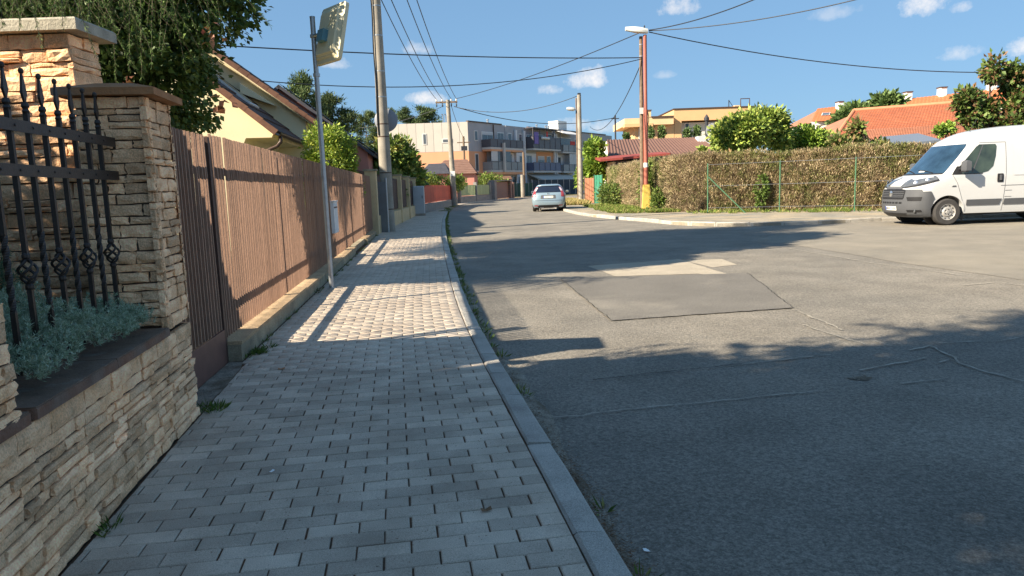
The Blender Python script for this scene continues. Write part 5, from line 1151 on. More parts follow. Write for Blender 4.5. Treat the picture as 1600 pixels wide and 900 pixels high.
for s_ in (2.7, 3.1): q = gdir*s_; MB().tube([(q[0], q[1]+.5, AH-.1), (q[0], q[1]+.5, AH+1.0), (q[0]-.15, q[1]+.5, AH+1.2), (q[0]-.35, q[1]+.5, AH+1.1)], .07, 6).build('roof_vent', M_GALV, ap)
fbox('downpipe', fac(770, 210)[0], fac(770, 210)[0]+.12, ZM, AH-.1, .06, .18, M_GUT); fbox('drain_pipe', fac(789, 210)[0], fac(789, 210)[0]+.1, ZM-3, AH-.05, .06, .16, M_CURT)
# ---------------------------------------------------------------- hedge, houses and trees on the right
M_HEDGE = mat('hedge_sprig', (0.2, 0.15, 0.08), .85, .2, var=0.0, attr=True, trans=.08)
M_HCORE = mat('hedge_core', (0.075, 0.055, 0.035), .95, .1, var=.3, scale=6)
HP = [(6.75, 49.5), (6.7, 44), (6.72, 38), (6.8, 33), (7.0, 31.4), (7.6, 30.3), (8.3, 29.6), (10.6, 28.6), (12.8, 27.1), (14.2, 26.0), (17, 24.4), (22, 23.2), (28, 22.6)]
HPD = resample(HP, .25)
def hedge_run(name, P, hgt, th, seed, per_m, label, green):
    """clipped hedge along P (its street face), thickness th"""
    e = empty(name, (P[0][0], P[0][1], 0), 0, label, 'hedge'); rs = np.random.default_rng(seed); P = np.array(P); Tn = np.gradient(P, axis=0); Tn = unit(Tn); N_ = np.stack([-Tn[:, 1], Tn[:, 0]], 1)
    s_ = np.sign((np.array([0, 20])-P[len(P)//2]) @ N_[len(P)//2]); N_ = N_*s_       # towards the street
    rows = []
    hh = hgt + .05*np.sin(np.arange(len(P))*.35) + .04*np.sin(np.arange(len(P))*.9+1)
    for i in range(len(P)):
        f, b = P[i]-N_[i]*.09, P[i]-N_[i]*th; rows.append([(f[0], f[1], .0), (f[0]+N_[i][0]*.04, f[1]+N_[i][1]*.04, hh[i]*.5), (f[0], f[1], hh[i]-.12), (f[0]-N_[i][0]*.12, f[1]-N_[i][1]*.12, hh[i]-.04), (b[0], b[1], hh[i]-.06), (b[0], b[1], 0)])
    child_keep(MB().grid(rows).build('core', M_HCORE), e)
    n = int(len(P)*.25*per_m); i = rs.integers(0, len(P)-1, n); t = rs.random(n); base = P[i]*(1-t[:, None])+P[i+1]*t[:, None]; nn = N_[i]; zt = rs.random(n)
    top = rs.random(n) < .22; dep = rs.random(n)
    lump = .05*np.sin(base[:, 0]*3.1+base[:, 1]*2.3)*np.sin(zt*9+base[:, 0]*1.7)+.045*np.sin(base[:, 0]*9.7+zt*4)*np.sin(zt*23+base[:, 1]*7)
    xy = np.where(top[:, None], base-nn*(dep*th)[:, None], base+nn*(-.13+.13*dep+lump)[:, None]); z = np.where(top, hh[i]-.10+.20*rs.random(n)**2, .03+zt*(hh[i]-.05))
    C = np.concatenate([xy, z[:, None]], 1); D = np.concatenate([nn*(.25+.7*rs.random((n, 1)))+rs.normal(size=(n, 2))*.35, (.35+.6*rs.random((n, 1)))*np.where(rs.random((n, 1)) < .85, 1, -1)], 1)
    V, F = leaves(rs, C, D, .12, .17, .1)
    cell = np.floor(C/np.array([.22, .22, .17])+.35*rs.normal(size=C.shape)).astype(np.int64); h1 = np.abs(np.sin(cell @ np.array([12.9898, 78.233, 37.719]))*43758.5453) % 1; h2 = np.abs(np.sin(cell @ np.array([39.346, 11.135, 83.155]))*24634.634) % 1
    g_ = green(C, rs); br = np.array([(.42, .325, .195), (.33, .25, .145), (.52, .42, .26), (.27, .205, .12)])[(h1*4).astype(int) % 4]; gr = np.array([(.20, .23, .07), (.28, .31, .09), (.14, .18, .055)])[(h1*3).astype(int) % 3]
    mixf = np.clip((g_-h2)*3+.25, 0, .85)[:, None]; t_ = (br*(1-mixf)+gr*mixf)*(.82+.36*rs.random((n, 1)))*(.8+.4*h2[:, None])
    child_keep(npmesh('foliage', V, F, M_HEDGE, None, np.repeat(t_, 2, 0)), e); return e
def gfun(C, rs):
    a = np.sin(C[:, 0]*1.3+C[:, 1]*.7)*np.sin(C[:, 2]*2.1+C[:, 0]*.9)+.6*np.sin(C[:, 0]*3.7-C[:, 2]*3)
    return np.clip(.36+.45*np.clip(a-.2, 0, 1), 0, .8)
def gfun2(C, rs): return np.clip(.22+.6*np.clip(np.sin(C[:, 1]*.55+1.2)+.3*np.sin(C[:, 2]*4), 0, 1), 0, .85)
k0 = int(len(HPD)*.52)
cut = next(i for i, p in enumerate(HPD) if p[1] < 30.0)
hedge_run('brown_hedge', HPD[cut:], 2.30, .9, 1, 7000, 'tall dry brown clipped thuja hedge behind the white van', gfun)
hedge_run('side_hedge', HPD[:cut+1], 2.33, .9, 2, 4000, 'half-green overgrown hedge along the verge behind the lamp post', gfun2)
# wire fence in front of the hedge
M_GPOST = mat('green_painted_post', (0.075, 0.18, 0.10), .6, .3, var=.15, scale=6)
wf = empty('wire_fence', (8.1, 29.3, 0), 0, 'green posts and wires of the fence in front of the brown hedge', 'wire fence')
def gpt(px, py): p = ground(px, py, .035); return Vector((p[0], p[1], .035))
posts = [(1105, 333), (1216, 331), (1332, 330)]
PG = []
for px, py in posts:
    p = gpt(px, py); p = p + Vector((-.05, -.25, 0)); PG.append(p); child_keep(MB().tube([(p.x, p.y, -.1), (p.x, p.y, 1.98)], .024, 8).build('post', M_GPOST), wf)
b = gpt(1163, 332); child_keep(MB().tube([(PG[0].x+.02, PG[0].y-.03, 1.45), (b.x-.05, b.y-.3, .02)], .022, 8).build('brace', M_GPOST), wf)
for z in (.25, 1.1, 1.93): child_keep(MB().tube([(p.x, p.y-.035, z) for p in PG] + [(PG[2].x+3, PG[2].y-1.9, z)], .006, 4).build('strand', M_GALV), wf)
# rusty gate and green netting at the far end
gg = empty('rusty_gate', (6.3, 51.2, 0), 0, 'rusty brown sheet gate beside the far lamp pole', 'gate')
M_RUST = mat('rusty_sheet', (0.34, 0.15, 0.085), .8, .25, var=.25, scale=3)
a, b = ground(914, 318)[:2], ground(929, 318)[:2]; a = at_depth(914, 312, 50.5)[:2]; b = at_depth(929, 312, 49.9)[:2]; gg.location = (a[0], a[1], 0)
for j in range(4): seg_box('sheet', gg, lerp(a, b, j/4+.01), lerp(a, b, (j+1)/4-.01), .03, .06, 1.78, M_RUST)
for p in (a, b): seg_box('post', gg, p-np.array([.05, 0]), p+np.array([.05, 0]), .1, -.1, 1.9, M_WOODP)
gn_ = empty('green_netting', (b[0], b[1], 0), 0, 'green plastic netting panel between rusty gate and hedge', 'netting')
c = at_depth(941, 312, 49.2)[:2]
for j in range(3): seg_box('net_panel', gn_, lerp(b, c, j/3+.02), lerp(b, c, (j+1)/3-.02), .02, .05, 1.95, mat('green_net', (.05, .22, .14), .8, .2, var=.2, scale=8))
for p in (b, c): seg_box('post', gn_, p-np.array([.03, .06]), p+np.array([.03, -.06]), .06, -.1, 2.0, M_GPOST)

# verge plants
rq = rng(66); sp = []
for k in range(260):
    t = rq.random(); x = 4.6+rq.uniform(-.4, 1.7)+0*t; y = rq.uniform(30.5, 44); 
    if x > 3.6+.1*(44-y)*.3: sp.append((x+.3, y, .036, rq.uniform(2, 5)))
for k in range(170): sp.append((rq.uniform(6.0, 7.3), rq.uniform(30.5, 33.2), .036, rq.uniform(2, 5)))
for k in range(220): 
    j = rq.choice(HPD[cut:cut+40]); sp.append((j[0]-rq.uniform(.2, 1.0), j[1]-rq.uniform(.3, 1.6), .036, rq.uniform(1, 3) if math.sin(j[0]*2.2) > -.1 else .6))
tufts('verge_weeds', sp, 3, [(.15, .22, .04), (.22, .28, .06), (.11, .17, .035), (.34, .30, .12)], 'green weeds and dry grass along the verge below the hedge', .16, 9)
sp = [(rq.uniform(3.6, 5.2), rq.uniform(47, 60), .036, rq.uniform(3, 8)) for k in range(230)]
tufts('dry_grass', sp, 4, [(.50, .39, .17), (.42, .33, .14), (.30, .30, .1)], 'tall dry yellow grass on the verge right of the car', .3, 8)
def shrub(name, x, y, r_, zc, label, seed, cols, n, size, per=22, cat='shrub', z0=-.1):
    e = empty(name, (x, y, z0), 0, label, cat); crown('crown', e, seed, [(0, 0, zc, *r_)], n, per, size, cols, M_LEAF, clump_r=min(r_)*.45, width=.4, shell=.5); limbs(e, M_BARK, (0, 0, 0), (0, 0, zc+r_[2]*.5), .03, 10, max(r_[:2])*.8, seed, lo=.1); return e
GL_ = [(.12, .19, .035), (.18, .25, .05), (.08, .13, .03), (.24, .28, .07)]
shrub('tall_weed_clump', 6.75, 32.35, (.42, .4, .5), .55, 'green weed clump growing at the foot of the red lamp post', 31, GL_, 60, .13)
shrub('ivy_column', 6.75, 34.3, (.45, .8, 1.0), 1.35, 'green climber in the hedge left of the lamp post', 32, GL_, 130, .15)
shrub('verge_bush', 6.2, 44.0, (.7, 1.6, .7), .65, 'low green bush below the netting at the verge', 33, GL_, 110, .17)
shrub('ivy_tuft', 10.0, 28.6, (.28, .12, .6), 1.0, 'dark green ivy tuft growing out of the dry hedge', 34, GL_[:3], 40, .12)

def tree(name, px, top, Y, blobs, label, seed, cols, n, size, per=24, cl=.45, cat='tree', width=.6):
    """blobs in pixels: (px, py, half-w px, half-h px, depth offset)"""
    B = []; sc = Y/CAM_F
    base = at_depth(px, 290, Y); e = empty(name, (base[0], Y, -.1), 0, label, cat)
    for bx, by, hw, hh, dy in blobs:
        c = at_depth(bx, by, Y+dy); k_ = lambda v: max(.35*v*sc, v*sc-cl*.75); B.append((c[0]-base[0], dy, c[2]+.1, k_(hw), k_(max(hw, hh))*.8, k_(hh)))
    crown('crown', e, seed, B, n, per, size, cols, M_LEAF, clump_r=cl, width=width, shell=.45)
    tz = max(b[2] for b in B); limbs(e, M_BARK, (0, 0, 0), (0, 0, tz), .12, 18, max(b[3] for b in B)*.9, seed, lo=.25); return e
G1 = [(.22, .31, .06), (.31, .40, .07), (.13, .20, .045), (.42, .46, .11)]; G2 = [(.24, .36, .05), (.34, .45, .08), (.15, .25, .045)]; G3 = [(.11, .17, .05), (.16, .23, .07), (.08, .13, .04)]
tree('walnut_tree', 1160, 165, 36, [(1165, 205, 42, 30, 0), (1195, 190, 38, 22, .5), (1130, 215, 22, 22, -.3), (1215, 215, 25, 22, .2)], 'broad light green tree rising behind the hedge in front of the apricot house', 41, G1, 560, .20, 28, .40)
tree('bright_shrub', 1262, 185, 37, [(1262, 222, 30, 26, 0), (1290, 228, 28, 20, .4), (1240, 235, 20, 18, 0)], 'bright green bush above the hedge left of the red roofs', 42, G2, 420, .19, 28, .36)
tree('mixed_shrub', 1350, 200, 35, [(1330, 232, 30, 12, 0), (1365, 234, 34, 9, 0), (1338, 200, 9, 16, 0), (1310, 226, 14, 14, 0)], 'mixed shrubs along the hedge top below the red tiled roof', 43, [(.13, .19, .04), (.22, .22, .07), (.09, .13, .035), (.30, .20, .10)], 230, .22, 20, .3)
tree('ridge_tree', 1370, 150, 66, [(1385, 162, 26, 12, 0), (1340, 178, 26, 12, 0), (1320, 190, 20, 14, 0)], 'dark green tree between the two red roofs', 44, G3, 220, .45, 22, .7)
tree('vine_covered_tree', 1540, 85, 29, [(1553, 108, 13, 26, 0), (1512, 158, 20, 20, 0), (1540, 170, 16, 26, .2), (1580, 122, 12, 26, .2), (1590, 165, 18, 26, 0), (1606, 115, 10, 28, 0), (1518, 185, 22, 14, 0), (1570, 195, 30, 14, 0)], 'tall leafy climber-covered tree above the white van', 45, [(.10, .16, .035), (.16, .22, .05), (.07, .11, .03), (.25, .14, .07)], 300, .19, 24, .30)
tree('columnar_tree', 927, 215, 58, [(928, 235, 15, 18, 0), (930, 262, 19, 24, 0), (915, 275, 14, 20, 0)], 'columnar green tree beside the far lamp pole', 46, G2, 260, .36, 22, .5)
tree('young_cypress', 1008, 205, 72, [(1017, 209, 4, 12, 0)], 'small dark cypress before the apricot house, nearest the lamp post', 47, G3, 26, .22, 18, .22)
tree('young_cypress', 1034, 205, 72, [(1034, 208, 4, 13, 0)], 'small dark cypress right of the lamp post before the apricot wall', 48, G3, 30, .22, 18, .22)
tree('young_cypress', 1075, 205, 72, [(1074, 209, 7, 9, 0)], 'bushy small cypress below the apricot terrace', 49, G3, 30, .22, 18, .22)
tree('young_cypress', 1088, 200, 72, [(1089, 206, 3, 12, 0)], 'slender small cypress at the middle of the apricot terrace', 50, G3, 26, .22, 18, .22)
tree('young_cypress', 978, 210, 72, [(979, 214, 5, 7, 0)], 'low dark cypress at the left corner of the apricot house', 51, G3, 26, .22, 18, .22)
tree('hedge_top_shoot', 1098, 235, 34, [(1098, 237, 7, 7, 0), (1118, 238, 5, 5, 0)], 'small leafy shoots over the hedge below the brown roof', 52, G1, 26, .16, 18, .16, 'shrub')
tree('van_shrub', 1475, 205, 27.5, [(1470, 204, 8, 8, 0), (1482, 200, 6, 7, 0)], 'light green shrub tip just behind the van roof', 53, G2, 30, .15, 18, .18, 'shrub')

# brown roofed cottage
M_TILE_BR = mat('brown_metal_tile', (0.15, 0.083, 0.064), .7, .3, var=.12, scale=4)
M_MAROON = mat('maroon_fascia', (0.28, 0.06, 0.045), .65, .3, var=.1)
bc_ = empty('brown_roof_cottage', (12.8, 57.3, 0), 0, 'low cottage with brown tiled hip roof behind the side hedge', 'house')
L2 = lambda px, py, Y: Vector(at_depth(px, py, Y)) - Vector((12.8, 57.3, 0))
rl, rr_ = L2(948, 220, 45.5), L2(1093, 216, 48.0); el, er = L2(1003, 247, 43.0), L2(1140, 243, 43.0); el2 = L2(962, 252, 43.6)
rl = L2(948, 219, 63.5); rr_ = L2(1093, 215, 63.5); er = L2(1138, 243, 57.3)
NB = 34
mb = MB(); e0 = Vector((L2(968, 250, 57.3).x-.9, 0, L2(1010, 249, 57.3).z)); e1 = Vector((er.x, 0, er.z)); r0, r1 = Vector((rl.x, 6.2, rl.z)), Vector((rr_.x, 6.2, rr_.z))
for k in range(NB):
    t0, t1 = k/NB, (k+1)/NB; tm_ = (t0+t1)/2
    a, b, c, d = e0.lerp(e1, t0), e0.lerp(e1, t1), r0.lerp(r1, t1), r0.lerp(r1, t0); m1, m2 = e0.lerp(e1, tm_), r0.lerp(r1, tm_); up = Vector((0, -.02, .07))
    mb.add([a, m1+up, b, c, m2+up, d], [(0,1,4,5), (1,2,3,4)])
mb.add([e1, r1, Vector((e1.x, 12.4, e1.z))], [(0,2,1)]).add([e0, e1, Vector((e1.x, 12.4, e1.z)), Vector((e0.x, 12.4, e0.z)), r0, r1], [(3,2,5,4)])
mb.build('roof', M_TILE_BR, bc_, recalc=False)
MB().box((e0.x+.15, .4, -.1), (e1.x-.4, 12.0, min(e0.z, e1.z)-.06)).build('wall', M_WWALL, bc_)
MB().add([(e0.x+.02, .0, e0.z-.1), (r0.x+.02, 6.2, r0.z-.05), (e0.x+.02, 12.4, e0.z-.1), (e0.x+.14, .0, e0.z-.1), (r0.x+.14, 6.2, r0.z-.05), (e0.x+.14, 12.4, e0.z-.1)], [(0,1,2), (5,4,3), (0,3,4,1), (1,4,5,2)]).build('gable_wall', M_WWALL, bc_)
q0, q1 = L2(938, 249, 54), L2(1048, 239, 54)
MB().add([(q0.x, -3.3, q0.z), (q1.x, -3.3, q1.z), (q1.x, .3, q1.z+.25), (q0.x, .3, q0.z+.3)] + [(q0.x, -3.3, q0.z-.16), (q1.x, -3.3, q1.z-.16), (q1.x, .3, q1.z+.1), (q0.x, .3, q0.z+.14)], [(0,1,2,3), (7,6,5,4), (0,4,5,1), (0,3,7,4), (1,5,6,2)]).build('porch_canopy', M_MAROON, bc_)
MB().box((q0.x+.9, -2.9, -.1), (q1.x-.3, .38, q0.z-.2)).build('porch_wall', M_CWALL, bc_); f = MB().box((q0.x+1.2, -2.96, 2.2), (q0.x+2.0, -2.89, 2.95)).build('window', M_GUT, bc_); MB().box((q0.x+1.28, -2.97, 2.27), (q0.x+1.92, -2.962, 2.88)).build('pane', M_GLASS, f)
mb = MB(); ch = L2(1096, 222, 62); MB().box((ch.x-.3, 4.6, ch.z-1), (ch.x+1.2, 5.6, ch.z+.5)).build('chimney', M_CURT, bc_)
# apricot flat roofed house
M_APR = mat('apricot_wall', (0.68, 0.42, 0.215), .9, .2, var=.05, scale=1); M_APRL = mat('pale_apricot_band', (0.74, 0.52, 0.30), .9, .2, var=.05, scale=1)
AY = 80.0; ah = empty('apricot_house', (at_depth(1080, 290, AY)[0], AY, 0), 0, 'apricot flat-roofed house with terrace behind the brown cottage', 'house'); AO = Vector(ah.location)
def ab(name, x0, y0, x1, y1, d0, d1, m, parent=None):
    a, b = at_depth(x0, (y0+y1)/2, AY+min(d0, 0))-np.array(AO), at_depth(x1, (y0+y1)/2, AY+min(d0, 0))-np.array(AO); z1 = at_depth((x0+x1)/2, y0, AY+min(d0, 0))[2]; z0 = at_depth((x0+x1)/2, y1, AY+min(d0, 0))[2]
    return MB().box((a[0], d0, z0), (b[0], d1, z1)).build(name, m, parent or ah)
ab('right_block_wall', 1054, 190, 1178, 330, .9, 9, M_APR); ab('left_block_wall', 992, 196, 1053.5, 330, .0, 8, M_APR)
ab('right_parapet', 1053, 169, 1179, 187, .0, 9, M_APR); ab('left_parapet', 976, 184, 1052.6, 195, -.7, 8, M_APRL); ab('balcony_front', 976, 193, 1020, 198, -.75, .5, M_APR)
ab('jamb', 1054, 187.5, 1065, 330, .02, .88, M_APR); ab('terrace_back', 1066, 189, 1178, 214, .80, .88, M_WWALL)
ab('roof_edge', 1052, 167.3, 1180, 168.7, -.1, 9.1, M_GUT); ab('roof_edge', 1018, 181.0, 1053, 183.4, -.8, 8, M_GUT)
f = ab('window', 1072, 191, 1080, 200, .70, .79, M_FRAME); ab('pane', 1073.5, 192.5, 1078.5, 198.5, .68, .699, M_GLASS, f)
f = ab('terrace_door', 1110, 189.5, 1120, 214, .70, .79, M_FRAME); ab('pane', 1112, 191, 1118, 212, .68, .699, M_GLASS, f)
f = ab('window', 998, 200, 1003, 218, -.06, -.001, M_FRAME); ab('pane', 999, 201, 1002, 216, -.08, -.061, M_GLASS, f)
ab('chimney', 1012, 171, 1020, 182, 1, 1.6, M_APRL); ab('chimney_cap', 1011, 170, 1021, 171.2, .9, 1.7, M_GUT); ab('roof_box', 1157, 161, 1166, 166.5, 2, 3, M_APRL)
x0, x1 = at_depth(1160, 160, AY)[0]-AO.x, at_depth(1174, 160, AY)[0]-AO.x; zt, zb = at_depth(1167, 153, AY)[2], at_depth(1167, 166, AY)[2]
MB().tube([(x0, .6, zb), (x0, .6, zt), (x1, .6, zt), (x1, .6, zb)], .06, 6).build('roof_frame', M_GUT, ah)
x0 = at_depth(1141, 160, AY)[0]-AO.x; MB().tube([(x0, .5, zb), (x0, .5, zt-.1)], .05, 6).build('roof_post', M_WIRE, ah); MB().tube([(x0, .5, zt-.15), (x0+.5, .5, zb)], .03, 6).build('roof_stay', M_WIRE, ah)
sdp = at_depth(1112, 204, 62); sd_ = empty('satellite_dish', tuple(sdp), 0, 'pale satellite dish on a pole above the cottage roof', 'satellite dish')
MB().lathe([(.07, 0), (.30, .03), (.55, .11), (.60, .15), (.57, .155), (.30, .07), (.06, .04)], 22, Matrix.Rotation(R(90), 4, 'X') @ Matrix.Rotation(R(10), 4, 'Y')).build('dish', M_CURT, sd_, smooth=R(40)); MB().tube([(.0, .1, -.05), (-.25, .15, -.2), (-.3, .2, -1.6)], .04, 6).build('mast', M_GALV, sd_); MB().tube([(0, -.02, -.3), (0, -.42, -.08)], .015, 5).build('feed_arm', M_GALV, sd_)
fl = at_depth(1104, 190, 62); fe = empty('roof_lantern', tuple(fl), 0, 'black flue pipe with conical cap left of the satellite dish', 'flue'); MB().lathe([(.13, -1.6), (.13, .05), (.22, .08), (.22, .3), (.03, .6)], 10).build('flue_pipe', M_WIRE, fe)
# red roofed houses
M_TILE_O = mat('orange_clay_tile', (0.44, 0.17, 0.092), .85, .2, var=.16, scale=3, col2=(.40, .15, .085), mix_scale=1.4)
M_TILE_O2 = mat('old_clay_tile', (0.36, 0.165, 0.105), .85, .2, var=.18, scale=3)
M_RIDGE = mat('ridge_tile', (0.56, 0.24, 0.13), .85, .2, var=.12, scale=3)
def slope(parent, a, b, c, d, m, nc, nr, name='roof', h=.05):
    """tiled slope: eave a->b, ridge d->c; courses with a ribbed profile"""
    a, b, c, d = map(Vector, (a, b, c, d)); nrm = (b-a).cross(d-a).normalized()
    if nrm.z < 0: nrm = -nrm
    mb = MB()
    for r_ in range(nr):
        t0, t1 = r_/nr, (r_+1)/nr; A, B, C_, D_ = a.lerp(d, t0), b.lerp(c, t0), b.lerp(c, t1), a.lerp(d, t1); lo, hi = [], []; lip = []
        for k in range(nc*2+1):
            t = k/(nc*2); w = h if k % 2 else 0; lo.append(A.lerp(B, t)+nrm*(w+h*.9)); lip.append(A.lerp(B, t)+nrm*w*.2); hi.append(D_.lerp(C_, t)+nrm*(w*.7))
        mb.grid([lip, lo, hi])
    return mb.build(name, m, parent, recalc=False)
NY = 40.0
rh = empty('red_roof_house', (at_depth(1420, 290, NY)[0], NY, 0), 0, 'low house with orange clay tiled roof behind the brown hedge', 'house'); RO = Vector(rh.location)
Lr = lambda px, py, Y: Vector(at_depth(px, py, Y)) - RO
a, b = Lr(1306, 214, NY), Lr(1515, 196, NY-3); c, d = Lr(1512, 166, NY), Lr(1332, 174, NY+3)
a, b, c, d = Lr(1308, 212, 41.5), Lr(1540, 190, 39.5), Lr(1540, 158, 43.5), Lr(1334, 174, 45.5)
slope(rh, a, b, c, d, M_TILE_O, 46, 14, h=.045); 
e_, f_ = Lr(1364, 226, 37.5), Lr(1540, 214, 36); slope(rh, e_+Vector((0, 0, -.1)), f_+Vector((0, 0, -.1)), b+Vector((.3, .1, -.08)), Lr(1352, 203, 41.0), M_TILE_O2, 46, 14, 'lean_to_roof', .04)
MB().tube([d+Vector((0, 0, .04)), c+Vector((0, 0, .04))], .13, 8).build('ridge', M_RIDGE, rh); MB().tube([a+Vector((0, 0, .05)), d+Vector((0, 0, .05))], .10, 8).build('verge_row', M_RIDGE, rh)
MB().add([a+Vector((.15, .1, -.05)), b+Vector((0, .1, -.05)), b+Vector((0, 9, -.05)), a+Vector((.15, 9, -.05)), d+Vector((.15, .1, -.12)), c+Vector((0, .1, -.12))] , [(0,3,4), (3,2,5,4)]).build('back_roof', M_TILE_O2, rh)
MB().prism([(a.x+.3, a.y+.3), (b.x, b.y+.3), (b.x, b.y+8.5), (a.x+.3, a.y+8.5)], -.1, min(a.z, b.z)-.1).build('wall', M_WWALL, rh)
s0, s1 = Lr(1398, 226, 33.5), Lr(1470, 218, 33.5)
MB().add([s0, s1, s1+Vector((.3, 2.4, .45)), s0+Vector((.6, 2.4, .5)), s0+Vector((0, 0, -.12)), s1+Vector((0, 0, -.12)), s1+Vector((.3, 2.4, .3)), s0+Vector((.6, 2.4, .35))], [(0,1,2,3), (7,6,5,4), (0,4,5,1), (0,3,7,4)]).build('shed_roof', M_GALV, rh)
MB().box((s0.x+.4, s0.y+.3, -.1), (s1.x-.2, s0.y+2.2, min(s0.z, s1.z)-.1)).build('shed_wall', M_GUT, rh)
YF = 84.0
r2 = empty('long_red_roof_house', (at_depth(1430, 290, YF)[0], YF, 0), 0, 'long house with bright orange roof and white chimneys on the skyline', 'house'); RO2 = Vector(r2.location)
L3 = lambda px, py, Y: Vector(at_depth(px, py, Y)) - RO2
a, b, c, d = L3(1268, 190, YF), L3(1640, 172, YF-14), L3(1640, 130, YF-9), L3(1277, 170, YF+5)
slope(r2, a, b, c, d, mat('bright_orange_tile', (0.48, 0.17, 0.08), .85, .2, var=.1, scale=1), 60, 12, h=.07)
MB().add([a+Vector((.2, .1, -.1)), d+Vector((.2, 0, -.1)), a+Vector((.2, 10, -.1)), b+Vector((0, 0, -.1)), c+Vector((0, 0, -.1)), b+Vector((0, 10, -.1))], [(0,2,1), (1,2,5,4)]).build('back_roof', M_TILE_O2, r2)
MB().prism([(a.x+.5, a.y+.5), (b.x, b.y+.5), (b.x, b.y+10), (a.x+.5, a.y+10)], -.1, a.z-.15).build('wall', M_WWALL, r2); MB().box((a.x-.1, a.y-.15, a.z-.45), (a.x+2.2, a.y-.05, a.z-.05)).build('fascia', M_FRAME, r2)
for px, py, w in ((1314, 167, 8), (1421, 152, 9), (1475, 145, 9), (1553, 138, 9)):
    q = L3(px, py, YF+3-(px-1277)/380*13); MB().box((q.x-w*.035, q.y, q.z-1.0), (q.x+w*.035, q.y+.8, q.z+.55)).build('chimney', M_FRAME, r2); MB().box((q.x-w*.042, q.y-.08, q.z+.552), (q.x+w*.042, q.y+.88, q.z+.66)).build('chimney_cap', M_GUT, r2)
for t, s_ in ((.06, .42), (.17, .6)):
    p = a.lerp(b, t).lerp(d.lerp(c, t), s_); u = (b-a).normalized(); v = (d-a).normalized(); n_ = u.cross(v).normalized(); n_ = n_ if n_.z > 0 else -n_; o_ = p+n_*.16
    f = MB().add([o_-u*.45-v*.6, o_+u*.45-v*.6, o_+u*.45+v*.6, o_-u*.45+v*.6], [(0,1,2,3)]).build('roof_window', M_FRAME, r2); MB().add([o_+n_*.01-u*.38-v*.52, o_+n_*.01+u*.38-v*.52, o_+n_*.01+u*.38+v*.52, o_+n_*.01-u*.38+v*.52], [(0,1,2,3)]).build('pane', M_AGLASS, f)
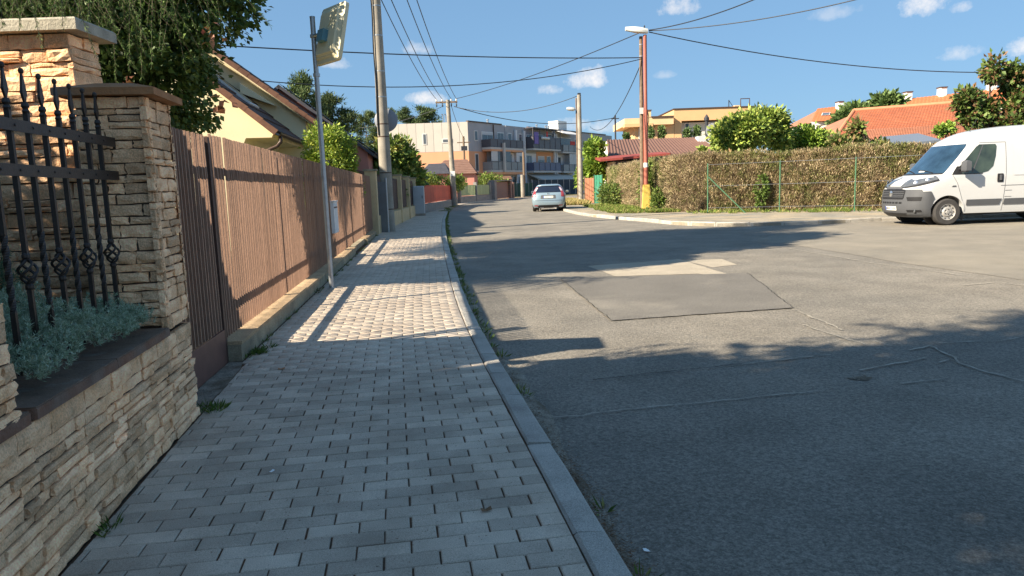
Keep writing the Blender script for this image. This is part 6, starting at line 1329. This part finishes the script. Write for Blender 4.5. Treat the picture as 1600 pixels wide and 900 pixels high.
# ---------------------------------------------------------------- vehicles
class Shell:
    """body built from plan outlines stacked by height; x runs front to back or back to front along the length"""
    def __init__(s, z, x0, x1, w, b0, b1, n0=2.4, n1=2.6):
        s.z, s.a, s.b, s.wd, s.p, s.q, s.n0, s.n1 = map(np.array, (z, x0, x1, w, b0, b1, n0, n1))
    def g(s, arr, z): return float(np.interp(z, s.z, arr))
    def x0(s, y, z):
        w = s.g(s.wd, z); t = min(1, abs(y)/w); return s.g(s.a, z) + s.g(s.p, z)*(1-(1-t**s.n0)**(1/s.n0))
    def x1(s, y, z):
        w = s.g(s.wd, z); t = min(1, abs(y)/w); return s.g(s.b, z) - s.g(s.q, z)*(1-(1-t**s.n1)**(1/s.n1))
    def y(s, x, z):
        w = s.g(s.wd, z); a, p, b, q = s.g(s.a, z), s.g(s.p, z), s.g(s.b, z), s.g(s.q, z)
        if x < a+p: t = max(0, min(1, 1-(x-a)/p)); return w*(1-t**s.n0)**(1/s.n0)
        if x > b-q: t = max(0, min(1, 1-(b-x)/q)); return w*(1-t**s.n1)**(1/s.n1)
        return w
    def ring(s, z, m=14, k=16):
        w = s.g(s.wd, z); P = []
        ang = np.linspace(0, math.pi/2, m)
        a, p, b, q = s.g(s.a, z), s.g(s.p, z), s.g(s.b, z), s.g(s.q, z)
        for t in ang: P.append((a+p*(1-math.cos(t)**(2/s.n0)), w*math.sin(t)**(2/s.n0)))
        for i in range(1, k): P.append((a+p+(b-q-a-p)*i/k, w))
        for t in ang[::-1]: P.append((b-q*(1-math.cos(t)**(2/s.n1)), w*math.sin(t)**(2/s.n1)))
        full = P + [(x, -y) for x, y in P[-2:0:-1]]; return [(x, y, z) for x, y in full]
    def body(s, zs, name, m, parent, cut=None, smooth=R(38)):
        rows = [s.ring(z) for z in zs]; n = len(rows[0]); mb = MB(); vs = [p for r_ in rows for p in r_]
        fs = [(i*n+k, i*n+(k+1)%n, (i+1)*n+(k+1)%n, (i+1)*n+k) for i in range(len(rows)-1) for k in range(n)] + [tuple(range(n)), tuple((len(rows)-1)*n+k for k in range(n))]
        o = mb.add(vs, fs).build(name, m, parent, smooth=False)
        if cut:
            c = MB()
            for x, zc, r_, y0, y1 in cut: c.lathe([(r_, y0), (r_, y1)], 36, Matrix.Translation((x, 0, zc)) @ Matrix.Rotation(R(-90), 4, 'X'))
            co = c.build('cutter', m, None); md = o.modifiers.new('cut', 'BOOLEAN'); md.operation = 'DIFFERENCE'; md.object = co; md.solver = 'EXACT'; co.parent = parent
            bpy.context.view_layer.update(); dg = bpy.context.evaluated_depsgraph_get(); me = bpy.data.meshes.new_from_object(o.evaluated_get(dg)); o.modifiers.clear(); o.data = me; bpy.data.objects.remove(co, do_unlink=True)
        o.data.polygons.foreach_set('use_smooth', [True]*len(o.data.polygons)); o.data.set_sharp_from_angle(angle=smooth); return o
    def patch(s, rows, fn, off, name, m, parent, nc=8, nr=3, smooth=True):
        """rows: (z, lo, hi) from bottom to top; fn: 'x0' (y range), 'x1' (y range), 'yl'/'yr' (x range)"""
        Z = [r_[0] for r_ in rows]; zs = sorted(set(np.concatenate([np.linspace(Z[i], Z[i+1], nr+1) for i in range(len(Z)-1)]))); P = []
        for z in zs:
            lo = np.interp(z, Z, [r_[1] for r_ in rows]); hi = np.interp(z, Z, [r_[2] for r_ in rows]); row = []
            for t in np.linspace(0, 1, nc+1):
                v = lo+(hi-lo)*t
                if fn == 'x0': row.append((s.x0(v, z)-off, v, z))
                elif fn == 'x1': row.append((s.x1(v, z)+off, v, z))
                elif fn == 'yl': row.append((v, -s.y(v, z)-off, z))
                else: row.append((v, s.y(v, z)+off, z))
            P.append(row)
        mb = MB().grid(P); o = mb.build(name, m, parent, smooth=smooth, recalc=False)
        # thicken so that it stands on the body
        d = Vector({'x0': (-1, 0, .2), 'x1': (1, 0, .2), 'yl': (0, -1, .1), 'yr': (0, 1, .1)}[fn])
        if o.data.polygons[len(o.data.polygons)//2].normal.dot(d) < 0: o.data.flip_normals()
        return o
M_VWHITE = mat('white_van_paint', (0.57, 0.57, 0.565), 0.28, 0.5, var=.05, scale=1.2, coat=.5)
M_VGREY = mat('grey_bumper_plastic', (0.085, 0.088, 0.095), 0.6, 0.35, var=.06, scale=6, bump=.1, bump_scale=200)
M_VDARK = mat('black_trim', (0.02, 0.02, 0.022), 0.5, 0.4, var=.1)
M_VGLASS = mat('tinted_windscreen', (0.022, 0.05, 0.085), 0.05, 0.7, var=.5, scale=2.2, coat=.6)
M_VSIDE = mat('tinted_side_glass', (0.045, 0.06, 0.04), 0.05, 0.7, var=.5, scale=3.5, coat=.6)
M_TYRE = mat('tyre_rubber', (0.055, 0.052, 0.05), 0.85, 0.2, var=.15, scale=9, bump=.2)
M_STEEL = mat('silver_steel_wheel', (0.42, 0.40, 0.37), 0.5, 0.5, metal=.35, var=.12, scale=14)
M_CHROME = mat('bright_chrome', (0.75, 0.76, 0.78), 0.15, 0.6, metal=.9, var=0)
M_HEADL = mat('headlamp_glass', (0.10, 0.105, 0.11), 0.08, 0.7, metal=0, var=.3, scale=9, coat=.7)
M_PLATE = mat('plate_white', (0.72, 0.72, 0.68), .5, .4, var=.05); M_EUB = mat('plate_blue', (0.03, 0.08, 0.4), .5, .4, var=0)
M_AMBER = mat('amber_lens', (0.6, 0.25, 0.05), .2, .5, var=0); M_SEAT = mat('grey_seat_cloth', (.2, .2, .2), .9, .1, var=.1)
M_CLEARW = mat('clear_lamp_cover', (.62, .63, .63), .12, .6, var=.1, coat=.5)
van = empty('delivery_van', (10.45, 19.72, Z_ROAD), 0, 'white high-roof delivery van with grey bumper parked before the brown hedge', 'van')
vz = [.22, .30, .42, .55, .75, .95, 1.06, 1.16, 1.26, 1.34, 1.42, 1.75, 2.10, 2.22, 2.34, 2.43, 2.49, 2.53, 2.545]
vx = [.16, .06, .01, 0.0, .015, .06, .11, .23, .44, .62, .72, 1.03, 1.36, 1.50, 1.72, 1.96, 2.22, 2.55, 2.75]
vw = [.90, .93, .96, .98, 1.00, 1.015, 1.02, 1.02, 1.02, 1.015, 1.01, .985, .94, .915, .88, .84, .77, .65, .55]
vb = [.55, .55, .55, .55, .52, .50, .50, .50, .52, .52, .50, .44, .38, .40, .45, .5, .55, .6, .6]
VX1 = 5.42; vs_ = Shell(vz, vx, [VX1-.02]*11+[VX1-.03, VX1-.05, VX1-.06, VX1-.08, VX1-.11, VX1-.16, VX1-.3, VX1-.4], vw, vb, [.10]*16+[.14, .2, .25], 2.3, 4)
zs = sorted(set(list(np.linspace(.30, 1.06, 10)) + list(np.linspace(1.06, 1.42, 12)) + list(np.linspace(1.42, 2.10, 8)) + list(np.linspace(2.10, 2.545, 16))))
vs_.body(zs, 'body', M_VWHITE, van, cut=[(.96, .35, .43, -1.2, -.62), (.96, .35, .43, .62, 1.2), (4.41, .35, .43, -1.2, -.62), (4.41, .35, .43, .62, 1.2)])
def wheel(parent, x, y, r_, wdt, side, steel=True):
    w = empty('wheel', (x, y, r_)); w.parent = parent; M = Matrix.Rotation(R(90*side), 4, 'X') if True else None
    MB().lathe([(r_*.60, -wdt/2), (r_*.90, -wdt/2), (r_*.98, -wdt*.38), (r_, -wdt*.2), (r_, wdt*.2), (r_*.98, wdt*.38), (r_*.90, wdt/2), (r_*.60, wdt/2)], 30, M, False).build('tyre', M_TYRE, w, smooth=R(35))
    MB().lathe([(r_*.62, 0), (r_*.63, wdt*.49), (r_*.58, wdt*.50), (r_*.55, wdt*.40), (r_*.40, wdt*.36), (r_*.30, wdt*.47), (r_*.14, wdt*.47), (r_*.12, wdt*.52), (.01, wdt*.53)], 26, M).build('rim', M_STEEL, w, smooth=R(30))
    h = MB()
    for k in range(10):
        a = 2*math.pi*k/10; c = Vector((math.cos(a)*r_*.475, math.sin(a)*r_*.475, wdt*.385)); h.lathe([(r_*.045, 0), (r_*.045, .012)], 8, M @ Matrix.Translation(c))
    for k in range(5):
        a = 2*math.pi*k/5; c = Vector((math.cos(a)*r_*.2, math.sin(a)*r_*.2, wdt*.47)); h.lathe([(r_*.04, 0), (r_*.035, .012)], 6, M @ Matrix.Translation(c))
    h.build('vent_holes', M_VDARK, w); return w
for x in (.96, 4.41):
    wheel(van, x, -.90, .35, .22, 1); wheel(van, x, .90, .35, .22, -1)
MB().box((.55, -.62, .24), (5.2, .62, .32)).build('underbody', M_VDARK, van)
for sy in (-1, 1):
    for x in (.96, 4.41): MB().lathe([(.425, .60), (.425, .66)], 30, Matrix.Translation((x, 0, .35)) @ Matrix.Rotation(R(90 if sy < 0 else -90), 4, 'X')).build('wheel_arch', M_VDARK, van)
# grey lower bumper wrapping to the arch
vs_.patch([(.22, -.905, .905), (.30, -.93, .93), (.55, -.965, .965), (.80, -.985, .985), (.96, -.93, .93)], 'x0', .018, 'bumper', M_VGREY, van, 40, 5)
for sgn, f in ((-1, 'yl'), (1, 'yr')):
    vs_.patch([(.24, .40, .57), (.45, .36, .53), (.72, .32, .60), (.90, .30, .50)], f, .017, 'bumper_corner', M_VGREY, van, 8, 4)
vs_.patch([(.97, -.40, .40), (1.03, -.38, .38)], 'x0', .022, 'grille_surround', M_VGREY, van, 16, 2)
vs_.patch([(.70, -.50, .50), (.74, -.54, .54), (.93, -.55, .55), (.965, -.50, .50)], 'x0', .026, 'grille', M_VDARK, van, 20, 3)
for z in (.755, .80, .845, .89): vs_.patch([(z, -.52, .52), (z+.016, -.525, .525)], 'x0', .034, 'grille_bar', M_VGREY, van, 20, 1)
for k in range(7): vs_.patch([(.585, -.48+.14*k, -.48+.14*k+.10), (.63, -.48+.14*k, -.48+.14*k+.10)], 'x0', .026, 'intake_slot', M_VDARK, van, 3, 1)
vs_.patch([(.285, -.55, .55), (.33, -.6, .6)], 'x0', .028, 'lower_slot', M_VDARK, van, 16, 1)
MB().lathe([(.075, 0), (.085, .012), (.07, .022), (.0, .026)], 22, Matrix.Translation((vs_.x0(0, .84)-.03, 0, .84)) @ Matrix.Rotation(R(-90), 4, 'Y')).build('emblem', M_CHROME, van, smooth=R(40))
pl_ = vs_.patch([(.40, -.30, .22), (.51, -.30, .22)], 'x0', .035, 'number_plate', M_PLATE, van, 8, 1); vs_.patch([(.402, .18, .218), (.508, .18, .218)], 'x0', .039, 'plate_strip', M_EUB, pl_, 2, 1)
for k, y in enumerate((-.24, -.18, -.12, -.02, .04, .10, .15)): vs_.patch([(.425, y-.018, y+.012), (.49, y-.018, y+.012)], 'x0', .039, 'plate_character', M_SEAT, pl_, 1, 1)
for sgn, f in ((-1, 'yl'), (1, 'yr')):
    y0, y1 = (-.97, -.56) if sgn < 0 else (.56, .97)
    vs_.patch([(.66, *((-.93, -.66) if sgn < 0 else (.66, .93))), (.76, *((-.95, -.62) if sgn < 0 else (.62, .95)))], 'x0', .026, 'side_intake', M_VDARK, van, 8, 2)
    vs_.patch([(.36, *((-.90, -.62) if sgn < 0 else (.62, .90))), (.42, *((-.91, -.62) if sgn < 0 else (.62, .91)))], 'x0', .026, 'fog_slot', M_VDARK, van, 6, 1)
    yy_ = sgn*.80; MB().lathe([(.045, 0), (.04, .01), (.0, .014)], 14, Matrix.Translation((vs_.x0(yy_, .39)-.028, yy_, .39)) @ Matrix.Rotation(R(-90), 4, 'Y')).build('fog_lamp', M_HEADL, van)
    # headlamp sweeping back along the wing
    P = []
    for t in np.linspace(0, 1, 13):
        x_ = .085+.62*t; zlo = .985+.19*t; zhi = 1.06+.235*t**.75 + .05*math.sin(math.pi*t); row = []
        for s__ in np.linspace(0, 1, 5):
            z = zlo+(zhi-zlo)*s__; xx = max(x_, vs_.g(vs_.a, z)+.012); y_ = vs_.y(xx, z); row.append((xx-.012, sgn*(y_+.010), z+.004))
        P.append(row)
    hl = MB().grid(P).build('headlamp', M_HEADL, van, smooth=True); P2 = [[(x+.0, y+sgn*.004, z) for x, y, z in r_[:1]] + [(x, y+sgn*.004, z-.0) for x, y, z in r_[1:2]] for r_ in P]; MB().grid(P2).build('lamp_trim', M_VDARK, hl, recalc=True)
    for i_, j_, rr2 in ((4, 2, .05), (8, 2, .045)):
        c_ = Vector(P[i_][j_]); MB().lathe([(rr2, 0), (rr2*.9, .012), (rr2*.3, .016)], 14, Matrix.Translation(c_+Vector((-.006, sgn*.004, .004))) @ Vector((-.55, sgn*.75, .35)).to_track_quat('Z', 'Y').to_matrix().to_4x4()).build('reflector', M_CHROME, hl, smooth=R(40))
    P3 = [[(x-.004, y+sgn*.006, z) for x, y, z in r_[3:5]] for r_ in P[5:12]]; MB().grid(P3).build('lamp_strip', M_CLEARW, hl, recalc=True)
    # side glass, trim, doors
    g_ = vs_.patch([(1.33, 1.06, 1.78), (1.37, 1.08, 1.95), (1.50, 1.20, 2.08), (1.75, 1.42, 2.14), (2.0, 1.64, 2.17), (2.06, 1.72, 2.14)], f, .006, 'side_window', M_VSIDE, van, 12, 3)
    vs_.patch([(1.31, 1.02, 1.80), (1.33, 1.03, 1.82)], f, .008, 'window_rubber', M_VDARK, van, 8, 1); vs_.patch([(1.36, 1.52, 1.555), (2.05, 1.80, 1.83)], f, .010, 'quarter_bar', M_VGREY, van, 1, 6)
    vs_.patch([(1.32, 1.02, 1.26), (1.52, 1.15, 1.30)], f, .012, 'mirror_sail', M_VDARK, van, 3, 2)
    vs_.patch([(.50, 1.44, 2.30), (.655, 1.44, 2.36)], f, .014, 'door_moulding', M_VGREY, van, 6, 1); vs_.patch([(.50, 2.40, 3.9), (.655, 2.42, 3.9)], f, .014, 'side_moulding', M_VGREY, van, 8, 1)
    for rows_ in ([(.34, 2.385, 2.393), (1.3, 2.415, 2.423), (2.1, 2.40, 2.408)], [(.5, 1.38, 1.388), (1.1, 1.16, 1.168), (1.32, 1.02, 1.028)]): vs_.patch(rows_, f, .004, 'door_gap', M_VDARK, van, 1, 6)
    vs_.patch([(2.10, 1.72, 2.40), (2.108, 1.72, 2.40)], f, .004, 'door_gap', M_VDARK, van, 8, 1)
    vs_.patch([(1.08, 2.20, 2.34), (1.11, 2.19, 2.35), (1.27, 2.19, 2.35), (1.30, 2.20, 2.34)], f, .012, 'handle_recess', M_VDARK, van, 4, 2); yh_ = sgn*(vs_.y(2.27, 1.2)+.03); MB().box((2.245, yh_-.012, 1.13), (2.295, yh_+.012, 1.27)).build('door_handle', M_VGREY, van)
    vs_.patch([(1.25, 2.62, 3.75), (1.27, 2.60, 3.77), (2.13, 2.60, 3.77), (2.15, 2.62, 3.75)], f, .010, 'side_panel', M_VWHITE, van, 8, 3)
    vs_.patch([(.99, 2.30, 5.3), (1.0, 2.30, 5.3)], f, .006, 'crease', M_VGREY, van, 8, 1)
    if sgn < 0: vs_.patch([(.86, 2.42, 2.60), (.868, 2.42, 2.60)], f, .005, 'fuel_flap_gap', M_VDARK, van, 2, 1); vs_.patch([(.70, 2.42, 2.60), (.708, 2.42, 2.60)], f, .005, 'fuel_flap_gap', M_VDARK, van, 2, 1)
    ym = sgn*1.20; mb = MB(); mb.cbox((1.20, min(ym-.11, ym+.11), 1.40), (1.33, max(ym-.11, ym+.11), 1.66), .04); mr_ = mb.build('wing_mirror', M_VGREY, van, smooth=R(50)); MB().box((1.331, ym-.095, 1.43), (1.337, ym+.095, 1.63)).build('mirror_glass', M_MIRR, mr_); MB().box((1.19, ym-.10, 1.36), (1.27, ym+.09, 1.398)).build('mirror_base', M_VDARK, mr_)
    MB().tube([(1.20, sgn*.99, 1.44), (1.25, sgn*1.12, 1.47)], .035, 8).build('mirror_arm', M_VDARK, van)
    vs_.patch([(.995, 1.02, 1.14), (1.03, 1.06, 1.14)], f, .008, 'indicator', M_VGREY, van, 2, 1)
    MB().box((1.36, sgn*.93-.01, .12), (1.40, sgn*.93+.01, .36)).build('mud_flap', M_VDARK, van)
# arch lips
for x in (.96,):
    for sgn in (-1, 1):
        P = [[(x+r_*math.cos(a), sgn*(vs_.y(x+r_*math.cos(a), .35+r_*math.sin(a))+.010), .35+r_*math.sin(a)) for r_ in (.43, .465)] for a in np.linspace(R(2), R(150), 22)]; MB().grid(P).build('arch_lip', M_VWHITE, van, smooth=True)
# windscreen and bonnet seam, wipers, aerial
vs_.patch([(1.36, -.90, .90), (1.42, -.89, .89), (1.75, -.87, .87), (2.02, -.83, .83), (2.09, -.80, .80)], 'x0', .007, 'windscreen', M_VGLASS, van, 26, 4)
vs_.patch([(1.325, -.90, .90), (1.362, -.905, .905)], 'x0', .010, 'scuttle', M_VDARK, van, 24, 1)
for y0, y1 in ((-.65, .0), (.05, .70)): MB().tube([(vs_.x0(y0, 1.37)-.02, y0, 1.37), (vs_.x0((y0+y1)/2, 1.43)-.025, (y0+y1)/2, 1.43), (vs_.x0(y1, 1.45)-.02, y1, 1.45)], .012, 5).build('wiper', M_VDARK, van)
vs_.patch([(1.40, -.30, -.05), (1.44, -.32, -.08)], 'x0', .010, 'windscreen_sticker', M_PLATE, van, 2, 1)
vs_.patch([(1.045, -.60, .60), (1.053, -.61, .61)], 'x0', .006, 'bonnet_gap', M_VDARK, van, 20, 1)
MB().tube([(1.95, -.25, 2.40), (1.90, -.25, 2.44), (2.08, -.26, 2.78)], .008, 5).build('aerial', M_VDARK, van)
MB().box((5.40, -.85, .35), (5.46, .85, .55)).build('rear_bumper', M_VGREY, van)
for sgn in (-1, 1): MB().box((5.395, sgn*.90-.06, .9), (5.425, sgn*.90+.06, 1.5)).build('tail_lamp', mat('red_lamp_lens', (.45, .02, .02), .2, .5, var=.05), van)

# silver-blue hatchback driving away
M_CBLUE = mat('silver_blue_paint', (0.27, 0.36, 0.42), 0.3, 0.5, metal=.35, var=.03, scale=2, coat=.6)
M_CGLASS = mat('dark_rear_glass', (0.012, 0.016, 0.03), 0.06, 0.7, var=.2, scale=3, coat=.6)
M_RLENS = mat('red_tail_lens', (0.30, 0.045, 0.05), .18, .5, var=.08, coat=.5); M_CLEAR = mat('clear_tail_lens', (0.62, 0.52, 0.54), .15, .5, var=.1, coat=.5)
car = empty('hatchback_car', (2.14, 39.35, Z_ROAD), R(90-5.5), 'silver-blue hatchback seen from behind on the right of the road', 'car')
cz = [.20, .28, .40, .55, .70, .84, .92, .97, 1.02, 1.12, 1.28, 1.38, 1.44, 1.475, 1.49]
cx = [.12, .05, .0, .0, .03, .07, .09, .12, .17, .28, .46, .56, .66, .85, 1.1]
ce = [4.2, 4.28, 4.33, 4.34, 4.24, 3.9, 3.55, 3.25, 3.08, 2.88, 2.55, 2.35, 2.2, 2.0, 1.8]
cw_ = [.80, .84, .88, .91, .92, .915, .90, .885, .865, .82, .735, .675, .62, .54, .42]
cs = Shell(cz, cx, ce, cw_, [.30, .30, .30, .28, .26, .26, .26, .27, .28, .3, .3, .3, .32, .35, .35], [.7, .7, .7, .7, .7, .6, .5, .45, .4, .4, .35, .3, .3, .3, .3], 2.6, 2.4)
zs = sorted(set(list(np.linspace(.22, .92, 12)) + list(np.linspace(.92, 1.49, 18))))
cs.body(zs, 'body', M_CBLUE, car, cut=[(.78, .31, .37, -1.1, -.60), (.78, .31, .37, .60, 1.1), (3.42, .31, .37, -1.1, -.60), (3.42, .31, .37, .60, 1.1)])
for x in (.78, 3.42): wheel(car, x, -.80, .315, .2, 1); wheel(car, x, .80, .315, .2, -1)
MB().box((.3, -.58, .19), (4.0, .58, .26)).build('underbody', M_VDARK, car)
cs.patch([(1.035, -.73, .73), (1.08, -.74, .74), (1.30, -.64, .64), (1.375, -.58, .58)], 'x0', .006, 'rear_window', M_CGLASS, car, 22, 3)
MB().grid([[(cs.x0(y, 1.41)-.02-.07*t, y, 1.415+.012*t) for y in np.linspace(-.57, .57, 13)] for t in (0, 1)] + [[(cs.x0(y, 1.41)-.09, y, 1.40) for y in np.linspace(-.57, .57, 13)]]).build('spoiler', M_CBLUE, car, smooth=True)
for y0, y1 in ((-.85, -.70), (.70, .85)):
    a_, b_ = (y0, y1); lamp = cs.patch([(.80, a_ if y0 > 0 else a_-.04, b_ if y0 < 0 else b_+.04), (.97, a_, b_), (1.20, a_*.93, b_*.93), (1.33, a_*.80, b_*.80)], 'x0', .012, 'tail_lamp', M_RLENS, car, 4, 4)
    sg = -1 if y0 < 0 else 1; cs.patch([(1.12, *(sorted((sg*.67, sg*.77)))), (1.30, *sorted((sg*.57, sg*.67)))], 'x0', .017, 'lamp_reflector', M_CLEAR, lamp, 3, 2)
cs.patch([(.60, -.74, .74), (.615, -.745, .745)], 'x0', .006, 'bumper_gap', M_VDARK, car, 20, 1); cs.patch([(.225, -.55, .55), (.30, -.60, .60), (.36, -.50, .50)], 'x0', .008, 'diffuser', M_VDARK, car, 16, 2)
pl2_ = cs.patch([(.74, -.27, .27), (.85, -.27, .27)], 'x0', .016, 'number_plate', M_PLATE, car, 8, 1); cs.patch([(.742, .235, .268), (.848, .235, .268)], 'x0', .02, 'plate_strip', M_EUB, pl2_, 2, 1)
for k, y in enumerate((-.22, -.16, -.09, .0, .06, .12, .18)): cs.patch([(.765, y-.018, y+.014), (.828, y-.018, y+.014)], 'x0', .02, 'plate_character', M_SEAT, pl2_, 1, 1)
cs.patch([(.70, -.42, .42), (.87, -.40, .40), (.90, -.36, .36)], 'x0', .004, 'plate_recess', M_VGREY, car, 8, 2); cs.patch([(.885, -.30, .30), (.915, -.29, .29)], 'x0', .022, 'boot_strip', M_CBLUE, car, 10, 1)
MB().lathe([(.06, 0), (.055, .012), (.0, .016)], 18, Matrix.Translation((cs.x0(0, .955)-.004, 0, .955)) @ Matrix.Rotation(R(-90), 4, 'Y')).build('emblem', M_CHROME, car)
MB().tube([(cs.x0(.1, 1.05)-.02, .02, 1.05), (cs.x0(-.4, 1.09)-.02, -.42, 1.08)], .010, 5).build('rear_wiper', M_VDARK, car)
for sgn, f in ((-1, 'yl'), (1, 'yr')):
    cs.patch([(1.0, .85, 2.75), (1.06, .85, 2.7), (1.25, .95, 2.4), (1.36, 1.1, 2.2)], f, .006, 'side_window', M_CGLASS, car, 12, 3); ym = sgn*.99; mq = MB().cbox((2.50, ym-.09, .98), (2.62, ym+.09, 1.12), .03).build('door_mirror', M_CBLUE, car, smooth=R(50)); MB().box((2.494, ym-.075, 1.0), (2.499, ym+.075, 1.10)).build('mirror_glass', M_MIRR, mq); MB().tube([(2.55, sgn*.86, 1.0), (2.56, sgn*.93, 1.02)], .03, 6).build('mirror_arm', M_VDARK, car)
    cs.patch([(.30, *sorted((sgn*.55, sgn*.76))), (.36, *sorted((sgn*.57, sgn*.78)))], 'x0', .010, 'rear_reflector', M_RLENS, car, 3, 1)
    MB().box((.05, sgn*.36-.10, .20), (.12, sgn*.36+.10, .24)).build('exhaust_trim', M_VGREY, car)
    for x in (.78, 3.42): MB().lathe([(.365, .59), (.365, .63)], 26, Matrix.Translation((x, 0, .31)) @ Matrix.Rotation(R(90 if sgn < 0 else -90), 4, 'X')).build('wheel_arch', M_VDARK, car)
    cs.patch([(.80, 1.9, 2.1), (.825, 1.9, 2.1)], f, .02, 'door_handle', M_CBLUE, car, 2, 1)
MB().tube([(1.3, 0, 1.485), (1.05, 0, 1.62)], .007, 5).build('aerial', M_VDARK, car)
